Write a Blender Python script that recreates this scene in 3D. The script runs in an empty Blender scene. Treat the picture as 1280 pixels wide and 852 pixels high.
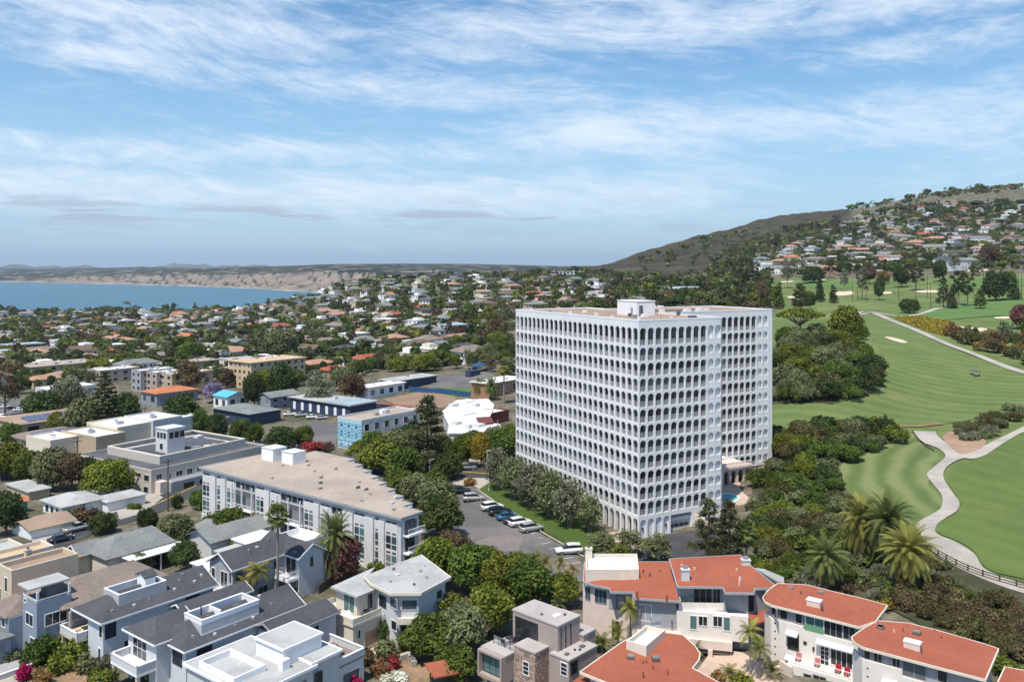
import bpy,bmesh,math,random
import numpy as np
from mathutils import Vector,Matrix
from mathutils.geometry import delaunay_2d_cdt
SC=bpy.context.scene
COL=SC.collection
# ---------------------------------------------------------------- camera, light, exposure
FOC,HOR,CAMZ=1051.0,336.0,49.0
cd=bpy.data.cameras.new('camera');cam=bpy.data.objects.new('camera',cd);COL.objects.link(cam)
cam.location=(0,0,CAMZ);cam.rotation_euler=(math.radians(90),0,0)
cd.sensor_width=36.0;cd.lens=FOC/1280*36;cd.shift_y=-(426-HOR)/1280
cd.clip_start=1.0;cd.clip_end=60000
SC.camera=cam
SUN_AZ=math.atan2(-0.50,-0.87);SUN_EL=math.radians(64)
sun_dir=Vector((math.sin(SUN_AZ)*math.cos(SUN_EL),math.cos(SUN_AZ)*math.cos(SUN_EL),math.sin(SUN_EL)))
sl=bpy.data.lights.new('sun','SUN');sl.energy=4.65;sl.angle=math.radians(0.55);sl.color=(1.0,0.93,0.82)
so=bpy.data.objects.new('sun',sl);COL.objects.link(so)
so.rotation_euler=(-sun_dir).to_track_quat('-Z','Y').to_euler()
HAZE=4.5e-5
vs=SC.view_settings
vs.view_transform='Standard';vs.look='None';vs.gamma=1.0;vs.use_curve_mapping=False;vs.exposure=0.21
SC.cycles.max_bounces=6;SC.cycles.diffuse_bounces=3;SC.cycles.glossy_bounces=3;SC.cycles.transmission_bounces=3
SC.cycles.transparent_max_bounces=6;SC.cycles.volume_bounces=0
SC.cycles.use_denoising=True
W=bpy.data.worlds.new('World');SC.world=W;W.use_nodes=True
nt=W.node_tree;nt.nodes.clear()
def wn(t,**k):
 n=nt.nodes.new(t)
 for a,b in k.items():setattr(n,a,b)
 return n
def wl(a,b):nt.links.new(a,b)
def wmath(op,a,b=None,c=None,clamp=False):
 n=wn('ShaderNodeMath',operation=op,use_clamp=clamp)
 for i,v in enumerate((a,b,c)):
  if v is None:continue
  if isinstance(v,(int,float)):n.inputs[i].default_value=v
  else:wl(v,n.inputs[i])
 return n.outputs[0]
sky=wn('ShaderNodeTexSky',sky_type='NISHITA',sun_disc=False)
sky.sun_elevation=SUN_EL;sky.sun_rotation=SUN_AZ%(2*math.pi)
sky.air_density=1.0;sky.dust_density=0.6;sky.ozone_density=1.6;sky.altitude=80
tc=wn('ShaderNodeTexCoord');sep=wn('ShaderNodeSeparateXYZ');wl(tc.outputs['Generated'],sep.inputs[0])
X,Y,Z=sep.outputs
zz=wmath('MAXIMUM',Z,0.0)
den=wmath('ADD',zz,0.10)
pxn=wmath('DIVIDE',X,den);pyn=wmath('DIVIDE',Y,den)
hyp=wmath('SQRT',wmath('ADD',wmath('MULTIPLY',X,X),wmath('MULTIPLY',Y,Y)))
el=wmath('DIVIDE',zz,wmath('MAXIMUM',hyp,0.01))
az=wmath('DIVIDE',X,wmath('MAXIMUM',wmath('ABSOLUTE',Y),0.05))
def wvec(a,b,c=0.0):
 n=wn('ShaderNodeCombineXYZ')
 for i,v in enumerate((a,b,c)):
  if isinstance(v,(int,float)):n.inputs[i].default_value=v
  else:wl(v,n.inputs[i])
 return n.outputs[0]
def wnoise(vec,scale,detail,rough,dist=0.0):
 n=wn('ShaderNodeTexNoise');wl(vec,n.inputs['Vector'])
 n.inputs['Scale'].default_value=scale;n.inputs['Detail'].default_value=detail
 n.inputs['Roughness'].default_value=rough;n.inputs['Distortion'].default_value=dist
 return n.outputs['Fac']
def wramp(v,lo,hi,a=0.0,b=1.0):
 n=wn('ShaderNodeMapRange',interpolation_type='SMOOTHSTEP',clamp=True)
 wl(v,n.inputs[0]);n.inputs[1].default_value=lo;n.inputs[2].default_value=hi
 n.inputs[3].default_value=a;n.inputs[4].default_value=b
 return n.outputs[0]
def band(c0,slope,half,a0,a1,soft=0.12):
 """a long streak of cirrus: tan-elevation c0 + slope*bearing, between bearings a0 and a1"""
 d=wmath('ABSOLUTE',wmath('SUBTRACT',el,wmath('MULTIPLY_ADD',az,slope,c0)))
 m=wramp(d,0.0,half,1.0,0.0)
 m=wmath('MULTIPLY',m,wramp(az,a0-soft,a0+soft))
 return wmath('MULTIPLY',m,wramp(az,a1-soft,a1+soft,1.0,0.0))
wx=wmath('MULTIPLY',wmath('SUBTRACT',wnoise(wvec(az,wmath('MULTIPLY',el,3.0),2.0),1.7,3,0.5),0.5),0.10)
ew=wmath('ADD',el,wx)
q1=wvec(wmath('MULTIPLY_ADD',ew,1.6,az),wmath('MULTIPLY_ADD',az,-0.9,wmath('MULTIPLY',ew,6.0)),0.3)
q2=wvec(wmath('MULTIPLY_ADD',ew,2.0,wmath('MULTIPLY',az,2.4)),wmath('MULTIPLY_ADD',az,1.8,wmath('MULTIPLY',ew,13.0)),4.7)
q3=wvec(wmath('MULTIPLY_ADD',ew,-3.0,wmath('MULTIPLY',az,7.0)),wmath('MULTIPLY_ADD',az,3.0,wmath('MULTIPLY',ew,34.0)),1.0)
n1=wnoise(q1,2.3,9,0.60,0.5)
n2=wnoise(q2,2.2,11,0.72,0.6)
fine=wnoise(q3,2.2,9,0.72,0.4)
bands=None
for b_ in(band(0.262,-0.02,0.075,-0.85,-0.18),band(0.285,0.02,0.06,-0.16,0.70),band(0.325,0.03,0.030,0.0,0.8),band(0.315,0.0,0.03,-0.85,-0.2),band(0.165,-0.01,0.055,-0.02,0.85),band(0.205,-0.05,0.035,-0.60,0.15),band(0.20,0.08,0.03,0.36,0.85),band(0.138,0.0,0.030,-0.40,0.02),band(0.088,0.0,0.045,-0.85,0.28),band(0.118,-0.02,0.03,-0.75,-0.35)):
 bands=b_ if bands is None else wmath('MAXIMUM',bands,b_)
cov=wmath('MULTIPLY_ADD',bands,0.32,wmath('MULTIPLY',n1,0.55))
cov=wmath('ADD',cov,wmath('MULTIPLY',wmath('SUBTRACT',n2,0.5),0.80))
cov=wmath('ADD',cov,wmath('MULTIPLY',wmath('SUBTRACT',fine,0.5),0.85))
high=wramp(cov,0.22,0.92,0.0,0.88)
high=wmath('MULTIPLY',high,wramp(el,0.0,0.08,0.35,1.0))
lown=wnoise(wvec(wmath('MULTIPLY',az,2.2),wmath('MULTIPLY',el,26.0),9.0),3.4,6,0.55,0.3)
lm=wmath('MULTIPLY',wramp(wmath('ABSOLUTE',wmath('SUBTRACT',el,0.060)),0.0,0.032,1.0,0.0),wramp(lown,0.50,0.64))
lm=wmath('MULTIPLY',wmath('MULTIPLY',lm,0.85),wramp(az,0.05,0.35,1.0,0.25))
mixc=wn('ShaderNodeMix',data_type='RGBA')
hz=wn('ShaderNodeMix',data_type='RGBA')
wl(wramp(el,-0.02,0.30,0.80,0.0),hz.inputs[0])
hsv=wn('ShaderNodeHueSaturation');hsv.inputs['Saturation'].default_value=1.27;hsv.inputs['Value'].default_value=0.95;hsv.inputs['Hue'].default_value=0.496
wl(sky.outputs[0],hsv.inputs['Color'])
wl(hsv.outputs[0],hz.inputs[6]);hz.inputs[7].default_value=(2.35,3.85,5.5,1)
wl(high,mixc.inputs[0]);wl(hz.outputs[2],mixc.inputs[6]);mixc.inputs[7].default_value=(5.4,6.0,6.7,1)
mixl=wn('ShaderNodeMix',data_type='RGBA')
wl(lm,mixl.inputs[0]);wl(mixc.outputs[2],mixl.inputs[6]);mixl.inputs[7].default_value=(2.9,3.35,4.1,1)
bg=wn('ShaderNodeBackground');bg.inputs['Strength'].default_value=0.142
wl(mixl.outputs[2],bg.inputs['Color'])
wo=wn('ShaderNodeOutputWorld');wl(bg.outputs[0],wo.inputs['Surface'])
# ---------------------------------------------------------------- measuring: a ray of the photograph met with a height or the ground
def at(u,v,z):
 d=FOC*(CAMZ-z)/(v-HOR)
 return Vector(((u-640)*d/FOC,d,z))
VIEWS={'z3':(0,480,3.873),'z4':(230,540,3.873),'z5':(0,640,3.879),'z6':(320,640,3.879),'z7':(590,640,3.879),'z8':(900,640,3.368),'b':(820,700,5.606),'c':(100,520,7.744),'d':(250,550,8.52),'s':(880,540,3.2),'m':(400,440,3.279),'w':(60,680,7.1),'g':(940,380,3.765),'p':(540,560,5.325),'f':(920,220,3.556),'k':(150,440,4.741),'n':(0,580,7.1),'o':(0,440,7.1),'e':(300,300,3.55),'h':(0,300,4.0),'y':(560,740,6.4),'x':(0,750,8.0)}
def uv(view,x,y):
 a,b,s=VIEWS[view];return a+x/s,b+y/s
def atv(view,x,y,z):return at(*uv(view,x,y),z)
def pix(p):
 return 640+FOC*p[0]/p[1],HOR+FOC*(CAMZ-p[2])/p[1]
rnd=random.Random(7)
nprng=np.random.default_rng(11)
# ---------------------------------------------------------------- object helpers
ORG={}
def thing(name,label,cat,loc=(0,0,0),rotz=0.0,group=None):
 o=bpy.data.objects.new(name,None);COL.objects.link(o)
 o.location=loc;o.rotation_euler=(0,0,rotz);o.empty_display_size=0.3
 o['label']=label;o['category']=cat
 if group:o['group']=group
 ORG[o.name]=(Vector(loc),rotz)
 return o
def tag(o,label=None,cat=None,group=None,kind=None):
 if label:o['label']=label
 if cat:o['category']=cat
 if group:o['group']=group
 if kind:o['kind']=kind
 return o
def mesh_from(name,v,f,mats,mi=None,smooth=False):
 me=bpy.data.meshes.new(name)
 v=np.asarray(v,dtype=np.float32).reshape(-1,3)
 if isinstance(f,np.ndarray):
  n,k=f.shape
  me.vertices.add(len(v));me.vertices.foreach_set('co',v.ravel())
  me.loops.add(n*k);me.loops.foreach_set('vertex_index',f.astype(np.int32).ravel())
  me.polygons.add(n)
  me.polygons.foreach_set('loop_start',np.arange(0,n*k,k,dtype=np.int32))
  me.polygons.foreach_set('loop_total',np.full(n,k,dtype=np.int32))
  me.update(calc_edges=True)
 else:
  me.from_pydata([tuple(map(float,p))for p in v],[],[tuple(q)for q in f])
 for m in(mats if isinstance(mats,(list,tuple))else[mats]):me.materials.append(m)
 if mi is not None:me.polygons.foreach_set('material_index',np.asarray(mi,dtype=np.int32))
 if smooth:me.polygons.foreach_set('use_smooth',np.ones(len(me.polygons),dtype=bool))
 me.update()
 return me
class MB:
 """collects shapes for one mesh, in world coordinates (or a prototype's own)"""
 def __init__(s):s.v=[];s.f=[];s.m=[]
 def add(s,vs_,fs,mi=0):
  o=len(s.v);s.v.extend([tuple(p)for p in vs_]);s.f.extend([tuple(i+o for i in q)for q in fs]);s.m.extend([mi]*len(fs));return s
 def box(s,x0,x1,y0,y1,z0,z1,mi=0):
  return s.add([(x0,y0,z0),(x1,y0,z0),(x1,y1,z0),(x0,y1,z0),(x0,y0,z1),(x1,y0,z1),(x1,y1,z1),(x0,y1,z1)],[(0,3,2,1),(4,5,6,7),(0,1,5,4),(1,2,6,5),(2,3,7,6),(3,0,4,7)],mi)
 def hexa(s,bot,top,mi=0):
  return s.add(list(bot)+list(top),[(0,3,2,1),(4,5,6,7),(0,1,5,4),(1,2,6,5),(2,3,7,6),(3,0,4,7)],mi)
 def prism(s,pts,z0,z1,top=True,bottom=True,mi=0):
  pts=ccw(pts);n=len(pts)
  vs_=[(p[0],p[1],z0 if not callable(z0)else z0(p))for p in pts]+[(p[0],p[1],z1 if not callable(z1)else z1(p))for p in pts]
  fs=[(i,(i+1)%n,(i+1)%n+n,i+n)for i in range(n)]
  if top:fs.append(tuple(range(n,2*n)))
  if bottom:fs.append(tuple(range(n-1,-1,-1)))
  return s.add(vs_,fs,mi)
 def tube(s,p0,p1,r0,r1=None,n=6,caps=True,mi=0):
  r1=r0 if r1 is None else r1
  p0,p1=Vector(p0),Vector(p1);d=(p1-p0)
  if d.length<1e-6:return s
  q=d.to_track_quat('Z','Y');vs_=[]
  for p,r in((p0,r0),(p1,r1)):
   for i in range(n):
    a=2*math.pi*i/n;vs_.append(p+q@Vector((math.cos(a)*r,math.sin(a)*r,0)))
  fs=[(i,(i+1)%n,(i+1)%n+n,i+n)for i in range(n)]
  if caps:fs+=[tuple(range(n-1,-1,-1)),tuple(range(n,2*n))]
  return s.add(vs_,fs,mi)
 def bar(s,p0,p1,w,h,mi=0):
  """a rectangular bar, w across (horizontal), h high"""
  p0,p1=Vector(p0),Vector(p1);d=p1-p0
  t=Vector((-d.y,d.x,0));t=t.normalized()*(w/2)if t.length>1e-6 else Vector((w/2,0,0))
  k=Vector((0,0,h/2))if abs(d.z)<0.95*d.length else Vector((0,h/2,0))
  return s.hexa([p0-t-k,p0+t-k,p1+t-k,p1-t-k],[p0-t+k,p0+t+k,p1+t+k,p1-t+k],mi)
 def build(s,name,mats,parent=None,smooth=False):
  v=np.array(s.v,dtype=np.float64).reshape(-1,3)
  o=bpy.data.objects.new(name,None)if False else None
  if parent is not None:
   loc,rz=ORG[parent.name]
   v=v-np.array(loc)
   if rz:
    c,sn=math.cos(-rz),math.sin(-rz)
    v=np.stack([v[:,0]*c-v[:,1]*sn,v[:,0]*sn+v[:,1]*c,v[:,2]],1)
  multi=isinstance(mats,(list,tuple))
  me=mesh_from(name,v,s.f,mats,s.m if multi else None,smooth)
  o=bpy.data.objects.new(name,me);COL.objects.link(o)
  if parent is not None:o.parent=parent;ORG[o.name]=ORG[parent.name]
  return o
def ccw(pts):
 a=sum(pts[i][0]*pts[(i+1)%len(pts)][1]-pts[(i+1)%len(pts)][0]*pts[i][1]for i in range(len(pts)))
 return list(pts)if a>0 else list(pts)[::-1]
def inset(pts,d):
 """polygon moved inward by d (negative: outward)"""
 pts=[Vector((p[0],p[1]))for p in ccw(pts)];n=len(pts);out=[]
 for i in range(n):
  a,b,c=pts[i-1],pts[i],pts[(i+1)%n]
  e0=(b-a).normalized();e1=(c-b).normalized()
  n0=Vector((-e0.y,e0.x));n1=Vector((-e1.y,e1.x))
  m=n0+n1;k=m.dot(n0)
  out.append(b+m*(d/k if abs(k)>0.2 else 0))
 return out
def copy_tree(o,parent=None):
 c=o.copy();COL.objects.link(c)
 if parent is not None:c.parent=parent
 for ch in list(o.children):copy_tree(ch,c)
 return c
def erase(o):
 for ch in list(o.children):erase(ch)
 bpy.data.objects.remove(o)
# ---------------------------------------------------------------- materials
def mat(name,col,rough=0.8,var=0.12,scale=3.0,bump=0.0,metal=0.0,spec=0.3,var2=None,detail=4):
 """plain surface with mottled colour; var = how far the mottling goes"""
 m=bpy.data.materials.new(name);m.use_nodes=True;t=m.node_tree;b=t.nodes['Principled BSDF']
 b.inputs['Roughness'].default_value=rough;b.inputs['Metallic'].default_value=metal
 b.inputs['Specular IOR Level'].default_value=spec
 g=t.nodes.new('ShaderNodeNewGeometry')
 n=t.nodes.new('ShaderNodeTexNoise');n.inputs['Scale'].default_value=scale;n.inputs['Detail'].default_value=detail
 n.inputs['Roughness'].default_value=0.65
 t.links.new(g.outputs['Position'],n.inputs['Vector'])
 r=t.nodes.new('ShaderNodeMapRange');r.inputs[1].default_value=0.3;r.inputs[2].default_value=0.7
 t.links.new(n.outputs['Fac'],r.inputs[0])
 x=t.nodes.new('ShaderNodeMix');x.data_type='RGBA'
 t.links.new(r.outputs[0],x.inputs[0])
 lo=[c*(1-var)for c in col];hi=[min(1,c*(1+var))for c in col]
 if var2:hi=list(var2)
 x.inputs[6].default_value=(*lo,1);x.inputs[7].default_value=(*hi,1)
 t.links.new(x.outputs[2],b.inputs['Base Color'])
 if bump:
  bn=t.nodes.new('ShaderNodeBump');bn.inputs['Strength'].default_value=bump;bn.inputs['Distance'].default_value=0.1
  t.links.new(n.outputs['Fac'],bn.inputs['Height']);t.links.new(bn.outputs[0],b.inputs['Normal'])
 return m
def patchy(name,col,col2,s1=0.12,s2=1.5,rough=0.9,lo=0.42,hi=0.62,fine=0.15,bump=0.0):
 """two colours in patches with finer grain on top"""
 m=bpy.data.materials.new(name);m.use_nodes=True;t=m.node_tree;b=t.nodes['Principled BSDF']
 b.inputs['Roughness'].default_value=rough;b.inputs['Specular IOR Level'].default_value=0.2
 g=t.nodes.new('ShaderNodeNewGeometry')
 def noise(sc,det):
  n=t.nodes.new('ShaderNodeTexNoise');n.inputs['Scale'].default_value=sc;n.inputs['Detail'].default_value=det
  n.inputs['Roughness'].default_value=0.65;t.links.new(g.outputs['Position'],n.inputs['Vector']);return n
 a,c=noise(s1,6),noise(s2,5)
 r=t.nodes.new('ShaderNodeMapRange');r.interpolation_type='SMOOTHSTEP';r.inputs[1].default_value=lo;r.inputs[2].default_value=hi
 t.links.new(a.outputs['Fac'],r.inputs[0])
 x=t.nodes.new('ShaderNodeMix');x.data_type='RGBA';t.links.new(r.outputs[0],x.inputs[0])
 x.inputs[6].default_value=(*col,1);x.inputs[7].default_value=(*col2,1)
 r2=t.nodes.new('ShaderNodeMapRange');r2.inputs[1].default_value=0.25;r2.inputs[2].default_value=0.75
 r2.inputs[3].default_value=1-fine;r2.inputs[4].default_value=1+fine
 t.links.new(c.outputs['Fac'],r2.inputs[0])
 y=t.nodes.new('ShaderNodeVectorMath');y.operation='SCALE'
 t.links.new(x.outputs[2],y.inputs[0]);t.links.new(r2.outputs[0],y.inputs['Scale'])
 t.links.new(y.outputs[0],b.inputs['Base Color'])
 if bump:
  bn=t.nodes.new('ShaderNodeBump');bn.inputs['Strength'].default_value=bump;bn.inputs['Distance'].default_value=0.2
  t.links.new(c.outputs['Fac'],bn.inputs['Height']);t.links.new(bn.outputs[0],b.inputs['Normal'])
 return m
def shingle(name,col,course=0.35,var=0.25):
 """roofing in courses: bands by height with broken tabs"""
 m=bpy.data.materials.new(name);m.use_nodes=True;t=m.node_tree;b=t.nodes['Principled BSDF']
 b.inputs['Roughness'].default_value=0.92;b.inputs['Specular IOR Level'].default_value=0.15
 g=t.nodes.new('ShaderNodeNewGeometry')
 n=t.nodes.new('ShaderNodeTexNoise');n.inputs['Scale'].default_value=2.2;n.inputs['Detail'].default_value=6;n.inputs['Roughness'].default_value=0.75
 n2=t.nodes.new('ShaderNodeTexNoise');n2.inputs['Scale'].default_value=0.25;n2.inputs['Detail'].default_value=3
 vo=t.nodes.new('ShaderNodeTexVoronoi');vo.inputs['Scale'].default_value=1.0/course
 for q in(n,n2,vo):t.links.new(g.outputs['Position'],q.inputs['Vector'])
 sv=t.nodes.new('ShaderNodeSeparateColor');t.links.new(vo.outputs['Color'],sv.inputs[0])
 a=t.nodes.new('ShaderNodeMath');a.operation='MULTIPLY_ADD';t.links.new(n.outputs['Fac'],a.inputs[0]);a.inputs[1].default_value=0.7
 t.links.new(n2.outputs['Fac'],a.inputs[2])
 a2=t.nodes.new('ShaderNodeMath');a2.operation='MULTIPLY_ADD';t.links.new(sv.outputs[0],a2.inputs[0]);a2.inputs[1].default_value=0.3;t.links.new(a.outputs[0],a2.inputs[2])
 r=t.nodes.new('ShaderNodeMapRange');r.inputs[1].default_value=0.6;r.inputs[2].default_value=1.4;r.inputs[3].default_value=1-var;r.inputs[4].default_value=1+var
 t.links.new(a2.outputs[0],r.inputs[0])
 y=t.nodes.new('ShaderNodeVectorMath');y.operation='SCALE';y.inputs[0].default_value=col
 t.links.new(r.outputs[0],y.inputs['Scale']);t.links.new(y.outputs[0],b.inputs['Base Color'])
 bn=t.nodes.new('ShaderNodeBump');bn.inputs['Strength'].default_value=0.4;bn.inputs['Distance'].default_value=0.06
 t.links.new(a2.outputs[0],bn.inputs['Height']);t.links.new(bn.outputs[0],b.inputs['Normal'])
 return m
def glass(name,col=(0.02,0.026,0.03),rough=0.08,spec=0.6):
 m=bpy.data.materials.new(name);m.use_nodes=True;b=m.node_tree.nodes['Principled BSDF']
 b.inputs['Base Color'].default_value=(*col,1);b.inputs['Roughness'].default_value=rough;b.inputs['Specular IOR Level'].default_value=spec
 return m
def leafmat(name,c1,c2,trans=0.36,c3=None):
 """foliage: each leaf clump its own mix of two greens, part of the light shines through"""
 m=bpy.data.materials.new(name);m.use_nodes=True;t=m.node_tree;t.nodes.clear()
 at_=t.nodes.new('ShaderNodeAttribute');at_.attribute_name='tone'
 oi=t.nodes.new('ShaderNodeObjectInfo')
 x=t.nodes.new('ShaderNodeMix');x.data_type='RGBA';t.links.new(at_.outputs['Fac'],x.inputs[0])
 x.inputs[6].default_value=(*c1,1);x.inputs[7].default_value=(*c2,1)
 r=t.nodes.new('ShaderNodeMapRange');r.inputs[3].default_value=1.55;r.inputs[4].default_value=2.2
 t.links.new(oi.outputs['Random'],r.inputs[0])
 h=t.nodes.new('ShaderNodeHueSaturation');t.links.new(x.outputs[2],h.inputs['Color']);t.links.new(r.outputs[0],h.inputs['Value'])
 r3=t.nodes.new('ShaderNodeMapRange');r3.inputs[3].default_value=0.485;r3.inputs[4].default_value=0.515
 t.links.new(oi.outputs['Random'],r3.inputs[0]);t.links.new(r3.outputs[0],h.inputs['Hue'])
 d=t.nodes.new('ShaderNodeBsdfDiffuse');tr=t.nodes.new('ShaderNodeBsdfTranslucent')
 t.links.new(h.outputs[0],d.inputs[0]);t.links.new(h.outputs[0],tr.inputs[0])
 mx=t.nodes.new('ShaderNodeMixShader');mx.inputs[0].default_value=trans
 t.links.new(d.outputs[0],mx.inputs[1]);t.links.new(tr.outputs[0],mx.inputs[2])
 o=t.nodes.new('ShaderNodeOutputMaterial');t.links.new(mx.outputs[0],o.inputs[0])
 return m
def grass(name,c1,c2,stripe=0.0,width=5.0,ang=0.0,ring=None,dry=(0.20,0.19,0.06),dryness=0.25):
 """mown turf: mowing stripes across a direction or round a centre, dry patches"""
 m=bpy.data.materials.new(name);m.use_nodes=True;t=m.node_tree;b=t.nodes['Principled BSDF']
 b.inputs['Roughness'].default_value=0.95;b.inputs['Specular IOR Level'].default_value=0.1
 g=t.nodes.new('ShaderNodeNewGeometry')
 def noise(sc,det,r=0.6):
  n=t.nodes.new('ShaderNodeTexNoise');n.inputs['Scale'].default_value=sc;n.inputs['Detail'].default_value=det;n.inputs['Roughness'].default_value=r
  t.links.new(g.outputs['Position'],n.inputs['Vector']);return n.outputs['Fac']
 def M(op,a,b_=None,c=None):
  n=t.nodes.new('ShaderNodeMath');n.operation=op
  for i,v in enumerate((a,b_,c)):
   if v is None:continue
   if isinstance(v,(int,float)):n.inputs[i].default_value=v
   else:t.links.new(v,n.inputs[i])
  return n.outputs[0]
 sp=t.nodes.new('ShaderNodeSeparateXYZ');t.links.new(g.outputs['Position'],sp.inputs[0])
 wob=M('MULTIPLY',M('SUBTRACT',noise(0.03,2),0.5),14.0)
 if ring:
  dx,dy=M('SUBTRACT',sp.outputs[0],ring[0]),M('SUBTRACT',sp.outputs[1],ring[1])
  s=M('SQRT',M('ADD',M('MULTIPLY',dx,dx),M('MULTIPLY',dy,dy)))
 else:
  s=M('ADD',M('MULTIPLY',sp.outputs[0],math.cos(ang)),M('MULTIPLY',sp.outputs[1],math.sin(ang)))
 s=M('ADD',s,wob)
 w=M('SINE',M('MULTIPLY',s,math.pi/width))
 w=M('MULTIPLY_ADD',w,stripe*2.2,0.5)
 mot=M('ADD',M('MULTIPLY',M('SUBTRACT',noise(0.08,5),0.5),1.5),M('MULTIPLY',M('SUBTRACT',noise(1.3,6,0.75),0.5),0.8))
 f=M('ADD',w,mot);n=t.nodes.new('ShaderNodeClamp');t.links.new(f,n.inputs[0])
 x=t.nodes.new('ShaderNodeMix');x.data_type='RGBA';t.links.new(n.outputs[0],x.inputs[0])
 x.inputs[6].default_value=(*c1,1);x.inputs[7].default_value=(*c2,1)
 dr=t.nodes.new('ShaderNodeMapRange');dr.interpolation_type='SMOOTHSTEP';dr.inputs[1].default_value=0.56;dr.inputs[2].default_value=0.74
 dr.inputs[4].default_value=dryness
 t.links.new(noise(0.055,6,0.7),dr.inputs[0])
 y=t.nodes.new('ShaderNodeMix');y.data_type='RGBA';t.links.new(dr.outputs[0],y.inputs[0])
 t.links.new(x.outputs[2],y.inputs[6]);y.inputs[7].default_value=(*dry,1)
 t.links.new(y.outputs[2],b.inputs['Base Color'])
 bn=t.nodes.new('ShaderNodeBump');bn.inputs['Strength'].default_value=0.25;bn.inputs['Distance'].default_value=0.15
 t.links.new(noise(4.0,6,0.8),bn.inputs['Height']);t.links.new(bn.outputs[0],b.inputs['Normal'])
 return m
M_WHITE=mat('white_paint',(0.80,0.80,0.81),0.7,0.05,0.8)
M_TOWER=mat('white_concrete',(0.77,0.765,0.76),0.75,0.06,0.5)
M_CREAM=mat('cream_stucco',(0.66,0.60,0.50),0.85,0.07,1.2)
M_SAND=mat('sand_stucco',(0.55,0.47,0.36),0.85,0.08,1.2)
M_TAN=mat('tan_stucco',(0.45,0.36,0.25),0.85,0.08,1.2)
M_GREYW=mat('grey_stucco',(0.33,0.34,0.36),0.85,0.07,1.2)
M_LGREY=mat('light_grey_stucco',(0.56,0.57,0.58),0.85,0.06,1.0)
M_DGREY=mat('dark_grey_paint',(0.12,0.125,0.135),0.8,0.08,1.2)
M_BLUEW=mat('pale_blue_siding',(0.57,0.60,0.63),0.8,0.05,1.2)
M_BLUED=mat('blue_grey_siding',(0.24,0.28,0.34),0.8,0.07,1.2)
M_TAUPE=mat('taupe_stucco',(0.40,0.335,0.29),0.85,0.07,1.0)
M_PINKC=mat('blush_plaster',(0.68,0.56,0.49),0.85,0.06,1.0)
M_WARMW=mat('warm_white_plaster',(0.72,0.67,0.61),0.85,0.06,0.9)
M_CIVIC=mat('off_white_masonry',(0.50,0.465,0.42),0.85,0.07,0.8)
M_MAROON=mat('maroon_wall',(0.15,0.05,0.045),0.85,0.1,1)
M_FACADE=mat('soft_white_panel',(0.64,0.63,0.62),0.8,0.08,0.7)
M_FRAME=mat('white_frame',(0.78,0.78,0.78),0.5,0.03,2)
M_DFRAME=mat('dark_frame',(0.03,0.03,0.033),0.5,0.05,2)
M_METAL=mat('galvanised_metal',(0.42,0.43,0.45),0.45,0.1,3,metal=0.6)
M_GLASS=glass('window_glass')
M_GLASSB=glass('bluish_glass',(0.05,0.08,0.10),0.1)
M_GLASST=glass('teal_glass',(0.09,0.17,0.17),0.12)
M_GLASSG=glass('curtained_glass',(0.20,0.21,0.22),0.15)
M_BLIND=glass('blind_behind_glass',(0.34,0.36,0.38),0.2)
M_SHDARK=shingle('charcoal_shingle',(0.078,0.081,0.090))
M_SHGREY=shingle('grey_shingle',(0.20,0.215,0.21))
M_SHTAUPE=shingle('taupe_shingle',(0.22,0.18,0.155))
M_SHBROWN=shingle('brown_shingle',(0.15,0.105,0.085))
M_TERRA=shingle('terracotta_tile',(0.315,0.100,0.060),0.3,0.16)
M_TERRA2=shingle('faded_terracotta_tile',(0.38,0.225,0.16),0.3,0.2)
M_ORANGE=shingle('orange_tile',(0.44,0.17,0.085),0.3,0.15)
M_FLATW=patchy('white_membrane',(0.76,0.76,0.75),(0.60,0.60,0.58),0.15,1.2,0.85,fine=0.08)
M_FLATG=patchy('grey_gravel_roof',(0.42,0.43,0.42),(0.34,0.345,0.335),0.2,2.5,0.95,fine=0.12)
M_FLATB=patchy('buff_gravel_roof',(0.40,0.335,0.275),(0.335,0.285,0.24),0.12,1.8,0.95,fine=0.14)
M_FLATT=patchy('tan_gravel_roof',(0.34,0.25,0.185),(0.28,0.21,0.16),0.12,1.8,0.95,fine=0.14)
M_FLATP=patchy('peach_roof',(0.56,0.40,0.26),(0.48,0.35,0.24),0.12,1.8,0.95,fine=0.10)
M_FLATD=patchy('dark_gravel_roof',(0.085,0.09,0.10),(0.12,0.125,0.135),0.14,1.8,0.95,fine=0.15)
M_ASPH=patchy('asphalt',(0.118,0.115,0.112),(0.165,0.158,0.152),0.06,1.6,0.95,fine=0.14)
M_ASPHD=patchy('new_asphalt',(0.055,0.057,0.062),(0.075,0.077,0.08),0.09,1.6,0.95,fine=0.15)
M_CONC=patchy('concrete',(0.42,0.38,0.33),(0.34,0.31,0.27),0.15,1.4,0.9,fine=0.12)
M_PAVE=patchy('pinkish_paving',(0.52,0.40,0.32),(0.44,0.34,0.27),0.2,2.0,0.9,fine=0.12)
M_PATH=patchy('path_concrete',(0.42,0.385,0.34),(0.33,0.305,0.27),0.1,1.0,0.9,fine=0.1)
M_SOIL=patchy('bare_soil',(0.30,0.20,0.125),(0.20,0.145,0.09),0.25,1.6,0.95,fine=0.25,bump=0.4)
M_SANDB=patchy('sand',(0.62,0.53,0.40),(0.54,0.45,0.33),0.2,1.5,0.95,fine=0.08)
M_LINE=mat('road_paint',(0.72,0.72,0.70),0.7,0.15,2.0)
M_YLINE=mat('yellow_paint',(0.62,0.40,0.06),0.7,0.15,2.0)
M_WOOD=mat('weathered_wood',(0.10,0.075,0.055),0.9,0.3,3)
M_BARK=mat('bark',(0.13,0.095,0.07),0.95,0.35,4)
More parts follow.
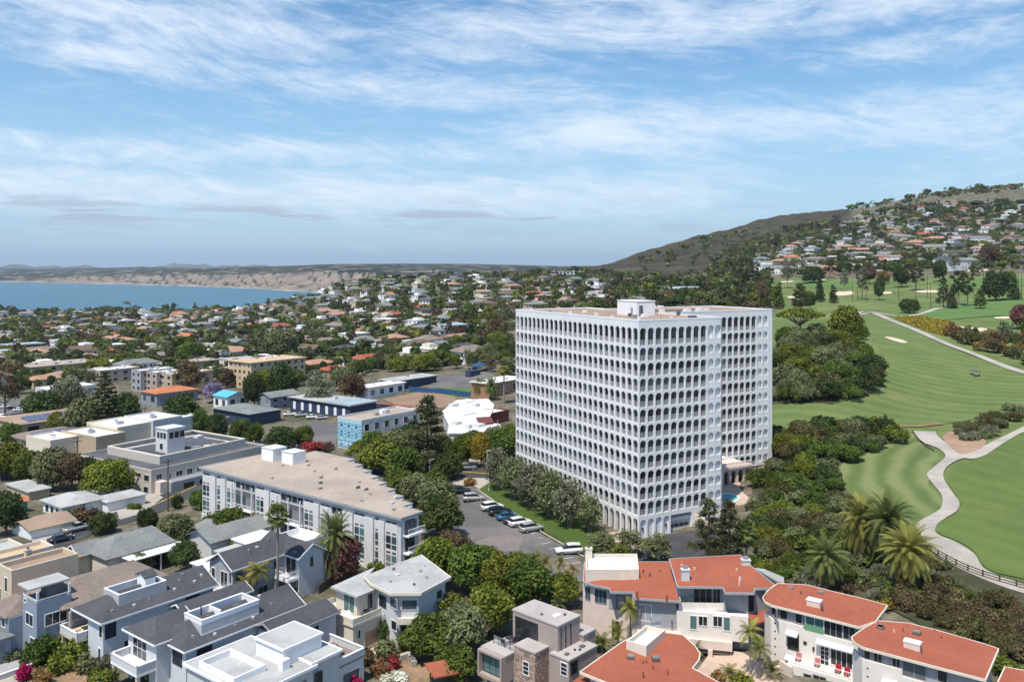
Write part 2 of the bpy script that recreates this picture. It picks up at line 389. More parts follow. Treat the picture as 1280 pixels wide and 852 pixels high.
M_BARKG=mat('grey_bark',(0.26,0.22,0.18),0.95,0.3,4)
M_LAWN=grass('lawn',(0.050,0.088,0.020),(0.082,0.125,0.030),0.0,dryness=0.15)
M_FAIR=grass('fairway_turf',(0.086,0.132,0.040),(0.160,0.205,0.074),0.085,3.6,1.05,dry=(0.215,0.215,0.085),dryness=0.5)
M_GREENR=grass('rough_turf',(0.078,0.126,0.034),(0.135,0.182,0.056),0.05,3.0,0.35,dry=(0.20,0.21,0.075),dryness=0.6)
M_TURF=grass('school_turf',(0.07,0.15,0.03),(0.10,0.19,0.04),0.06,4.0,0.8)
M_RED=mat('red_paint',(0.40,0.03,0.04),0.7,0.1,2)
M_BLUEP=mat('blue_paint',(0.03,0.085,0.20),0.6,0.1,2)
M_CYANP=mat('cyan_paint',(0.10,0.42,0.58),0.6,0.1,2)
M_CLAY=patchy('clay_court',(0.28,0.19,0.13),(0.24,0.165,0.115),0.1,1,0.95)
# ---------------------------------------------------------------- terrain through measured points
_cp=[]
def cp(u,v,d):_cp.append(((u-640)*d/FOC,d,CAMZ-(v-HOR)*d/FOC))
def cz(u,d,z):_cp.append(((u-640)*d/FOC,d,z))
for u,d,z in((0,90,0.5),(200,95,0.3),(420,95,0),(600,90,0),(780,85,0),(1000,85,0.3),(1200,80,1.5),(1330,80,4),(-250,120,-1.5),(0,130,-1),(160,140,-1),(320,140,0),(500,140,0),(700,140,0),(850,140,0),(0,190,-4),(190,198,-4),(300,200,-3),(400,185,-1),(560,180,0),(640,193,1.4),(590,215,0.3),(700,160,0),(-300,250,-7),(0,280,-6),(150,280,-5.5),(300,290,-4),(450,290,-2),(560,300,-1.0),(0,400,-7),(150,400,-6),(300,400,-5),(480,380,-2),(600,420,2),(720,230,1.5),(850,230,3),(800,300,5),(700,320,2),(640,360,1),(820,154,0),(900,163,1.5),(922,176,3.0),(945,186,3.2),(-200,660,-14),(0,660,-12),(200,640,-9),(330,600,-6),(0,1050,-20),(150,1050,-19),(300,950,-12),(-200,1100,-22),(0,1420,-26),(150,1420,-26),(260,1420,-26),(340,1430,-18),(-250,1420,-27),(0,1560,-42),(150,1560,-42),(300,1600,-40),(-250,1560,-42),(0,1900,-60),(250,1900,-60),(-300,1900,-60)):
 cz(u,d,z)
for u,v,d in((440,351,1250),(520,345,1200),(600,343,1150),(650,340,1150),(700,338,1200),(740,335.5,1450),(772,329,1650),(520,400,700),(600,398,660),(560,440,520),(640,430,500),(450,400,800),(425,378,1050),(700,380,760),(700,357,1000),(800,361,800),(850,346,1050),(800,317,1750),(835,308,1800),(870,297,1850),(910,287,1850),(950,277,1850),(1000,268,1850),(1050,262,1850),(1085,260,1800),(1120,252,1750),(1160,245,1700),(1200,240,1650),(1240,239,1650),(1300,237,1650),(1000,345,900),(1000,300,1450),(1100,340,850),(1100,300,1300),(1200,325,850),(1200,280,1350),(1290,328,750),(1290,280,1250),(1000,367,700),(1100,366,640),(1200,366,600),(1290,352,600),(1100,394,450),(1000,386,520),(1230,402,430),(900,380,560),(1150,430,340),(1260,462,300),(1150,480,270),(1100,520,228),(1000,528,222),(1200,527,222),(1160,545,206),(1250,558,192),(1180,620,160),(1180,680,132),(1260,732,116),(1300,790,100),(1100,590,178),(1000,560,198),(960,625,166),(1000,650,150),(930,700,136),(1050,700,132),(1100,745,112),(1050,470,255),(1000,440,300),(960,430,310),(1180,760,106),(1000,735,115)):
 cp(u,v,d)
cz(500,2100,-10);cz(700,2200,0);cz(900,2700,110);cz(1150,2700,150);cz(1500,1700,190);cz(1500,900,60);cz(1500,400,28);cz(1500,150,9);cz(-700,800,-16);cz(-700,300,-6);cz(440,1700,-5)
cz(860,106,0.3);cz(930,103,0.6);cz(890,104,-0.3);cz(915,102,0.0);cz(880,97,0.2);cz(940,97,0.6);cz(800,112,0.1);cz(640,40,0);cz(200,40,0);cz(1500,60,4)
_cp=np.array(_cp)
def _warp(x,y):
 r=np.sqrt(x*x+y*y)+1e-6;k=np.log1p(r/60.0)/r*60.0
 return np.stack([x*k,y*k],-1)/60.0
_P=_warp(_cp[:,0],_cp[:,1])
def _phi(r2):return np.sqrt(r2+0.0012)
def _d2(a,b):return((a[:,None,:]-b[None,:,:])**2).sum(-1)
_n=len(_cp)
_A=np.zeros((_n+3,_n+3));_A[:_n,:_n]=_phi(_d2(_P,_P))-0.004*np.eye(_n);_A[:_n,_n]=1;_A[:_n,_n+1:]=_P;_A[_n,:_n]=1;_A[_n+1:,:_n]=_P.T
_w=np.linalg.solve(_A,np.concatenate([_cp[:,2],np.zeros(3)]))
def heights(x,y):
 x=np.asarray(x,float).ravel();y=np.asarray(y,float).ravel();out=np.empty(len(x))
 for i in range(0,len(x),20000):
  p=_warp(x[i:i+20000],y[i:i+20000])
  out[i:i+20000]=_phi(_d2(p,_P))@_w[:_n]+_w[_n]+p@_w[_n+1:]
 return np.where(y<30,out*np.clip(y/30,0,1),out)
def gz(x,y):return float(heights([x],[y])[0])
def ground(u,v):
 """where the ray of pixel (u, v) meets the ground"""
 kx,kz=(u-640)/FOC,-(v-HOR)/FOC
 d=np.concatenate([np.arange(60,400,2.0),np.arange(400,2600,8.0)])
 g=CAMZ+kz*d-heights(kx*d,d)
 i=int(np.argmax(g<0))if(g<0).any()else len(d)-1
 if i==0:dd=d[0]
 else:
  a,b=d[i-1],d[i];ga,gb=g[i-1],g[i];dd=a+(b-a)*(ga/(ga-gb)if ga!=gb else 0.5)
 return Vector((kx*dd,dd,gz(kx*dd,dd)))
def grounds(uvs):
 return[ground(u,v)for u,v in uvs]
# ---------------------------------------------------------------- the ground sheet
def in_poly(px,py,poly):
 px=np.asarray(px);py=np.asarray(py);c=np.zeros(px.shape,bool);n=len(poly)
 for i in range(n):
  x0,y0=poly[i];x1,y1=poly[(i+1)%n]
  if y0==y1:continue
  k=((y0>py)!=(y1>py))&(px<(x1-x0)*(py-y0)/(y1-y0)+x0);c^=k
 return c
def wpoly(uvs):return[(p.x,p.y)for p in grounds(uvs)]
_rows=[45.0]
while _rows[-1]<3600:_rows.append(_rows[-1]*1.0125)
_rows=np.array([0.0,15,30]+_rows);_ang=np.radians(np.arange(-58,58.01,0.42))
_D,_T=np.meshgrid(_rows,_ang,indexing='ij')
_gx=(_D*np.tan(_T)).ravel();_gy=_D.ravel();_gh=heights(_gx,_gy)
_gx=np.where(_gy==0,np.tan(_T.ravel())*8,_gx)
_gd=np.maximum(_gy,1)
_rough=nprng.normal(0,1,_gh.shape)*np.clip((_gd-500)/1500,0,1)*1.2
nr,nc=_D.shape
_idx=np.arange(nr*nc).reshape(nr,nc)
_f=np.stack([_idx[:-1,:-1],_idx[:-1,1:],_idx[1:,1:],_idx[1:,:-1]],-1).reshape(-1,4)
GOLF_W=wpoly([(955,545),(962,400),(975,385),(935,360),(900,356),(890,352),(920,349),(1000,347.5),(1100,347),(1200,345),(1300,342),(1340,360),(1340,620),(1330,800),(1280,742),(1230,722),(1185,700),(1150,672),(1140,640),(1075,628),(1040,590),(1085,560),(1100,545)])
BRUSH_W=wpoly([(620,338.5),(700,338),(780,338.2),(880,339),(960,340)])+[(500,3300),(-900,3300)]
def _gmat():
 m=bpy.data.materials.new('open_ground');m.use_nodes=True;t=m.node_tree;b=t.nodes['Principled BSDF']
 b.inputs['Roughness'].default_value=0.95;b.inputs['Specular IOR Level'].default_value=0.1
 g=t.nodes.new('ShaderNodeNewGeometry')
 def noise(sc,det=6,r=0.65):
  n=t.nodes.new('ShaderNodeTexNoise');n.inputs['Scale'].default_value=sc;n.inputs['Detail'].default_value=det;n.inputs['Roughness'].default_value=r
  t.links.new(g.outputs['Position'],n.inputs['Vector']);return n.outputs['Fac']
 def ramp(v,lo,hi):
  r=t.nodes.new('ShaderNodeMapRange');r.interpolation_type='SMOOTHSTEP';r.inputs[1].default_value=lo;r.inputs[2].default_value=hi;t.links.new(v,r.inputs[0]);return r.outputs[0]
 def mix(f,a,c):
  x=t.nodes.new('ShaderNodeMix');x.data_type='RGBA';t.links.new(f,x.inputs[0])
  for k,v in((6,a),(7,c)):
   if isinstance(v,tuple):x.inputs[k].default_value=(*v,1)
   else:t.links.new(v,x.inputs[k])
  return x.outputs[2]
 def attr(n):
  a=t.nodes.new('ShaderNodeAttribute');a.attribute_name=n;return a.outputs['Fac']
 soil=mix(ramp(noise(0.35),0.4,0.62),(0.115,0.105,0.072),(0.205,0.175,0.135))
 soil=mix(ramp(noise(0.06),0.45,0.65),soil,(0.075,0.083,0.046))
 brush=mix(ramp(noise(0.02,8,0.75),0.38,0.62),(0.075,0.063,0.042),(0.036,0.037,0.023))
 brush=mix(ramp(noise(0.006,8,0.75),0.52,0.70),brush,(0.135,0.108,0.078))
 golf=mix(ramp(noise(0.03,7,0.7),0.35,0.65),(0.092,0.136,0.042),(0.160,0.202,0.074))
 golf=mix(ramp(noise(0.012,6),0.55,0.72),golf,(0.20,0.205,0.08))
 c=mix(attr('golf'),mix(attr('brush'),soil,brush),golf)
 t.links.new(c,b.inputs['Base Color'])
 bn=t.nodes.new('ShaderNodeBump');bn.inputs['Strength'].default_value=0.5;bn.inputs['Distance'].default_value=0.3
 t.links.new(noise(0.9,6,0.7),bn.inputs['Height']);t.links.new(bn.outputs[0],b.inputs['Normal'])
 return m
M_GROUND=_gmat()
_bump=(np.sin(_gx/47+2*np.sin(_gy/90))+.7*np.sin(_gx/21+_gy/33)+.5*np.sin(_gx/11-_gy/17))*2.6*np.clip((_gd-1250)/400,0,1)
_me=mesh_from('ground',np.stack([_gx,_gy,_gh+np.abs(_rough)+_bump],1),_f,M_GROUND,smooth=True)
_golf=in_poly(_gx,_gy,GOLF_W).astype(np.float32)
_ridge=((_gy>1050)&(_gx/_gd>-0.05)&(_gx/_gd<0.40)).astype(np.float32)
for nm,arr in(('golf',_golf),('brush',np.clip(_ridge,0,1))):
 a=_me.attributes.new(nm,'FLOAT','POINT');a.data.foreach_set('value',arr)
_o=bpy.data.objects.new('ground',_me);COL.objects.link(_o);_o['kind']='structure'
def drape(pts,lift,spacing):
 """fill a ground outline with a fine net that follows the terrain"""
 pts=[Vector((p[0],p[1]))for p in pts]
 ring=[]
 for i,p in enumerate(pts):
  q=pts[(i+1)%len(pts)];n=max(1,int((q-p).length/spacing))
  ring+=[p+(q-p)*(k/n)for k in range(n)]
 xs=[p.x for p in ring];ys=[p.y for p in ring]
 gx,gy=np.meshgrid(np.arange(min(xs),max(xs),spacing),np.arange(min(ys),max(ys),spacing));gx=gx.ravel();gy=gy.ravel()
 k=in_poly(gx,gy,[(p.x,p.y)for p in ring])
 n=len(ring)
 co=ring+[Vector((a,b))for a,b in zip(gx[k],gy[k])]
 r=delaunay_2d_cdt(co,[(i,(i+1)%n)for i in range(n)],[],1,1e-4)
 v2=np.array([(p.x,p.y)for p in r[0]]);h=heights(v2[:,0],v2[:,1])+lift
 return np.column_stack([v2,h]),[tuple(f)for f in r[2]]
def smooth_line(p,n=6,closed=False):
 """Catmull-Rom through the points"""
 p=[Vector(q)for q in p];out=[];m=len(p)
 for i in range(m if closed else m-1):
  g=(lambda k:p[k%m])if closed else(lambda k:p[min(max(k,0),m-1)])
  a,b,c,d=g(i-1),g(i),g(i+1),g(i+2)
  for k in range(n):
   t=k/n
   out.append(0.5*((2*b)+(c-a)*t+(2*a-5*b+4*c-d)*t*t+(3*b-a-3*c+d)*t**3))
 if not closed:out.append(p[-1])
 return out
def sheet(name,uvs,m,lift=0.08,spacing=3.0,world=False,round_=0):
 w=uvs if world else wpoly(uvs)
 if round_:w=smooth_line([Vector(q)for q in w],round_,True)
 v,f=drape(w,lift,spacing)
 me=mesh_from(name,v,f,m,smooth=True)
 o=bpy.data.objects.new(name,me);COL.objects.link(o);o['kind']='structure'
 return o
def ribbon(pts,width):
 """outline of a strip along a 2D line"""
 pts=[Vector((p[0],p[1]))for p in pts];L,R=[],[]
 for i,p in enumerate(pts):
  d=(pts[min(i+1,len(pts)-1)]-pts[max(i-1,0)]).normalized();n=Vector((-d.y,d.x))
  w=width[i]if isinstance(width,(list,tuple))else width
  L.append(p+n*w/2);R.append(p-n*w/2)
 return L+R[::-1]
def strip(name,uvs,width,m,lift=0.1,spacing=2.5,n=6):
 pts=smooth_line([Vector(q)for q in wpoly(uvs)],n)
 return sheet(name,ribbon(pts,width),m,lift,spacing,world=True)
# ---------------------------------------------------------------- the arcaded tower
TA=0.49636
TO=Vector((22.9,152.0,0.0))
tX=Vector((math.cos(TA),math.sin(TA),0));tY=Vector((-math.sin(TA),math.cos(TA),0))
def tw(x,y,z):return TO+tX*x+tY*y+Vector((0,0,z))
LL,LR=46.35,19.82
BX1,BY0,BY1=52.6,19.2,39.0
ZT=39.78
FLOORS=[(ZT-1.1-3.6,3.6)]+[(ZT-4.7-2.8*(i+1),2.8)for i in range(11)]
ARC0=ZT-35.5
tower=thing('apartment_tower','tall white apartment tower wrapped in rows of small arched balconies','apartment tower',TO,TA)
class Side:
 """a facade line: start point, direction along, outward normal, all in the tower's own frame"""
 def __init__(s,p,d,n):s.p,s.d,s.n=Vector(p),Vector(d),Vector(n)
 def __call__(s,a,z,out=0.0):
  q=s.p+s.d*a+s.n*out;return tw(q.x,q.y,z)
def arch_cell(mb,side,a0,w,z0,z1,ob,ow,ah,depth=0.30,seg=7,flat=False):
 """one bay of wall from z0 to z1 with an opening of width ow, sill at ob, arch crown at ah, and its reveals"""
 c=a0+w/2;l,r=c-ow/2,c+ow/2;rise=ow*0.46;sp=ah-rise
 xs=[c-ow/2*math.cos(math.pi*i/seg)for i in range(seg+1)];zs=[sp+rise*math.sin(math.pi*i/seg)for i in range(seg+1)]
 F=lambda a,z,o=0.0:side(a,z,o)
 def quad(p):mb.add(p,[(0,1,2,3)])
 quad([F(a0,z0),F(l,z0),F(l,z1),F(a0,z1)]);quad([F(r,z0),F(a0+w,z0),F(a0+w,z1),F(r,z1)])
 if ob>z0+1e-3:quad([F(l,z0),F(r,z0),F(r,ob),F(l,ob)])
 for i in range(seg):
  quad([F(xs[i],zs[i]),F(xs[i+1],zs[i+1]),F(xs[i+1],z1),F(xs[i],z1)])
  quad([F(xs[i],zs[i]),F(xs[i],zs[i],-depth),F(xs[i+1],zs[i+1],-depth),F(xs[i+1],zs[i+1])])
 quad([F(l,ob),F(l,ob,-depth),F(l,sp,-depth),F(l,sp)]);quad([F(r,sp),F(r,sp,-depth),F(r,ob,-depth),F(r,ob)])
 quad([F(l,ob),F(r,ob),F(r,ob,-depth),F(l,ob,-depth)])
sideL=Side((0,LL,0),(0,-1,0),(-1,0,0))
sideR=Side((0,0,0),(1,0,0),(0,-1,0))
sideB=Side((LR,BY0,0),(1,0,0),(0,-1,0))
sideE=Side((BX1,BY0,0),(0,1,0),(1,0,0))
sideN=Side((LR,LL,0),(-1,0,0),(0,1,0))
TG=[glass('dark_balcony_glass',(.045,.048,.052)),glass('grey_balcony_glass',(.105,.108,.112)),glass('blue_grey_balcony_glass',(.10,.115,.125)),glass('teal_balcony_glass',(.11,.19,.185)),glass('curtained_balcony_glass',(.22,.23,.24),.2),glass('blind_balcony_glass',(.42,.44,.46),.25)]
T_SHOWN=[0]
M_RAIL=mat('grey_rail_paint',(.40,.405,.42),.6,.05,1)
restw,restr,restm=MB(),MB(),[]
restk={}
def rail_bars(mb,side,a0,a1,zf):
 n=12
 for i in range(n):
  a=a0+(a1-a0)*(i+0.5)/n
  mb.hexa([side(a-.025,zf,-.22),side(a+.025,zf,-.22),side(a+.025,zf,-.26),side(a-.025,zf,-.26)],[side(a-.025,zf+.95,-.22),side(a+.025,zf+.95,-.22),side(a+.025,zf+.95,-.26),side(a-.025,zf+.95,-.26)])
 mb.hexa([side(a0,zf+.93,-.2),side(a1,zf+.93,-.2),side(a1,zf+.93,-.28),side(a0,zf+.93,-.28)],[side(a0,zf+1.0,-.2),side(a1,zf+1.0,-.2),side(a1,zf+1.0,-.28),side(a0,zf+1.0,-.28)])
def pane(mb,side,a0,a1,z0,z1,out):mb.add([side(a0,z0,out),side(a1,z0,out),side(a1,z1,out),side(a0,z1,out)],[(0,1,2,3)])
for nm,side,margin,n,w,blank,shown in(('facade',sideR,1.012,11,1.78,(9,10),True),('facade',sideL,1.012,25,1.847,(),False),('facade',sideB,0.4,18,1.78,(16,17),False)):
 f=MB();total=2*margin+(n-1)*w if side is not sideB else BX1-LR
 first=margin-w/2
 for k,(zb,h)in enumerate(FLOORS):
  tint=0;run=0
  f.add([side(0,zb),side(first,zb),side(first,zb+h),side(0,zb+h)],[(0,1,2,3)])
  f.add([side(first+n*w,zb),side(total,zb),side(total,zb+h),side(first+n*w,zb+h)],[(0,1,2,3)])
  for c in range(n):
   a0=first+c*w
   arch_cell(f,side,a0,w,zb,zb+h,zb+0.02,1.40,zb+h-0.38)
   if run<=0:
    run=rnd.choice((2,3,3,4,5));tint=rnd.choices((0,1,2,3,4,5),(6,4,2.5,2,.9,.5))[0]
    if side is sideR and k in(1,):tint=3
    if k==0:tint=0
   run-=1
   if c in blank:
    q=MB();pane(q,side,a0+.2,a0+w-.2,zb,zb+h-.2,-.38)
    q.hexa([side(a0+.24,zb+.02,-.02),side(a0+w-.24,zb+.02,-.02),side(a0+w-.24,zb+.02,-.3),side(a0+.24,zb+.02,-.3)],[side(a0+.24,zb+.8,-.02),side(a0+w-.24,zb+.8,-.02),side(a0+w-.24,zb+.8,-.3),side(a0+.24,zb+.8,-.3)])
    f.add(q.v,q.f);continue
   own=shown and T_SHOWN[0]<100
   if own:
    q=MB();pane(q,side,a0+.03,a0+w-.03,zb+.05,zb+h-.3,-1.15);T_SHOWN[0]+=1
    o=q.build('window',TG[tint],tower)
    q=MB();rail_bars(q,side,a0+.24,a0+w-.24,zb+.04);q.build('railing',M_RAIL,tower)
    q=MB();q.add([side(a0+w/2-.05,zb+.05,-1.12),side(a0+w/2+.05,zb+.05,-1.12),side(a0+w/2+.05,zb+h-.3,-1.12),side(a0+w/2-.05,zb+h-.3,-1.12)],[(0,1,2,3)])
    q.build('frame',M_FRAME,o)
   else:
    q=MB();pane(q,side,a0+.03,a0+w-.03,zb+.05,zb+h-.3,-1.15)
    restw.add(q.v,q.f,tint);rail_bars(restr,side,a0+.24,a0+w-.24,zb+.04)
 f.add([side(0,ZT-1.1),side(total,ZT-1.1),side(total,ZT),side(0,ZT)],[(0,1,2,3)])
 f.build(nm,M_TOWER,tower)
tag(restw.build('window',TG,tower),kind='stuff');tag(restr.build('railing',M_RAIL,tower),kind='stuff')
core=MB()
core.prism([(p.x,p.y)for p in(tw(1.25,1.25,0),tw(LR-.02,1.25,0),tw(LR-.02,BY0+1.25,0),tw(BX1-.02,BY0+1.25,0),tw(BX1-.02,BY1,0),tw(LR,BY1,0),tw(LR,LL-.02,0),tw(1.25,LL-.02,0))],ARC0,ZT-1.0)
core.build('core_wall',M_TOWER,tower)
for zb,h in FLOORS+[(ZT-1.1,0)]:
 s=MB()
 s.prism([(p.x,p.y)for p in(tw(.3,.3,0),tw(LR-.02,.3,0),tw(LR-.02,BY0+.3,0),tw(BX1-.02,BY0+.3,0),tw(BX1-.02,BY0+2,0),tw(LR-.5,BY0+2,0),tw(2,2,0),tw(2,LL-.02,0),tw(.3,LL-.02,0))],zb-.22,zb+.01)
 s.build('balcony_floor',M_TOWER,tower)
s=MB();s.hexa([sideE(-.01,ARC0,0),sideE(BY1-BY0,ARC0,0),sideE(BY1-BY0,ARC0,-.3),sideE(-.01,ARC0,-.3)],[sideE(-.01,ZT,0),sideE(BY1-BY0,ZT,0),sideE(BY1-BY0,ZT,-.3),sideE(-.01,ZT,-.3)]);s.build('end_wall',M_TOWER,tower)
s=MB();s.hexa([sideN(0,ARC0,.01),sideN(LR,ARC0,.01),sideN(LR,ARC0,-.3),sideN(0,ARC0,-.3)],[sideN(0,ZT,.01),sideN(LR,ZT,.01),sideN(LR,ZT,-.3),sideN(0,ZT,-.3)]);s.build('end_wall',M_TOWER,tower)
s=MB()
e0=Side((LR,0,0),(0,1,0),(1,0,0));s.hexa([e0(0,-1,.01),e0(BY0,-1,.01),e0(BY0,-1,-.3),e0(0,-1,-.3)],[e0(0,ZT,.01),e0(BY0,ZT,.01),e0(BY0,ZT,-.3),e0(0,ZT,-.3)]);s.build('end_wall',M_TOWER,tower)
outline=[(0,0),(LR,0),(LR,BY0),(BX1,BY0),(BX1,BY1),(LR,BY1),(LR,LL),(0,LL)]
wo_=[tw(a,b,0)for a,b in outline]
s=MB();s.prism([(p.x,p.y)for p in inset(wo_,.3)],ZT-1.0,ZT-.28,bottom=False);s.build('roof',M_FLATT,tower)
s=MB();ii=inset(wo_,.34);oo=inset(wo_,-.03)
for i in range(len(ii)):
 j=(i+1)%len(ii)
 s.hexa([(oo[i].x,oo[i].y,ZT-.32),(oo[j].x,oo[j].y,ZT-.32),(ii[j].x,ii[j].y,ZT-.32),(ii[i].x,ii[i].y,ZT-.32)],[(oo[i].x,oo[i].y,ZT+.02),(oo[j].x,oo[j].y,ZT+.02),(ii[j].x,ii[j].y,ZT+.02),(ii[i].x,ii[i].y,ZT+.02)])
s.build('parapet',M_TOWER,tower)
def tbox(x0,x1,y0,y1,z0,z1):
 return MB().hexa([tw(x0,y0,z0),tw(x1,y0,z0),tw(x1,y1,z0),tw(x0,y1,z0)],[tw(x0,y0,z1),tw(x1,y0,z1),tw(x1,y1,z1),tw(x0,y1,z1)])
ph=tbox(10.6,15.2,14.7,21.4,ZT-.3,ZT+2.6).build('penthouse',M_WHITE,tower)
tbox(10.5,15.3,14.6,21.5,ZT+2.602,ZT+2.75).build('roof',M_WHITE,ph)
tbox(11.2,12.1,14.62,14.7,ZT-.25,ZT+1.8).build('door',M_DGREY,ph)
tbox(10.56,10.6,16.0,16.7,ZT+.3,ZT+1.4).build('vent',M_METAL,ph)
tbox(18.7,34,24.5,31,ZT-.3,ZT+.25).build('roof_plinth',M_FLATT,tower)
for(x,y,w,h,m_)in((3,4,.5,.5,M_WHITE),(5.2,8.5,.9,.7,M_METAL),(2.5,12,.5,.45,M_WHITE),(4.2,20,.7,.5,M_WHITE),(3,28,.6,.5,M_WHITE),(2.2,35,.6,.5,M_METAL),(1.6,42,.5,.6,M_WHITE),(8,30,.8,.5,M_WHITE),(8.6,9.8,1.2,.6,M_WHITE),(7.4,12.8,.7,.7,M_SHBROWN),(15,3.2,1.3,.5,M_DGREY),(17.2,2.6,.4,.5,M_WHITE),(12,5.6,.5,.3,M_WHITE),(24,24,1.3,.6,M_WHITE),(30,22.5,1.5,.6,M_WHITE),(34,23,1.4,.7,M_WHITE),(38,25,.9,.5,M_WHITE),(19,12,.7,.9,M_DGREY),(26,30,1.6,1.2,M_WHITE),(31,33,1.2,.9,M_WHITE)):
 tbox(x,x+w,y,y+w*.8,ZT-.3,ZT-.28+h).build('roof_vent',m_,tower)
for(x,y)in((1.2,46.0),(6.2,1.5),(16.5,15.5),(33,36)):
 MB().tube(tw(x,y,ZT-.3),tw(x,y,ZT+1.1),.06,.05).build('pipe',M_METAL,tower)
f=MB()
for c in range(25):arch_cell(f,sideL,1.012-.9235+c*1.847,1.847,-2.5,ARC0,-2.4,1.34,3.72,0.7)
f.add([sideL(0,-2.5),sideL(.0885,-2.5),sideL(.0885,ARC0),sideL(0,ARC0)],[(0,1,2,3)])
f.add([sideL(46.2635,-2.5),sideL(LL,-2.5),sideL(LL,ARC0),sideL(46.2635,ARC0)],[(0,1,2,3)])
f.add([sideL(0,ARC0),sideL(LL,ARC0),sideL(LL,ARC0+.001),sideL(0,ARC0+.001)],[(0,1,2,3)])
f.build('arcade',M_TOWER,tower)
for c in range(4):
 f=MB();arch_cell(f,sideR,.122+c*1.78,1.78,-2.5,ARC0,-.6,1.34,3.55,.3)
 pane(f,sideR,.122+c*1.78+.1,.122+c*1.78+1.7,-.6,3.7,-.28);f.build('blind_arch',M_TOWER,tower)
 if c in(0,3):
  s=MB();a=.122+c*1.78+.89;s.hexa([sideR(a-.1,1.5,-.1),sideR(a+.1,1.5,-.1),sideR(a+.1,1.5,-.28),sideR(a-.1,1.5,-.28)],[sideR(a-.14,2.1,-.05),sideR(a+.14,2.1,-.05),sideR(a+.14,2.1,-.28),sideR(a-.14,2.1,-.28)]);s.build('wall_lamp',M_DFRAME,tower)
f=MB();f.add([sideR(0,-2.5),sideR(.122,-2.5),sideR(.122,ARC0),sideR(0,ARC0)],[(0,1,2,3)])
g0,g1=7.35,12.35
f.add([sideR(.122+4*1.78,-2.5),sideR(g0,-2.5),sideR(g0,ARC0),sideR(.122+4*1.78,ARC0)],[(0,1,2,3)])
f.add([sideR(g0,3.5),sideR(g1,3.5),sideR(g1,ARC0),sideR(g0,ARC0)],[(0,1,2,3)])
f.add([sideR(g1,-2.5),sideR(LR,-2.5),sideR(LR,ARC0),sideR(g1,ARC0)],[(0,1,2,3)])
for a in(g0,g1):f.add([sideR(a,-1),sideR(a,-1,-.9),sideR(a,3.5,-.9),sideR(a,3.5)],[(0,1,2,3)])
f.add([sideR(g0,3.5),sideR(g1,3.5),sideR(g1,3.5,-.9),sideR(g0,3.5,-.9)],[(0,1,2,3)])
f.build('base_wall',M_TOWER,tower)
gd=MB();pane(gd,sideR,g0,g1,-1,2.2,-.7);gd=gd.build('garage_door',M_LGREY,tower)
for k in range(4):
 q=MB();a=g0+.25+k*1.17;pane(q,sideR,a,a+1.0,.95,1.5,-.66);q.build('pane',M_GLASS,gd)
for z in(.3,.9,1.55):
 q=MB();q.hexa([sideR(g0,z,-.66),sideR(g1,z,-.66),sideR(g1,z,-.7),sideR(g0,z,-.7)],[sideR(g0,z+.05,-.66),sideR(g1,z+.05,-.66),sideR(g1,z+.05,-.7),sideR(g0,z+.05,-.7)]);q.build('panel_joint',M_GREYW,gd)
q=MB();q.hexa([sideR(g0,2.2,-.5),sideR(g1,2.2,-.5),sideR(g1,2.2,-.75),sideR(g0,2.2,-.75)],[sideR(g0,2.75,-.5),sideR(g1,2.75,-.5),sideR(g1,2.75,-.75),sideR(g0,2.75,-.75)]);q.build('lintel',M_TOWER,tower)
q=MB();pane(q,sideR,g0,g1,2.75,3.5,-.72);q.build('grille',M_GREYW,tower)
s=MB();s.prism([(p.x,p.y)for p in(tw(2.4,.9,0),tw(LR-.02,.9,0),tw(LR-.02,BY0+.2,0),tw(BX1-.02,BY0+.2,0),tw(BX1-.02,BY1,0),tw(LR,BY1,0),tw(LR,LL-.02,0),tw(2.4,LL-.02,0))],-2.5,ARC0-.3);s.build('ground_floor_wall',M_PINKC,tower)
for k in range(6):
 q=MB();a=3+k*7.4;sd=Side((2.4,LL,0),(0,-1,0),(-1,0,0));pane(q,sd,a,a+2.6,.2,2.6,.02);q.build('ground_floor_window',M_GLASS,tower)
annex=thing('pool_pavilion','low blush arcaded pavilion with balustraded roof terrace behind the tower pool','pavilion',tw(LR,13.6,2.6),TA)
sideP=Side((LR+.1,13.6,0),(1,0,0),(0,-1,0))
f=MB()
for c in range(10):arch_cell(f,sideP,.3+c*2.05,2.05,2.6,6.1,2.62,1.4,5.6,.5)
f.add([sideP(0,2.6),sideP(.3,2.6),sideP(.3,6.1),sideP(0,6.1)],[(0,1,2,3)]);f.build('arcade',M_PINKC,annex)
tbox(LR+.1,LR+20.8,14.9,BY0-.05,2.6,6.1).build('wall',M_SHBROWN,annex)
tbox(LR+.1,LR+20.9,13.2,BY0-.03,6.102,6.6).build('terrace_floor',M_PINKC,annex)
tbox(LR+20.5,LR+20.8,13.62,BY0-.05,2.6,6.1).build('end_wall',M_PINKC,annex)
f=MB()
for k in range(42):
 p=.2+k*.49;f.add(MB().hexa([sideP(p,6.6,.1),sideP(p+.14,6.6,.1),sideP(p+.14,6.6,-.04),sideP(p,6.6,-.04)],[sideP(p,7.3,.1),sideP(p+.14,7.3,.1),sideP(p+.14,7.3,-.04),sideP(p,7.3,-.04)]).v,[(0,3,2,1),(4,5,6,7),(0,1,5,4),(1,2,6,5),(2,3,7,6),(3,0,4,7)])
f.hexa([sideP(0,7.3,.14),sideP(20.8,7.3,.14),sideP(20.8,7.3,-.08),sideP(0,7.3,-.08)],[sideP(0,7.42,.14),sideP(20.8,7.42,.14),sideP(20.8,7.42,-.08),sideP(0,7.42,-.08)])
f.build('balustrade',M_PINKC,annex)
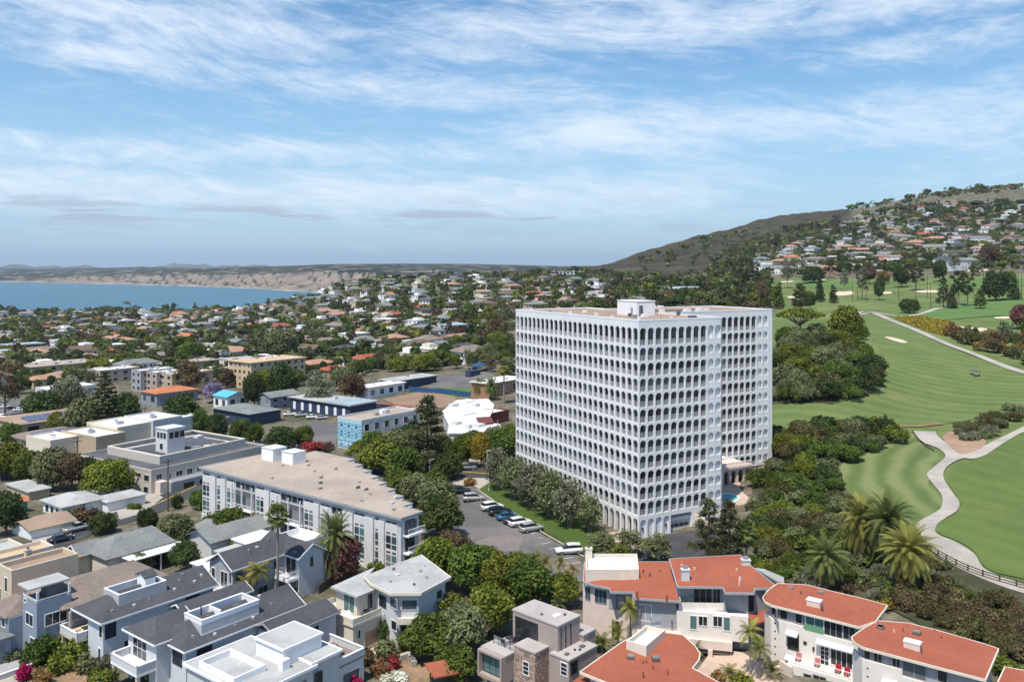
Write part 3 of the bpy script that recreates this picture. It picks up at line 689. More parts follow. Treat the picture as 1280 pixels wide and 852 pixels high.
def umbrella(p,r,m_,label,h=2.3):
 t=thing('parasol',label,'parasol',p);c=MB();n=8
 ring=[p+Vector((math.cos(2*math.pi*i/n)*r,math.sin(2*math.pi*i/n)*r,h-.35))for i in range(n)]
 c.add([p+Vector((0,0,h))]+ring,[(0,i+1,(i+1)%n+1)for i in range(n)])
 low=[q-Vector((0,0,.15))for q in ring];c.add(ring+low,[(i,i+n,(i+1)%n+n,(i+1)%n)for i in range(n)])
 c.build('canopy',m_,t);MB().tube(p,p+Vector((0,0,h-.02)),.04,n=6).build('pole',M_METAL,t);MB().tube(p,p+Vector((0,0,.1)),.3,n=10).build('base',M_DGREY,t)
 return t
umbrella(tw(LR+13.2,15.2,6.6),1.35,M_WHITE,'white parasol open on the pavilion roof terrace behind the tower')
def table_at(p,r,h,m_,label,name='round_table'):
 t=thing(name,label,'table',p);MB().tube(p+Vector((0,0,h-.06)),p+Vector((0,0,h)),r,n=14).build('top',m_,t)
 MB().tube(p,p+Vector((0,0,h-.06)),.06).build('pedestal',M_DFRAME,t);MB().tube(p,p+Vector((0,0,.05)),r*.5,n=10).build('base',M_DFRAME,t);return t
table_at(tw(LR+12.4,15.6,6.6),.55,.75,M_WHITE,'white round table under the parasol on the pavilion terrace')
deck=MB();deck.prism([(p.x,p.y)for p in(tw(LR+.02,.4,0),tw(LR+12.6,.4,0),tw(LR+17.5,6,0),tw(LR+19,13.55,0),tw(LR+.02,13.55,0))],-1,2.95);deck=deck.build('pool_terrace',M_PAVE);tag(deck,kind='structure')
def ellipse(cx,cy,rx,ry,n=28):return[(lambda p:(p.x,p.y))(tw(cx+math.cos(2*math.pi*i/n)*rx,cy+math.sin(2*math.pi*i/n)*ry,0))for i in range(n)]
M_POOL=glass('pool_water',(0.04,0.42,0.45),0.05,0.5)
pool=thing('swimming_pool','oval turquoise swimming pool on the blush terrace beside the tower','pool',tw(LR+4.7,6.2,2.95),TA)
MB().prism(ellipse(LR+4.7,6.2,4.3,3.2),2.7,2.985).build('water',M_POOL,pool)
f=MB();a_,b_=ellipse(LR+4.7,6.2,4.65,3.55),ellipse(LR+4.7,6.2,4.3,3.2)
for i in range(28):
 j=(i+1)%28;f.hexa([(*a_[i],2.95),(*a_[j],2.95),(*b_[j],2.95),(*b_[i],2.95)],[(*a_[i],3.06),(*a_[j],3.06),(*b_[j],3.06),(*b_[i],3.06)])
f.build('coping',M_WHITE,pool)
wl_=MB()
pa,pb=tw(12.9,-.05,0),tw(14.4,-7.5,0)
wl_.hexa([(pa.x,pa.y,-1),(pb.x,pb.y,-1),(pb.x+.35,pb.y+.05,-1),(pa.x+.35,pa.y+.05,-1)],[(pa.x,pa.y,3.0),(pb.x,pb.y,1.6),(pb.x+.35,pb.y+.05,1.6),(pa.x+.35,pa.y+.05,3.0)])
tag(wl_.build('retaining_wall',M_PINKC),'blush retaining wall beside the driveway at the tower garage','wall')
# ---------------------------------------------------------------- sea, far shore, far hills
M_SEA=bpy.data.materials.new('sea_water');M_SEA.use_nodes=True
def _sea():
 t=M_SEA.node_tree;b=t.nodes['Principled BSDF'];b.inputs['Roughness'].default_value=0.35;b.inputs['Specular IOR Level'].default_value=0.25
 g=t.nodes.new('ShaderNodeNewGeometry');mp=t.nodes.new('ShaderNodeMapping');mp.inputs['Scale'].default_value=(1,0.25,1)
 t.links.new(g.outputs['Position'],mp.inputs[0])
 n=t.nodes.new('ShaderNodeTexNoise');n.inputs['Scale'].default_value=0.004;n.inputs['Detail'].default_value=8;t.links.new(mp.outputs[0],n.inputs['Vector'])
 x=t.nodes.new('ShaderNodeMix');x.data_type='RGBA';t.links.new(n.outputs['Fac'],x.inputs[0])
 x.inputs[6].default_value=(0.020,0.095,0.150,1);x.inputs[7].default_value=(0.045,0.145,0.205,1);t.links.new(x.outputs[2],b.inputs['Base Color'])
_sea()
SEA=-30.0
me=mesh_from('sea',[(-9000,1000,SEA),(3000,1000,SEA),(3000,9000,SEA),(-9000,9000,SEA)],[(0,1,2,3)],M_SEA)
o=bpy.data.objects.new('sea',me);COL.objects.link(o);o['kind']='structure'
def _shore(u):return np.interp(u,[-300,0,100,200,300,365,420,470,700,1300],[5900,5150,4600,4050,3500,3020,2750,2500,2350,2300])
def _coast():
 us=np.linspace(-260,1100,760);ts=np.concatenate([[-30,0,25,60,100,150,210,280,360,460],np.arange(560,4800,120)])
 U,T=np.meshgrid(us,ts,indexing='ij');S=_shore(U);D=S+T
 x=(U-640)/FOC*D;y=D
 rs=np.random.default_rng(5)
 def fbm(a,b,s):
  out=0
  for k in range(4):
   ph=rs.uniform(0,6.28,6);f=2**k/s
   out=out+(np.sin(a*f+ph[0]+1.7*np.sin(b*f*.8+ph[1]))+np.sin(b*f*1.1+ph[2]+1.3*np.sin(a*f*.9+ph[3])))/2**k
  return out
 gul=fbm(x,y,120.0);big=fbm(x,y,900.0)
 top=np.interp(U,[-260,0,150,300,420,700,1100],[12,17,30,56,74,60,60])+5*big
 g2=.6*np.abs(np.sin(U/7.3+1.6*np.sin(U/17.0)+T/160))+.45*np.abs(np.sin(U/3.1+1.2*np.sin(U/8.0)-T/90))+.3*np.abs(np.sin(U/1.7+T/70))
 cliff=np.clip((T-62*g2*np.clip(T/120,0,1)*np.clip(U/250,.25,1)+20*gul+45)/np.interp(U,[0,200,420],[260,380,520]),0,1)**0.8
 far=np.interp(T,[350,1200,2600,4700],[0,.42,.8,1.0])*np.interp(U,[-260,0,150,300,420,640,1100],[68,62,52,36,32,40,40])
 z=SEA+top*cliff+far+1.2*fbm(x,y,260.0)*np.clip(T/400,0,1)
 z=np.where(T<=0,SEA-1+T*.1,z)
 n,m=U.shape;idx=np.arange(n*m).reshape(n,m)
 f=np.stack([idx[:-1,:-1],idx[1:,:-1],idx[1:,1:],idx[:-1,1:]],-1).reshape(-1,4)
 mt=bpy.data.materials.new('coastal_bluff');mt.use_nodes=True;t=mt.node_tree;b=t.nodes['Principled BSDF'];b.inputs['Roughness'].default_value=1;b.inputs['Specular IOR Level'].default_value=0.05
 g=t.nodes.new('ShaderNodeNewGeometry');sp=t.nodes.new('ShaderNodeSeparateXYZ');t.links.new(g.outputs['Normal'],sp.inputs[0])
 def noise(sc,det=7):
  q=t.nodes.new('ShaderNodeTexNoise');q.inputs['Scale'].default_value=sc;q.inputs['Detail'].default_value=det;q.inputs['Roughness'].default_value=0.7;t.links.new(g.outputs['Position'],q.inputs['Vector']);return q.outputs['Fac']
 def ramp(v,lo,hi):
  r=t.nodes.new('ShaderNodeMapRange');r.interpolation_type='SMOOTHSTEP';r.inputs[1].default_value=lo;r.inputs[2].default_value=hi;t.links.new(v,r.inputs[0]);return r.outputs[0]
 def mix(fac,a,c):
  q=t.nodes.new('ShaderNodeMix');q.data_type='RGBA';t.links.new(fac,q.inputs[0])
  for k,v in((6,a),(7,c)):
   if isinstance(v,tuple):q.inputs[k].default_value=(*v,1)
   else:t.links.new(v,q.inputs[k])
  return q.outputs[2]
 rock=mix(ramp(noise(0.006),0.4,0.62),(0.27,0.215,0.175),(0.20,0.175,0.15))
 rock=mix(ramp(noise(0.014),0.50,0.66),rock,(0.085,0.08,0.055))
 topc=mix(ramp(noise(0.004,9),0.44,0.6),(0.020,0.030,0.020),(0.060,0.058,0.042))
 vo=t.nodes.new('ShaderNodeTexVoronoi');vo.inputs['Scale'].default_value=0.022;t.links.new(g.outputs['Position'],vo.inputs['Vector'])
 cc=t.nodes.new('ShaderNodeSeparateColor');t.links.new(vo.outputs['Color'],cc.inputs[0])
 topc=mix(ramp(cc.outputs[0],0.93,0.95),topc,(0.42,0.36,0.32))
 steep=ramp(sp.outputs[2],0.982,0.93)
 q=t.nodes.new('ShaderNodeMapRange');q.inputs[1].default_value=0.998;q.inputs[2].default_value=0.975;t.links.new(sp.outputs[2],q.inputs[0])
 t.links.new(mix(q.outputs[0],topc,rock),b.inputs['Base Color'])
 me=mesh_from('far_coast',np.stack([x.ravel(),y.ravel(),z.ravel()],1),f,mt)
 o=bpy.data.objects.new('far_coast',me);COL.objects.link(o);o['kind']='structure'
 uu=np.linspace(-260,430,120);s0=_shore(uu);w=26+14*np.sin(uu*.11)+10*np.sin(uu*.37)
 a=np.stack([(uu-640)/FOC*(s0+10),s0+10,np.full_like(uu,SEA+.3)],1);c=np.stack([(uu-640)/FOC*(s0-w),s0-w,np.full_like(uu,SEA+.3)],1)
 k=np.arange(119);f=np.stack([k,k+1,k+121,k+120],-1)
 me=mesh_from('surf',np.concatenate([c,a]),f,mat('sea_foam',(0.72,0.74,0.74),0.9,0.1,0.02));o=bpy.data.objects.new('surf',me);COL.objects.link(o);o['kind']='structure'
 M_RANGE=mat('far_range',(0.10,0.11,0.09),1.0,0.2,0.001)
 for D,amp,base,sd,u0,u1 in((13500,60,92,3,-100,760),(17000,90,100,8,60,460)):
  r2=np.random.default_rng(sd);us=np.linspace(u0,u1,160);ph=r2.uniform(0,6.28,6)
  env=np.clip((us-u0)/120,0,1)*np.clip((u1-us)/160,0,1)
  h=base*env+amp*env*(0.5*np.sin(us/37+ph[0])+.35*np.sin(us/17+ph[1])+.2*np.sin(us/7+ph[2])+.1*np.sin(us/3+ph[3]))-30
  xs=(us-640)/FOC*D
  v=np.concatenate([np.stack([xs,np.full_like(xs,D-900),np.full_like(xs,-60.0)],1),np.stack([xs,np.full_like(xs,D),h+20],1),np.stack([xs,np.full_like(xs,D+1500),np.full_like(xs,-60.0)],1)])
  n=len(us);k=np.arange(n-1);f=np.concatenate([np.stack([k,k+1,k+1+n,k+n],-1),np.stack([k+n,k+1+n,k+1+2*n,k+2*n],-1)])
  o=bpy.data.objects.new('mountain',mesh_from('mountain',v,f,M_RANGE));COL.objects.link(o);o['kind']='structure'
_coast()
me=mesh_from('inland_plain',[(-12000,5200,-31),(9000,2400,-31),(16000,24000,-31),(-16000,24000,-31)],[(0,1,2,3)],mat('plain_ground',(0.08,0.08,0.05),1,0.3,0.002))
o=bpy.data.objects.new('inland_plain',me);COL.objects.link(o);o['kind']='structure'
# ---------------------------------------------------------------- roads, lots, paths, lawns, golf course
sheet('parking_lot',[(553,612),(575,603),(598,612),(622,632),(655,655),(700,682),(733,708),(728,728),(700,722),(650,716),(590,712),(540,690),(535,655),(545,625)],M_ASPH,0.10,2.5)
sheet('asphalt_patch',[(592,678),(622,667),(655,672),(648,688),(610,692)],patchy('patched_asphalt',(0.20,0.175,0.165),(0.17,0.155,0.15),0.2,1.5),0.125,2.0)
strip('street',[(420,572),(480,577),(560,585),(640,593),(690,600)],10.5,M_ASPHD,0.09)
strip('street_centre_line',[(470,577),(560,588),(640,595)],0.35,M_YLINE,0.13,1.0)
strip('pavement',[(440,566),(520,571),(600,576),(660,581)],2.4,M_CONC,0.12)
sheet('pavement',[(560,602),(580,597),(606,598),(612,603),(600,612),(590,606),(572,607)],M_CONC,0.13,1.5)
sheet('lawn',[(597,613),(612,603),(640,600),(665,612),(720,645),(760,668),(775,684),(745,690),(728,690),(700,675),(655,650),(622,628)],M_LAWN,0.14,2.0)
strip('kerb',[(596,612),(622,630),(655,652),(700,679),(730,697)],0.35,M_CONC,0.22,1.0)
sheet('driveway',[(832,668),(862,664),(905,655),(915,690),(900,712),(840,705),(795,700),(800,684)],M_ASPHD,0.11,2.0)
sheet('pavement',[(745,668),(775,664),(800,674),(800,684),(790,690),(765,684)],M_PAVE,0.12,1.5)
for k in range(14):
 f=k/13;u=604+f*122;v=623+f*80
 a=ground(u,v);dirn=Vector((-.79,-.45,0)).normalized();b=a+dirn*(1.9 if k>8 else 1.0)
 sheet('stall_marking',ribbon([(a.x,a.y),(b.x,b.y)],0.13),M_LINE,0.14,1.2,world=True)
strip('avenue',[(-60,730),(0,706),(50,684),(85,669),(125,655),(170,642),(215,622),(262,600),(300,585)],9.0,M_ASPHD,0.10)
strip('avenue_centre_line',[(-40,721),(0,704),(50,683),(85,668),(125,654),(170,641),(215,621),(262,599)],0.3,M_YLINE,0.14,1.0)
strip('pavement',[(100,655),(130,643),(160,633),(190,621),(215,610),(262,589)],2.2,M_CONC,0.15)
sheet('forecourt',[(165,624),(192,615),(204,622),(178,642),(150,650),(146,640)],M_CONC,0.17,1.5)
sheet('driveway',[(38,672),(72,652),(88,650),(88,662),(60,678),(42,682)],M_CONC,0.16,1.5)
sheet('driveway',[(62,640),(80,640),(92,660),(78,668),(64,660)],M_CONC,0.18,1.5)
sheet('parking_lot',[(232,541),(250,537),(330,557),(345,567),(318,574),(290,578),(262,566),(232,556)],M_ASPHD,0.16,3)
sheet('kerb',[(250,536),(252,533),(340,556),(345,562),(343,564),(330,557)],M_CONC,0.2,1.5)
for k in range(12):
 f=k/11;a=ground(256+f*74,543+f*22);b=a+Vector((-.62,-.79,0))*4.5
 sheet('stall_marking',ribbon([(a.x,a.y),(b.x,b.y)],0.16),M_LINE,0.22,1.5,world=True)
sheet('parking_lot',[(345,548),(395,525),(425,532),(420,560),(380,575),(345,570)],M_ASPH,0.2,4)
sheet('school_drive',[(150,520),(185,513),(212,518),(216,526),(200,536),(175,532)],M_ASPH,0.2,3)
sheet('parking_lot',[(0,500),(20,497),(55,510),(60,520),(30,525),(0,520)],M_ASPH,0.2,5)
sheet('school_drive',[(545,472),(600,462),(622,472),(590,487),(535,485)],M_ASPH,0.25,4)
sheet('school_field',[(510,492),(540,484),(590,486),(588,493),(560,497)],M_TURF,0.25,4)
sheet('clay_court',[(478,500),(530,489),(572,497),(565,510),(510,512)],M_CLAY,0.27,4)
sheet('running_track',[(412,503),(425,500),(520,508),(512,513),(470,508)],mat('red_track',(0.33,0.09,0.05),0.9,0.15,0.5),0.3,4)
strip('dirt_road',[(582,400),(592,406),(603,413),(606,418)],7,M_SANDB,0.4,5)
sheet('terrace',[(0,790),(20,803),(38,840),(25,868),(-40,868),(-40,790)],M_CONC,0.08,2)
sheet('bare_bank',[(42,822),(62,812),(90,830),(110,845),(130,868),(30,868)],M_SOIL,0.1,2)
sheet('driveway',[(400,832),(440,822),(470,808),(490,805),(462,822),(440,850),(400,868),(380,862)],M_PAVE,0.1,2)
sheet('bare_bank',[(490,822),(540,818),(575,835),(600,868),(480,868)],M_SOIL,0.1,2)
sheet('driveway',[(885,822),(905,815),(928,818),(962,838),(985,868),(880,868),(862,850),(875,836)],M_PAVE,0.35,2)
strip('private_drive',[(392,806),(372,790),(345,762),(372,738),(398,728)],5.0,M_ASPHD,0.1)
sheet('sand_scar',[(942,668),(955,659),(975,655),(975,664),(960,680),(945,684)],M_SANDB,0.3,1.5,round_=4)
sheet('fairway',[(964,541),(962,512),(1000,505),(1052,497),(1098,478),(1110,462),(1102,440),(1086,418),(1078,398),(1100,392),(1130,406),(1165,425),(1205,442),(1250,457),(1340,480),(1340,505),(1280,512),(1240,520),(1195,528),(1150,533),(1060,535)],M_FAIR,0.15,4,round_=4)
sheet('tee_lawn',[(1042,588),(1075,570),(1112,556),(1140,541),(1155,558),(1176,572),(1172,592),(1160,605),(1174,622),(1178,634),(1160,650),(1142,656),(1110,652),(1080,632),(1056,612)],grass('tee_turf',(0.092,0.138,0.044),(0.180,0.212,0.088),0.22,3.0,ring=(135.0,150.0),dry=(0.23,0.22,0.075),dryness=0.55),0.15,2,round_=4)
sheet('rough',[(1340,520),(1270,545),(1240,562),(1205,582),(1186,598),(1194,618),(1203,635),(1198,642),(1176,652),(1170,665),(1200,678),(1218,690),(1234,712),(1280,724),(1340,740)],M_GREENR,0.15,3,round_=3)
PL=[uv('s',*p)for p in((832,-2),(848,20),(872,42),(905,55),(940,70),(966,98),(935,130),(895,165),(897,185),(922,218),(950,255),(952,295),(930,322),(850,368),(858,400),(880,445),(960,515),(1100,585),(1300,655))]
PR=[uv('s',*p)for p in((925,0),(940,24),(965,42),(1000,70),(1040,85),(1085,76),(1125,55),(1180,28),(1310,-35),(1310,-12),(1260,10),(1190,52),(1130,92),(1075,110),(1034,108),(975,138),(957,180),(988,238),(1020,280),(1014,315),(970,345),(935,370),(925,400),(950,420),(1000,440),(1080,490),(1105,530),(1140,560),(1300,620))]
cl_=lambda L:[(p.x,p.y)for p in smooth_line([Vector(q)for q in wpoly(L)],5)]
sheet('cart_path',cl_(PL)+cl_(PR)[::-1],M_PATH,0.24,1.6,world=True)
strip('cart_path',[(1066,396),(1090,392),(1112,400),(1140,411),(1180,429),(1225,446),(1330,478)],3.6,M_PATH,0.35,3)
strip('cart_path',[(1068,397),(1080,390),(1130,396),(1175,385),(1200,380)],3.4,M_PATH,0.4,4)
strip('cart_path',[(1065,533),(1120,533),(1150,533),(1178,530)],1.6,M_SOIL,0.26,2)
sheet('bare_bank',[(1178,548),(1190,540),(1215,545),(1232,551),(1228,560),(1208,568),(1196,566)],patchy('pink_soil',(0.36,0.24,0.17),(0.28,0.19,0.13),0.2,1.5),0.27,2,round_=3)
for k,p in enumerate((((1106,421.5),(1118,423),(1134,428),(1128,429.5),(1112,425)),((1182,404),(1205,409),(1232,411),(1228,415),(1195,411)),((1243,397),(1262,396),(1260,399),(1246,399)),((1040,366),(1062,364),(1066,368),(1048,370)),((985,371),(996,370),(997,373),(986,373)),((1145,364),(1168,363),(1172,366),(1150,366)),((925,341.5),(950,341),(952,343),(928,343)),((830,351),(850,350.2),(852,351.5),(832,352)),((1210,338),(1232,336.6),(1234,338.5),(1214,340)),((1095,366),(1112,365),(1114,367.4),(1098,368)),((976,352),(990,351.4),(991,352.8),(978,353.2)),((1015,350),(1030,349),(1031,350.6),(1017,351)))):
 sheet('bunker',p,M_SANDB,0.35,3,round_=4)
for p in(((1170,352),(1240,347),(1290,352),(1260,360),(1190,360)),((1000,356),(1050,352),(1090,357),(1040,361)),((1110,392),(1200,380),(1290,376),(1290,392),(1230,396),(1160,400)),((870,353),(910,347),(940,350),(905,356)),((905,344),(960,340),(975,343),(930,347))):
 sheet('green',p,grass('putting_turf',(0.085,0.16,0.045),(0.12,0.20,0.065),0.1,6,0.5,dryness=0.2),0.3,6,round_=4)
# ---------------------------------------------------------------- building helpers
G_ANG=math.radians(52.3)
class Frame:
 """a plan frame at a point: X to the right and away, Y to the left and away"""
 def __init__(s,o,ang=G_ANG):s.o=Vector((o[0],o[1]));s.a=ang;s.X=Vector((math.cos(ang),math.sin(ang)));s.Y=Vector((-math.sin(ang),math.cos(ang)))
 def __call__(s,x,y):return s.o+s.X*x+s.Y*y
 def rect(s,x0,x1,y0,y1):return[s(x0,y0),s(x1,y0),s(x1,y1),s(x0,y1)]
class Face:
 """an upright wall line p0-p1; pixels of the photograph are met with it to find where its openings sit"""
 def __init__(s,p0,p1):
  s.p0=Vector((p0[0],p0[1]));d=Vector((p1[0],p1[1]))-s.p0;s.len=d.length;s.d=d.normalized()
  s.n=Vector((s.d.y,-s.d.x))
  if s.n.dot(-s.p0)<0:s.n=-s.n
 def px(s,u,v):
  r=Vector(((u-640)/FOC,1.0));k=s.p0.dot(s.n)/r.dot(s.n);q=r*k
  return(q-s.p0).dot(s.d),CAMZ-(v-HOR)*k/FOC
 def __call__(s,a,z,out=0.0):
  q=s.p0+s.d*a+s.n*out;return Vector((q.x,q.y,z))
 def slab(s,mb,a0,a1,z0,z1,o0,o1):
  P=[s(a0,z0,o0),s(a1,z0,o0),s(a1,z0,o1),s(a0,z0,o1)];T=[s(a0,z1,o0),s(a1,z1,o0),s(a1,z1,o1),s(a0,z1,o1)]
  return mb.hexa(P,T)
def opening(parent,f,a0,a1,z0,z1,kind='window',fm=None,gm=None,mull=1,bars=0,fw=0.09,sill=False):
 """window or door standing 4 cm proud of wall face f: frame, panes between the mullions"""
 fm=fm or M_FRAME;gm=gm or M_GLASS
 if a0>a1:a0,a1=a1,a0
 if z0>z1:z0,z1=z1,z0
 m=MB()
 f.slab(m,a0-fw,a0,z0,z1,.0,.06);f.slab(m,a1,a1+fw,z0,z1,.0,.06)
 f.slab(m,a0-fw,a1+fw,z1,z1+fw,.0,.07);f.slab(m,a0-fw,a1+fw,z0-fw,z0,.0,.07 if not sill else.16)
 for k in range(1,mull):
  c=a0+(a1-a0)*k/mull;f.slab(m,c-.03,c+.03,z0,z1,.0,.055)
 for k in range(1,bars+1):
  c=z0+(z1-z0)*k/(bars+1);f.slab(m,a0,a1,c-.025,c+.025,.0,.05)
 o=m.build(kind,fm,parent)
 q=MB();q.add([f(a0,z0,.025),f(a1,z0,.025),f(a1,z1,.025),f(a0,z1,.025)],[(0,1,2,3)]);q.build('pane',gm,o)
 return o
def wpx(parent,f,view,x0,x1,y0,y1,kind='window',**k):
 """opening from its edges in a view of the photograph: left, right, top, bottom at its middle"""
 ul,vm=uv(view,x0,(y0+y1)/2);ur,_=uv(view,x1,0);um=(ul+ur)/2
 _,vt=uv(view,0,y0);_,vb=uv(view,0,y1)
 a0,_=f.px(ul,vm);a1,_=f.px(ur,vm);_,zt=f.px(um,vt);_,zb=f.px(um,vb)
 return opening(parent,f,a0,a1,zb,zt,kind,**k)
def walls(parent,pts,z0,z1,m,name='wall',top=True):
 return MB().prism(pts,z0,z1,top=top).build(name,m,parent)
def slab_roof(parent,pts,z,t=0.28,over=0.4,m=None,edge=None,name='roof'):
 p=inset(pts,-over)
 o=MB().prism(p,z,z+t).build(name,m or M_FLATG,parent)
 if edge:
  e=MB();a=inset(pts,-over-.03);b=inset(pts,-over+.15)
  for i in range(len(a)):
   j=(i+1)%len(a);e.hexa([(*a[i],z+.03),(*a[j],z+.03),(*b[j],z+.03),(*b[i],z+.03)],[(*a[i],z+t+.05),(*a[j],z+t+.05),(*b[j],z+t+.05),(*b[i],z+t+.05)])
  e.build('roof_edge',edge,o)
 return o
def parapet(parent,pts,z0,z1,m,t=0.22,name='parapet',cap=None):
 a=ccw(pts);b=inset(a,t);e=MB()
 for i in range(len(a)):
  j=(i+1)%len(a);e.hexa([(*a[i],z0),(*a[j],z0),(*b[j],z0),(*b[i],z0)],[(*a[i],z1),(*a[j],z1),(*b[j],z1),(*b[i],z1)])
 o=e.build(name,m,parent)
 if cap:
  e=MB();a2=inset(a,-.05);b2=inset(a,t+.05)
  for i in range(len(a)):
   j=(i+1)%len(a);e.hexa([(*a2[i],z1+.002),(*a2[j],z1+.002),(*b2[j],z1+.002),(*b2[i],z1+.002)],[(*a2[i],z1+.08),(*a2[j],z1+.08),(*b2[j],z1+.08),(*b2[i],z1+.08)])
  e.build('coping',cap,o)
 return o
def pitched(parent,fr,x0,x1,y0,y1,ze,rise,m,axis='x',hip0=0.0,hip1=0.0,over=0.5,trim=None,t=0.16,name='roof'):
 """gable or hip roof over a plan rectangle; axis = run of the ridge; hip0/hip1 = how far the ridge ends are drawn in"""
 a0,a1,b0,b1=x0-over,x1+over,y0-over,y1+over
 c=(lambda a,b,z:(*fr(a,b),z))if axis=='x' else(lambda a,b,z:(*fr(b,a),z))
 if axis!='x':a0,a1,b0,b1=y0-over,y1+over,x0-over,x1+over
 mid=(b0+b1)/2;e=MB()
 top=[c(a0,b0,ze),c(a1,b0,ze),c(a1,b1,ze),c(a0,b1,ze),c(a0+hip0,mid,ze+rise),c(a1-hip1,mid,ze+rise)]
 bot=[(p[0],p[1],p[2]-t)for p in top]
 F=[(0,1,5,4),(2,3,4,5),(0,4,3),(1,2,5)]if hip0 or hip1 else[(0,1,5,4),(2,3,4,5)]
 if hip0 and not hip1:F=[(0,1,5,4),(2,3,4,5),(0,4,3)]
 if hip1 and not hip0:F=[(0,1,5,4),(2,3,4,5),(1,2,5)]
 B=[tuple(i+6 for i in q[::-1])for q in F]
 ring=[0,1,5,2,3,4]if not(hip0 or hip1)else[0,1,2,3]if(hip0 and hip1)else[0,1,5,2,3]if hip0 else[0,1,2,3,4]
 S=[(ring[i],ring[i]+6,ring[(i+1)%len(ring)]+6,ring[(i+1)%len(ring)])for i in range(len(ring))]
 e.add(top+bot,F+B+S);o=e.build(name,m,parent)
 if trim:
  q=MB()
  pr=[(0,1),(1,2)if hip1 else None,(2,3),(3,0)if hip0 else None]+([]if hip0 else[(0,4),(4,3)])+([]if hip1 else[(1,5),(5,2)])
  for ab in pr:
   if ab is None:continue
   p0,p1=Vector(top[ab[0]]),Vector(top[ab[1]]);q.bar(p0-Vector((0,0,.10)),p1-Vector((0,0,.10)),.16,.20)
  q.build('fascia',trim,o)
 return o
def gable_wall(parent,fr,x,y0,y1,z0,ze,rise,m,axis='x',t=.12,name='gable'):
 """triangle of wall under a gable at plan line x (axis x) """
 c=(lambda a,b,z:(*fr(a,b),z))if axis=='x' else(lambda a,b,z:(*fr(b,a),z))
 mid=(y0+y1)/2;e=MB()
 A=[c(x,y0,ze),c(x,y1,ze),c(x,mid,ze+rise)];Bk=[c(x+t,y0,ze),c(x+t,y1,ze),c(x+t,mid,ze+rise)]
 e.add(A+Bk,[(0,1,2),(5,4,3),(0,3,4,1),(1,4,5,2),(2,5,3,0)]);return e.build(name,m,parent)
def bits(parent,fr,z,items,name='roof_vent'):
 """small roof fittings: (x, y, w, d, h, material, name)"""
 for it in items:
  x,y,w,d,h,m=it[:6]
  MB().prism(fr.rect(x,x+w,y,y+d),z if not callable(z)else z(x,y),(z if not callable(z)else z(x,y))+h).build(it[6]if len(it)>6 else name,m,parent)
def rail(parent,pts,z0,h,m,n_per_m=5.0,name='railing',post=.04):
 e=MB()
 for i in range(len(pts)-1):
  a,b=Vector((*pts[i],0)),Vector((*pts[i+1],0));L=(b-a).length;n=max(1,int(L*n_per_m))
  for k in range(n+1):
   p=a+(b-a)*(k/n);e.box(p.x-post/2,p.x+post/2,p.y-post/2,p.y+post/2,z0,z0+h-.05)
  e.bar(a+Vector((0,0,z0+h)),b+Vector((0,0,z0+h)),.09,.09);e.bar(a+Vector((0,0,z0+.12)),b+Vector((0,0,z0+.12)),.06,.06)
 return e.build(name,m,parent)
def solid_rail(parent,pts,z0,h,m,t=.14,cap=None,name='balcony_wall'):
 e=MB()
 for i in range(len(pts)-1):
  a,b=Vector((*pts[i],z0+h/2)),Vector((*pts[i+1],z0+h/2));d=(b-a).normalized()*(t/2)if i<len(pts)-2 else Vector((0,0,0));e.bar(a,b+d,t,h)
 o=e.build(name,m,parent)
 if cap:
  e=MB()
  for i in range(len(pts)-1):
   a,b=Vector((*pts[i],z0+h+.04)),Vector((*pts[i+1],z0+h+.04));d=(b-a).normalized()*.1;e.bar(a-d,b+d,t+.12,.08)
  e.build('coping',cap,o)
 return o
def chimney(parent,fr,x,y,w,d,z0,z1,m):
 c=MB().prism(fr.rect(x,x+w,y,y+d),z0,z1).build('chimney',m,parent)
 MB().prism(fr.rect(x-.07,x+w+.07,y-.07,y+d+.07),z1+.002,z1+.16).build('cap',m,c)
 MB().prism(fr.rect(x+w*.3,x+w*.7,y+d*.3,y+d*.7),z1+.162,z1+.45).build('flue',M_DGREY,c)
 return c
# ---------------------------------------------------------------- the long apartment block left of the tower
p0=at(501.1,648.4,9.6);fr=Frame(p0)
apt=thing('apartment_building','long three-storey white apartment block with flat buff gravel roof and stepped rear','apartment building',(p0.x,p0.y,0),group=None)
steps=[(5.0,0.0)]
xs=[(5.0,4.6),(7.4,4.6),(7.4,9.0),(9.7,9.0),(9.7,13.4),(12.0,13.4),(12.0,18),(14.3,18),(14.3,22.5),(16.6,22.5),(16.6,27),(18.9,27),(18.9,32),(21.2,32),(21.2,37),(23.6,37),(23.6,50.0),(20.0,50.0),(20.0,56.4)]
plan=[fr(.6,.6),fr(4.6,.6)]+[fr(x-.4,y-.3)for x,y in xs]+[fr(.6,56.1)]
roofp=[fr(0,0),fr(5.0,0)]+[fr(x,y)for x,y in xs]+[fr(0,56.6)]
walls(apt,plan,-5,9.35,M_LGREY)
rf=MB().prism(roofp,9.36,9.66).build('roof',M_FLATB,apt)
parapet(apt,inset(roofp,-.02),9.33,9.74,M_GREYW,.16,'roof_edge')
F1=Face(fr(.6,56.1),fr(.6,.6))
def apx(x):return F1.px(*uv('z4',x,300))[0]
L=F1.len
white_panels=[(130,158),(182,206),(392,418),(632,658),(775,822),(880,922),(948,975)]
for a,b in white_panels:
 m=MB();F1.slab(m,apx(a),apx(b),-3.5,8.35,0,.35);m.build('white_panel',M_FACADE,apt)
m=MB();F1.slab(m,0,L,-3.5,.6,0,.28);m.build('base_wall',M_FACADE,apt)
win_bays=[(92,128),(160,182),(208,246),(350,392),(420,466),(582,630),(660,712),(824,878),(924,947),(976,1035)]
zrows=[(0.95,3.05),(3.95,6.0)]
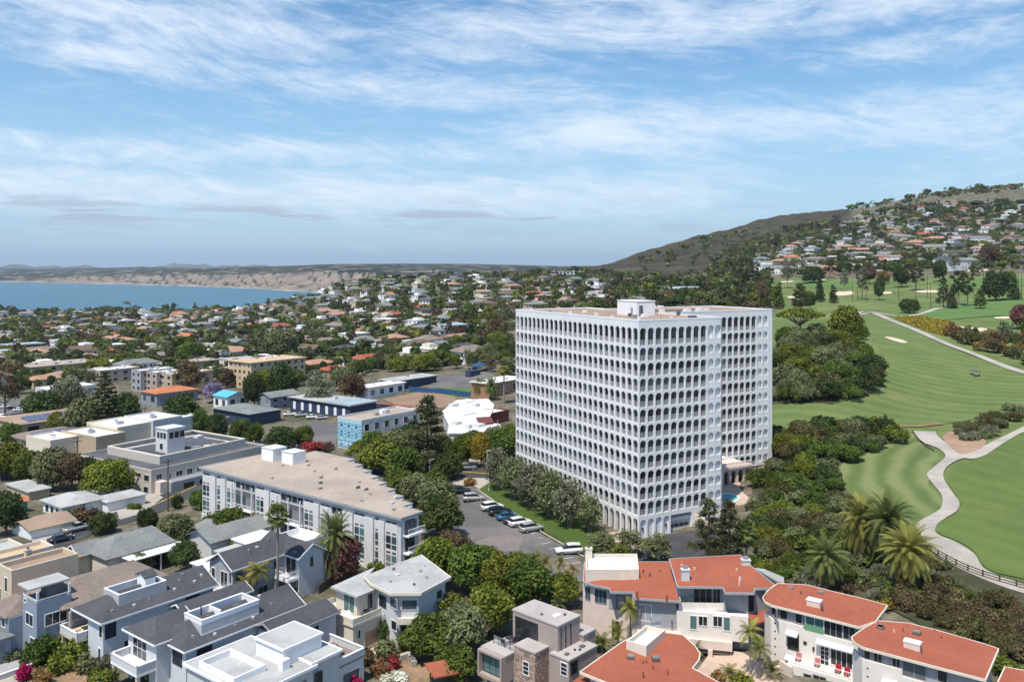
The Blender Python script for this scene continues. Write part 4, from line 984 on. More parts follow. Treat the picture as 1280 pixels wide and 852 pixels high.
for a,b in win_bays:
 s0,s1=apx(a)+.1,apx(b)-.1;n=1 if b-a<30 else 2
 m=MB();F1.slab(m,s0-.1,s1+.1,.6,8.3,0,.10);bay=m.build('window_bay',M_FACADE,apt)
 for z0,z1 in((1.35,3.2),(4.2,6.25)):
  for k in range(n):
   w=(s1-s0)/n;q0,q1=s0+w*k+.10,s0+w*(k+1)-.10
   m=MB();F1.slab(m,q0,q1,z0,z1,.08,.12);g=m.build('window',rnd.choice((M_GLASS,M_GLASSB,M_GLASST,M_GLASSG)),bay)
   m=MB();F1.slab(m,q0,q1,z0+(z1-z0)*.36,z0+(z1-z0)*.41,.121,.14);g2=m.build('transom',M_FRAME,bay)
   m=MB();F1.slab(m,q0+.1,q1-.1,z1+.28,z1+.58,.08,.125);m.build('vent_light',M_DGREY,bay)
   m=MB();F1.slab(m,q0+.1,q1-.1,z0-.75,z0-.45,.08,.125);m.build('vent_light',M_DGREY,bay)
for a,b in win_bays+[(250,346),(468,580),(714,770)]:
 s0,s1=apx(a)+.12,apx(b)-.12;n=max(1,round((s1-s0)/1.6))
 for k in range(n):
  w=(s1-s0)/n;opening(apt,F1,s0+w*k+.12,s0+w*(k+1)-.12,7.45,8.55,fm=M_GREYW,gm=M_GLASS,fw=.06)
for a,b in((250,346),(468,580),(714,770)):
 s0,s1=apx(a),apx(b)
 m=MB();F1.slab(m,s0+.1,s1-.1,.6,7.0,.01,.03);bay=m.build('balcony_bay',M_DGREY,apt)
 n=max(1,round((s1-s0)/2.9));w=(s1-s0)/n
 for z in(.75,3.75):
  for k in range(n):
   m=MB();F1.slab(m,s0+w*k+.2,s0+w*(k+1)-.2,z+.2,z+2.3,.03,.06);m.build('sliding_door',rnd.choice((M_GLASS,M_GLASS,M_GLASSB,M_GLASSG)),bay)
  m=MB();F1.slab(m,s0,s1,z-.12,z+.06,.03,1.0);sl_=m.build('balcony_floor',M_WHITE,apt)
  e=MB();F1.slab(e,s0+.05,s1-.05,z+.95,z+1.02,.92,.98)
  for k in range(int((s1-s0)/.22)):F1.slab(e,s0+.1+k*.22,s0+.13+k*.22,z+.06,z+.95,.93,.96)
  e.build('railing',M_FRAME,sl_)
 for k in range(n+1):
  m=MB();F1.slab(m,s0+w*k-.07,s0+w*k+.07,-.5,8.3,.7,.95);m.build('post',M_WHITE,apt)
FE=Face(fr(.6,.6),fr(4.6,.6))
m=MB();FE.slab(m,1.0,3.6,7.2,8.6,.0,.03);m.build('balcony_bay',M_DGREY,apt)
for z in(.9,3.8,6.6):
 m=MB();FE.slab(m,.5,4.3,z-.14,z+.04,.0,1.25);q=m.build('balcony_floor',M_WHITE,apt)
 rail(q,[FE(.5,0,1.2).xy,FE(4.3,0,1.2).xy],z+.04,1.0,M_FRAME)
 opening(apt,FE,1.0,2.9,z+.1,z+2.1,'sliding_door',fm=M_DFRAME,gm=M_GLASS,mull=2)
for x0,x1,y0,y1,h in((11.6,15.0,48.4,52.2,2.5),(12.4,15.6,43.0,46.6,2.3)):
 q=MB().prism(fr.rect(x0,x1,y0,y1),9.66,9.66+h).build('stair_house',M_WHITE,apt);MB().prism(fr.rect(x0-.1,x1+.1,y0-.1,y1+.1),9.662+h,9.78+h).build('roof',M_LGREY,q)
rs=random.Random(3)
bits(apt,fr,9.66,[(rs.uniform(1,5+y*.3),y,rs.uniform(.25,.8),rs.uniform(.25,.6),rs.uniform(.12,.5),rs.choice((M_METAL,M_LGREY,M_FLATB,M_DGREY)))for y in(4,7,9,12,14,17,19,22,24,27,30,33,35,37,40,41,44,47,52)])
# ---------------------------------------------------------------- civic building with the look-out tower
p0=at(189.1,587.1,1.8);fr=Frame(p0,math.radians(57));B0=-4.5
CIV=thing('civic_building','two-storey off-white office building with dark roof ring and square lookout tower','office building',(p0.x,p0.y,0))
RX,RY=34.0,31.0
walls(CIV,fr.rect(0,RX,0,RY),B0,1.3,M_CIVIC)
parapet(CIV,fr.rect(-.05,RX,-.05,RY),1.2,1.8,M_CIVIC,.3)
MB().prism(fr.rect(.25,RX-.3,.25,RY-.3),1.28,1.42).build('roof',M_FLATD,CIV)
walls(CIV,fr.rect(5.2,RX-3,4.4,26.5),1.3,3.3,M_CIVIC,'upper_wall',top=False)
parapet(CIV,fr.rect(5.2,RX-3,4.4,26.5),3.3,3.5,M_CREAM,.6,'coping')
MB().prism(fr.rect(5.8,RX-3.6,5.0,25.9),1.5,2.3).build('inner_roof',M_FLATG,CIV)
MB().prism(fr.rect(9.5,RX-6,9,22),2.3,2.75).build('roof_well',M_FLATD,CIV)
tx0,tx1,ty0,ty1=10.2,15.2,8.6,13.4
tb=MB().prism(fr.rect(tx0,tx1,ty0,ty1),1.4,8.6).build('lookout_tower',M_LGREY,CIV)
MB().prism(fr.rect(tx0-.15,tx1+.15,ty0-.15,ty1+.15),8.602,8.9).build('roof',M_LGREY,tb)
fl,fq=Face(fr(tx0,ty1),fr(tx0,ty0)),Face(fr(tx0,ty0),fr(tx1,ty0))
for k in range(3):
 opening(CIV,fl,.7+k*1.3,1.65+k*1.3,6.3,7.8,fm=M_LGREY);opening(CIV,fq,.5+k*1.55,1.75+k*1.55,6.3,7.9,fm=M_LGREY)
opening(CIV,fl,1.8,3.0,3.5,5.0,fm=M_LGREY)
fl,fq=Face(fr(0,RY),fr(0,0)),Face(fr(0,0),fr(RX,0))
for x0,x1,y0,y1 in((52,92,400,445),(115,145,420,450),(178,208,438,472),(214,240,446,480),(458,488,520,555),(494,526,530,566),(560,590,548,588),(622,668,570,626),(618,660,682,738)):
 wpx(CIV,fl,'c',x0,x1,y0,y1,fm=M_LGREY)
for x0,x1,y0,y1 in((738,790,560,610),(862,882,555,605),(930,990,525,575),(1035,1085,505,560),(1130,1170,490,530)):
 wpx(CIV,fq,'c',x0,x1,y0,y1,fm=M_LGREY,mull=2)
w=MB();F_=fq;w.prism([F_(3.2,0,3.0).xy,F_(26,0,3.0).xy,F_(26,0,.02).xy,F_(3.2,0,.02).xy],B0,B0+3.0);wing=w.build('entrance_wing',M_GREYW,CIV)
fw_=Face(F_(3.2,0,3.0).xy,F_(26,0,3.0).xy)
for a in(3.5,8,12.5,17):opening(CIV,fw_,a,a+2.6,B0+1.0,B0+2.1,fm=M_DFRAME,mull=2)
rail(CIV,[F_(3.3,0,2.95).xy,F_(26,0,2.95).xy],B0+3.0,.9,M_FRAME)
m=MB();F_.slab(m,1.0,3.0,B0,B0+3.4,.02,2.0);m.build('stair_wall',M_PINKC,CIV)
bits(CIV,fr,2.3,[(7,20,1.5,1.2,.8,M_METAL),(17,7,2,1.4,1.0,M_METAL),(20,6.4,1.4,1.2,.9,M_LGREY),(23,7.5,1.2,1.2,.7,M_METAL),(26,18,2,2,1.1,M_LGREY),(7.2,11,.8,.8,.6,M_METAL)],'roof_unit')
p0=at(120,548,1.0);fr=Frame(p0,math.radians(57))
t=thing('shop_block','row of low tan shops with joined white membrane roofs behind the lookout-tower office','shop',(p0.x,p0.y,0))
for(x0,x1,y0,y1,z,mw)in((0,9,0,18,1.0,M_TAN),(8.9,20,4,20,1.9,M_CREAM),(19.9,30,3,18,2.4,M_LGREY),(-8,.05,9,22,0.4,M_CREAM),(30,37,4,14,1.6,M_LGREY)):
 pts=fr.rect(x0,x1,y0,y1);walls(t,pts,-6.5,z-.05,mw);MB().prism(inset(pts,.2),z-.04,z+.03).build('roof',M_FLATW,t);parapet(t,inset(pts,-.04),z-.3,z+.5,mw,.25)
bits(t,fr,1.0,[(3,8,1.6,1.4,.9,M_METAL),(5.5,13,1.2,1,.7,M_LGREY),(13,10,1.8,1.2,1.8,M_METAL),(15,15,1,1,1.6,M_LGREY),(23,8,1.7,1.4,2.2,M_METAL),(25.5,12,1,1,2.1,M_METAL),(-5,14,1.4,1.2,.3,M_METAL)],'roof_unit')
# ---------------------------------------------------------------- the houses at the lower left
def house(name,label,o,group=None):return thing(name,label,'house',(o.x,o.y,0),group=group)
p0=at(290.1,713.0,6.2);fr=Frame(p0)
H=house('gabled_house','grey two-storey house with charcoal gable roofs and white balconies beside the slim palm',p0)
walls(H,fr.rect(.4,9.2,.4,6.2),-1,6.1,M_GREYW);pitched(H,fr,.4,11.4,.4,6.2,6.2,1.9,M_SHDARK,'x',over=.45,trim=M_FRAME);gable_wall(H,fr,.41,.4,6.2,0,6.05,1.78,M_GREYW,'x')
walls(H,fr.rect(9.2,13.8,-3.2,6.5),-1,6.1,M_LGREY);pitched(H,fr,9.2,13.8,-3.2,6.5,6.25,1.6,M_SHDARK,'y',over=.4,trim=M_FRAME);gable_wall(H,fr,-3.19,9.2,13.8,0,6.1,1.5,M_LGREY,'y')
fl,fs=Face(fr(.4,6.2),fr(.4,.4)),Face(fr(.4,.4),fr(9.2,.4));f2,f3=Face(fr(9.2,-3.2),fr(13.8,-3.2)),Face(fr(9.2,.4),fr(9.2,-3.2))
opening(H,f2,2.0,2.6,4.3,5.8,fm=M_LGREY);opening(H,fl,2.9,4.5,3.3,5.4,'door',mull=2);opening(H,fl,.6,1.4,3.7,5.4);opening(H,fl,5.0,5.5,4.0,5.6);opening(H,fs,.5,1.5,3.9,5.5,fm=M_GREYW);opening(H,fs,7.0,7.8,4.2,5.5,fm=M_GREYW)
opening(H,fl,1.2,3.2,.6,2.2);opening(H,fs,4.3,5.8,.1,2.3,'door',mull=2,fm=M_GREYW);opening(H,f3,.6,2.9,3.5,5.8,'door',mull=2)
opening(H,f3,.4,1.6,.3,2.3,'door',fm=M_GREYW)
b=MB().prism(fr.rect(-1.2,.4,.6,4.4),2.85,3.15).build('balcony',M_WHITE,H);rail(b,[fr(.3,4.3),fr(-1.1,4.3),fr(-1.1,.7),fr(.3,.7)],3.15,.95,M_FRAME,5)
b=MB().prism(fr.rect(7.3,9.2,-3.1,.4),2.95,3.3).build('balcony',M_WHITE,H);rail(b,[fr(7.4,.3),fr(7.4,-3.0),fr(9.1,-3.0)],3.3,.95,M_FRAME,5);rail(b,[fr(9.1,.3),fr(7.4,.3)],3.3,.95,M_FRAME,5)
for y in(-3.0,.1):MB().prism(fr.rect(7.4,7.7,y,y+.25),-1,2.95).build('post',M_WHITE,H)
walls(H,fr.rect(12.9,17,.2,6.6),-1,5.9,M_WHITE);parapet(H,fr.rect(12.9,17,.2,6.6),5.9,7.0,M_WHITE,.2);MB().prism(fr.rect(13.1,16.8,.4,6.4),5.902,6.0).build('deck',M_FLATW,H)
walls(H,fr.rect(10.2,15.6,9.4,14.8),-1,5.1,M_WHITE);slab_roof(H,fr.rect(10.2,15.6,9.4,14.8),5.1,.25,.3,M_FLATW)
walls(H,fr.rect(6.0,10.1,9.0,13.4),-1,4.6,M_LGREY);slab_roof(H,fr.rect(6.0,10.0,9.0,13.4),4.6,.2,.2,M_FLATG)
walls(H,fr.rect(1.4,7.4,6.3,12.4),-1,4.2,M_WHITE);slab_roof(H,fr.rect(1.4,7.4,6.3,12.4),4.2,.2,.3,M_FLATW)
bits(H,fr,lambda x,y:6.3+1.9*min(1,y/3.3)-.1,[(4,1.8,.35,.35,.5,M_METAL),(5.6,2.2,.5,.5,.2,M_LGREY),(8,2.6,.15,.15,.7,M_METAL)])
p0=at(126.3,779.2,6.2);fr=Frame(p0)
A=house('hip_roof_house','pale blue house with charcoal hip roof and white roof deck carrying a small gabled cupola',p0)
walls(A,fr.rect(.5,15.5,.5,4.3),-1,6.1,M_BLUEW);walls(A,fr.rect(2.8,15.5,4.29,7.2),-1,6.09,M_BLUEW)
pitched(A,fr,.5,15.5,.5,7.2,6.2,1.9,M_SHDARK,'x',hip0=3.6,hip1=0,over=.5,trim=M_FRAME)
fR=Face(fr(.5,.5),fr(15.5,.5));fL=Face(fr(.5,4.3),fr(.5,.5));fP=Face(fr(2.8,7.2),fr(2.8,4.3))
opening(A,fR,.3,1.5,4.0,5.6,fm=M_DFRAME);opening(A,fR,2.6,3.2,1.6,2.9);opening(A,fL,2.9,3.6,4.1,5.5);opening(A,fL,2.7,3.2,.9,2.7);opening(A,fR,11.0,12.8,4.0,5.6,fm=M_DFRAME,mull=2)
opening(A,fP,.4,2.3,3.3,5.5,'door',mull=2)
for y in(4.5,8.2):MB().prism(fr.rect(-.8,-.4,y,y+.4),-1,3.0).build('pillar',M_SAND,A)
b=MB().prism(fr.rect(-.9,2.8,4.3,8.8),2.95,3.25).build('balcony',M_SAND,A)
solid_rail(b,[fr(2.6,8.72),fr(-.82,8.72),fr(-.82,4.38),fr(.4,4.38)],3.25,.85,M_LGREY,cap=M_FRAME)
MB().prism(fr.rect(-.5,-.25,7.0,7.25),3.25,6.0).build('post',M_SAND,A)
walls(A,fr.rect(2.0,2.79,4.3,8.0),-1,2.9,M_SAND);opening(A,Face(fr(2.0,8.0),fr(2.0,4.3)),.5,3.0,0.2,2.4,'door',fm=M_DFRAME,mull=3)
dk=walls(A,fr.rect(3.0,9.4,1.6,5.4),6.6,8.3,M_WHITE,'roof_deck',top=False);parapet(A,fr.rect(3.0,9.4,1.6,5.4),8.3,8.38,M_WHITE,.25,'coping');MB().prism(fr.rect(3.1,9.3,1.7,5.3),6.7,7.5).build('deck',M_FLATW,A)
parapet(A,fr.rect(3.0,9.4,1.6,5.4),7.0,8.3,M_WHITE,.2)
cu=MB().prism(fr.rect(7.0,8.4,2.6,4.6),7.5,9.2).build('cupola',M_WHITE,A);pitched(cu,fr,7.0,8.4,2.6,4.6,9.2,.6,M_SHDARK,'x',over=.2);gable_wall(cu,fr,7.0,2.6,4.6,0,9.1,.55,M_WHITE)
bits(A,fr,lambda x,y:6.25+1.9*min(1,(y)/3.8)-.1,[(x,y,.3,.3,.35,m)for x,y,m in((1.8,1.0,M_METAL),(4.5,.8,M_LGREY),(6.5,.9,M_METAL),(10.2,1.2,M_LGREY),(11.5,2.2,M_METAL),(13.2,1.4,M_LGREY),(12.4,3.0,M_METAL),(14.6,2.0,M_LGREY))])
walls(A,fr.rect(9.5,19.0,-2.6,.45),-1,5.0,M_LGREY);pitched(A,fr,9.5,19.0,-2.6,.5,5.1,.9,M_SHDARK,'x',over=.4,trim=M_FRAME)
opening(A,Face(fr(9.5,-2.6),fr(19,-2.6)),2.5,4.2,3.0,4.3,fm=M_DFRAME,mull=2)
p0=at(190.8,803.7,6.2);fr=Frame(p0)
B=house('hip_roof_house','light grey house with charcoal roof, long walled roof deck and white balconies over a porch',p0)
walls(B,fr.rect(.4,4.4,-.1,6.2),-1,6.1,M_LGREY);walls(B,fr.rect(2.0,18,-3.6,2.6),-1,5.7,M_BLUEW)
pitched(B,fr,.4,5.4,-.1,6.2,6.2,1.7,M_SHDARK,'x',hip0=2.2,hip1=0,over=.5,trim=M_FRAME)
pitched(B,fr,2.0,18,-3.6,2.6,5.8,1.9,M_SHDARK,'x',hip0=2.6,hip1=0,over=.5,trim=M_FRAME)
fL=Face(fr(.4,6.2),fr(.4,-.1));fR=Face(fr(2,-3.6),fr(18,-3.6));fL2=Face(fr(2,-.1),fr(2,-3.6))
opening(B,fL,1.2,4.2,3.4,5.7,'door',fm=M_FRAME,mull=3,bars=1);opening(B,fL2,.8,2.6,3.6,5.0,fm=M_DFRAME,mull=2);opening(B,fR,1.4,3.2,3.8,5.3,fm=M_DFRAME);opening(B,fR,12.4,14.2,3.6,5.2,fm=M_DFRAME,mull=2);opening(B,fR,7,7.4,4.0,4.4);opening(B,fR,16,17,3.6,5.2)
b=MB().prism(fr.rect(-1.9,.4,0,5.9),2.95,3.25).build('balcony',M_WHITE,B);solid_rail(b,[fr(.3,5.82),fr(-1.82,5.82),fr(-1.82,.08),fr(.3,.08)],3.25,.9,M_LGREY,cap=M_FRAME)
for y in(.1,5.4):MB().prism(fr.rect(-1.8,-1.4,y,y+.4),-1,2.95).build('pillar',M_SAND,B)
opening(B,fL,1.2,4.6,.2,2.4,'door',fm=M_DFRAME,mull=3);MB().prism(fr.rect(-3.8,-1.9,.4,6.4),-1,.15).build('porch',M_LGREY,B);solid_rail(B,[fr(-2,6.3),fr(-3.7,6.3),fr(-3.7,.5),fr(-2,.5)],.15,.9,M_WHITE,cap=M_FRAME,name='porch_wall')
walls(B,fr.rect(11.5,20.5,-7.6,-3.7),-1,5.0,M_LGREY);pitched(B,fr,11.5,20.5,-7.6,-3.0,5.1,1.1,M_SHDARK,'x',over=.4,trim=M_GREYW);opening(B,Face(fr(11.5,-7.6),fr(20.5,-7.6)),5,6.2,3.2,4.4)
walls(B,fr.rect(4.3,12.2,-3.0,.6),6.0,7.6,M_WHITE,'roof_deck',top=False);parapet(B,fr.rect(4.3,12.2,-3.0,.6),6.6,8.1,M_WHITE,.2,cap=M_FRAME);MB().prism(fr.rect(4.5,12,-2.8,.4),6.3,7.1).build('deck',M_FLATG,B)
MB().prism(fr.rect(7.4,7.6,-2.0,.4),7.1,8.1).build('deck_wall',M_WHITE,B)
bits(B,fr,7.1,[(5.2,-1.5,.5,.5,.5,M_DGREY),(6.2,-1.2,.5,.5,.5,M_DGREY),(5.8,-.5,.12,.12,1.7,M_DFRAME),(10,-.8,.8,.5,.5,M_METAL),(10.9,-.6,.6,.5,.6,M_DGREY)],'deck_fitting')
bits(B,fr,lambda x,y:5.85+1.9*min(1,(y+4.1)/3.6)-.1,[(x,y,.3,.3,.35,m)for x,y,m in((3.2,-2.9,M_METAL),(5.6,-3.6,M_LGREY),(8.4,-3.5,M_METAL),(11,-3.4,M_LGREY),(14.2,-2.6,M_METAL),(13.6,-1.0,M_LGREY))])
p0=at(327.7,856,4.5);fr=Frame(p0)
Cc=house('flat_roof_house','white modern house with stepped white flat roofs and open roof patio at the bottom edge',p0)
walls(Cc,fr.rect(-3,5.2,-2.0,9.5),-1,5.0,M_LGREY);slab_roof(Cc,fr.rect(-3,5.2,-2.0,9.5),5.0,.3,.35,M_FLATG,M_WHITE)
walls(Cc,fr.rect(5.2,9.3,-1.6,5.4),-1,5.3,M_LGREY);slab_roof(Cc,fr.rect(5.2,9.0,-1.9,5.4),5.32,.3,.3,M_FLATG,M_WHITE)
walls(Cc,fr.rect(2.9,8.2,.2,5.2),5.3,7.0,M_WHITE,'upper_wall');slab_roof(Cc,fr.rect(2.9,8.2,.2,5.2),7.0,.25,.15,M_FLATG,M_WHITE)
MB().prism(fr.rect(2.2,3.2,-.6,.2),5.3,6.4).build('stair_box',M_WHITE,Cc)
parapet(Cc,fr.rect(-2.8,1.2,1,7.5),5.3,6.0,M_WHITE,.2)
fR=Face(fr(-3,-2.0),fr(9.3,-2.0))
opening(Cc,fR,4.2,5.2,2.6,3.9,fm=M_DFRAME);opening(Cc,fR,6.0,7.3,2.4,4.2,fm=M_PINKC,gm=M_GLASSG,mull=2);opening(Cc,fR,8.6,9.4,2.8,4.2,mull=2,fm=M_DFRAME);opening(Cc,fR,2.4,3.0,2.5,3.8)
walls(Cc,fr.rect(9.3,13.2,-1.4,4.6),-1,3.2,M_LGREY);MB().prism(fr.rect(9.31,13.3,-1.5,4.7),3.202,3.4).build('roof_patio',M_SHTAUPE,Cc);solid_rail(Cc,[fr(9.4,-1.45),fr(13.2,-1.45),fr(13.2,4.6)],3.4,.8,M_LGREY,cap=M_WHITE,name='patio_wall')
fg=Face(fr(9.3,-1.4),fr(13.2,-1.4));opening(Cc,fg,.7,3.2,-.5,2.2,'garage_door',fm=M_LGREY,gm=M_DGREY)
def chair(p,ang,m,label,name='patio_chair',group=None,s=1.0):
 t=thing(name,label,'chair',p,0,group);f=Frame(p,ang);z=p.z
 MB().prism(f.rect(-.3,.3,-.3,.3),z+.3,z+.45).build('seat',m,t);MB().prism(f.rect(.22,.34,-.3,.3),z+.451,z+.9).build('backrest',m,t)
 for a,b in((-.26,-.26),(-.26,.2),(.2,-.26),(.2,.2)):MB().prism(f.rect(a,a+.06,b,b+.06),z,z+.3).build('leg',M_DFRAME,t)
 return t
def lounger(p,ang,m,label,group=None):
 t=thing('sun_lounger',label,'sun lounger',p,0,group);f=Frame(p,ang);z=p.z
 MB().prism(f.rect(-1,.35,-.32,.32),z+.28,z+.4).build('mattress',m,t);a=[(*f(.35,-.32),z+.28),(*f(.9,-.32),z+.62),(*f(.9,.32),z+.62),(*f(.35,.32),z+.28)]
 MB().hexa(a,[(q[0],q[1],q[2]+.12)for q in a]).build('backrest',m,t)
 for x,y in((-.9,-.28),(-.9,.22),(.3,-.28),(.3,.22)):MB().prism(f.rect(x,x+.06,y,y+.06),z,z+.28).build('leg',M_FRAME,t)
 return t
def sofa(p,ang,m,label,L=1.8):
 t=thing('outdoor_sofa',label,'sofa',p);f=Frame(p,ang);z=p.z
 MB().prism(f.rect(-L/2,L/2,-.4,.4),z,z+.22).build('base',M_SHTAUPE,t)
 for k in range(3):MB().prism(f.rect(-L/2+.05+k*L/3,-L/2-.03+(k+1)*L/3,-.38,.25),z+.222,z+.45).build('cushion',m,t)
 MB().prism(f.rect(-L/2,L/2,.28,.42),z+.222,z+.8).build('backrest',m,t)
 for sx in(-L/2-.14,L/2):MB().prism(f.rect(sx,sx+.14,-.4,.42),z,z+.6).build('armrest',M_SHTAUPE,t)
 return t
q=fr(11.2,2.6);sofa(Vector((*q,3.4)),G_ANG,M_PINKC,'blush cushioned sofa at the rear of the white house roof patio',2.0)
q=fr(10.3,.8);sofa(Vector((*q,3.4)),G_ANG+1.57,M_PINKC,'blush cushioned sofa beside the upper wall on the white house roof patio',1.8)
table_at(Vector((*fr(11.5,.9),3.4)),.5,.4,M_SHTAUPE,'low brown coffee table between two blush sofas on the roof patio','coffee_table')
p0=at(446.3,747,6.5);fr=Frame(p0)
O=house('flat_roof_house','off-white house with angled bay front, light grey flat roofs and a terrace above the garage',p0)
roofm=[fr(3.2,1.0),fr(2.4,-3.6),fr(4.9,-6.7),fr(11.5,-6.0),fr(13.0,-2.5),fr(15.5,3.4),fr(4.4,3.6)]
bodym=inset(roofm,.7);walls(O,bodym,-1,6.9,M_LGREY);MB().prism(roofm,6.92,7.2).build('roof',M_FLATG,O)
parapet(O,inset(roofm,-.02),6.9,7.27,M_CREAM,.14,'roof_edge')
lp=[fr(0,0),fr(3.6,0),fr(4.4,3.6),fr(9.0,6.2),fr(.2,5.4)]
walls(O,fr.rect(.8,4.6,.9,5.0),-1,6.4,M_CREAM);MB().prism(lp,6.42,6.68).build('roof',M_FLATG,O)
bd=[Vector(p)for p in bodym]
def edge_near(pa,pb):
 a=min(bd,key=lambda q:(q-pa).length);b=min(bd,key=lambda q:(q-pb).length);return Face(a,b)
f1,f2=edge_near(fr(2.4,-3.6),fr(4.9,-6.7)),edge_near(fr(4.9,-6.7),fr(11.5,-6.0));f0=edge_near(fr(3.2,1),fr(2.4,-3.6))
wpx(O,f1,'z6',708,780,425,470,mull=1,fm=M_LGREY,gm=M_GLASSB);wpx(O,f0,'z6',652,684,415,462,fm=M_LGREY,gm=M_GLASSB);wpx(O,f2,'z6',875,900,378,415,fm=M_LGREY)
wpx(O,f1,'z6',705,748,522,588,'door',fm=M_DFRAME);wpx(O,f0,'z6',600,630,405,455,fm=M_DFRAME);wpx(O,f0,'z6',658,682,525,570)
m=MB();a0,z0=f1.px(*uv('z6',690,490));a1,_=f1.px(*uv('z6',795,490));f1.slab(m,a0,a1,3.1,3.9,.02,.55);m.build('bay_sill',M_CREAM,O)
fl=Face(fr(.8,5.0),fr(.8,.9));fr_=Face(fr(.8,.9),fr(4.6,.9));opening(O,fl,1.6,3.6,3.9,6.1,'door',fm=M_FRAME,gm=M_GLASST,mull=2);opening(O,fr_,1.8,2.7,4.0,6.0,fm=M_LGREY)
tp=fr.rect(-1.4,5.0,-.8,7.0);walls(O,fr.rect(-1.2,4.6,-.6,6.8),-1,3.3,M_CREAM);MB().prism(tp,3.302,3.6).build('terrace_floor',M_CREAM,O)
solid_rail(O,[fr(4.8,-.7),fr(-1.3,-.7),fr(-1.3,6.9),fr(2,6.9)],3.6,.75,M_CREAM,name='terrace_wall')
fg=Face(fr(-1.2,-.6),fr(4.6,-.6));opening(O,fg,2.0,4.4,-.4,1.9,'garage_door',fm=M_CREAM,gm=mat('garage_timber',(0.42,0.28,0.20),.8,.1,2));opening(O,fg,.8,1.2,1.6,2.6)
bits(O,fr,7.2,[(5,-1,.25,.25,.3,M_METAL),(7.2,0,.6,.5,.2,M_LGREY),(8.5,2,.25,.25,.35,M_DGREY),(10.2,-1.5,.3,.3,.3,M_METAL),(9,-3.8,.25,.25,.3,M_METAL),(12.1,-.4,.3,.3,.35,M_LGREY),(6.2,-4.2,.25,.25,.3,M_DGREY)])
lounger(Vector((*fr(-.2,1.2),3.6)),G_ANG+1.2,M_WHITE,'white sun lounger near the corner of the terrace above the cream garage')
sofa(Vector((*fr(-.1,4.8),3.6)),G_ANG+1.57,M_WHITE,'white sofa on the far half of the terrace above the cream garage',2.4)
table_at(Vector((*fr(1.8,.2),3.6)),.45,.7,M_DFRAME,'dark round table on the terrace above the cream garage')
p0=Vector((-58.9,104.2));fr=Frame(p0)
Bl=house('blue_house','blue-grey three-storey house with square balcony tower and taupe hip roofs',p0)
walls(Bl,fr.rect(0,4.2,0,4.0),-1,6.8,M_BLUED);walls(Bl,fr.rect(0,4.2,0,4.0),6.8,7.5,M_BLUED,'balcony_wall',top=False)
MB().prism(fr.rect(.05,4.15,.05,3.95),6.7,6.82).build('balcony_floor',M_LGREY,Bl)
for x,y in((.05,3.7),(3.9,3.7),(.05,.05),(3.9,.05)):MB().prism(fr.rect(x,x+.25,y,y+.25),7.5,8.9).build('post',M_BLUEW,Bl)
walls(Bl,fr.rect(2.2,4.2,2.2,4.0),6.82,8.9,M_DGREY,'back_wall');MB().prism(fr.rect(-.4,4.6,1.2,4.6),8.92,9.12).build('roof',M_FLATG,Bl)
rail(Bl,[fr(0.05,3.9),fr(.05,.05),fr(4.1,.05)],7.5,.35,M_BLUEW,3)
fl,fq=Face(fr(0,4),fr(0,0)),Face(fr(0,0),fr(4.2,0));opening(Bl,fl,1.0,3.0,4.4,5.8,mull=2);opening(Bl,fq,1.0,3.6,4.4,5.8,mull=3);opening(Bl,fl,2.2,3.4,.3,3.0,'door',gm=M_GLASSB);opening(Bl,fl,.5,1.1,7.0,7.4)
walls(Bl,fr.rect(4.2,17,-.4,7.5),-1,6.0,M_BLUED);pitched(Bl,fr,3.2,17,-.4,8.5,6.1,2.1,M_SHTAUPE,'x',hip0=4,hip1=3,over=.5)
walls(Bl,fr.rect(-1.6,3,4.01,9.5),-1,5.2,M_BLUED);pitched(Bl,fr,-1.6,3.2,4.6,9.5,5.3,1.5,M_SHTAUPE,'y',hip0=2,hip1=2,over=.4)
walls(Bl,fr.rect(-4.6,-1.6,3.4,8.0),-1,3.2,M_BLUED);pitched(Bl,fr,-4.6,-1.6,3.4,8.0,3.3,.9,M_SHGREY,'y',hip0=1.4,hip1=1.4,over=.35)
fl,fq=Face(fr(-4.6,8),fr(-4.6,3.4)),Face(fr(-4.6,3.4),fr(-1.6,3.4));opening(Bl,fl,.9,1.3,1.8,2.6);opening(Bl,fl,3.4,3.8,1.4,2.2);opening(Bl,fq,.8,2.2,.8,2.3,fm=M_BLUED,gm=M_GLASSG,mull=3)
f5=Face(fr(-1.6,9.5),fr(-1.6,4.1));opening(Bl,f5,3.4,4.4,3.8,4.9)
MB().prism(fr.rect(-9.5,-4.7,2.6,8.6),-1,.9).build('patio',M_GREYW,Bl);solid_rail(Bl,[fr(-4.7,8.5),fr(-9.4,8.5),fr(-9.4,2.7),fr(-4.7,2.7)],.9,.7,M_LGREY,cap=M_WHITE,name='patio_wall')
MB().prism(fr.rect(-8,-1.2,-1.4,2.5),-1,.3).build('lower_patio',M_GREYW,Bl);solid_rail(Bl,[fr(-8,2.4),fr(-7.9,-1.3),fr(-1.2,-1.3)],.3,.6,M_LGREY,cap=M_WHITE,name='patio_wall')
table_at(Vector((*fr(-6.6,5.4),.9)),.6,.72,M_RED,'red round table on the walled patio of the blue-grey house')
for k,(x,y,wd)in enumerate(((-7.6,5.3,'outer'),(-5.6,5.6,'house'),(-6.5,6.5,'rear'))):
 chair(Vector((*fr(x,y),.9)),G_ANG+(3.14,0,1.57)[k],M_RED,f'red patio chair at the {wd} side of the red table, blue-grey house',group='red chairs round the patio table')
sofa(Vector((*fr(-8.3,7.7),.9)),G_ANG,M_WHITE,'white outdoor sofa in the far corner of the blue-grey house patio',1.8)
p0=at(123.7,695.4,2.4);fr=Frame(p0)
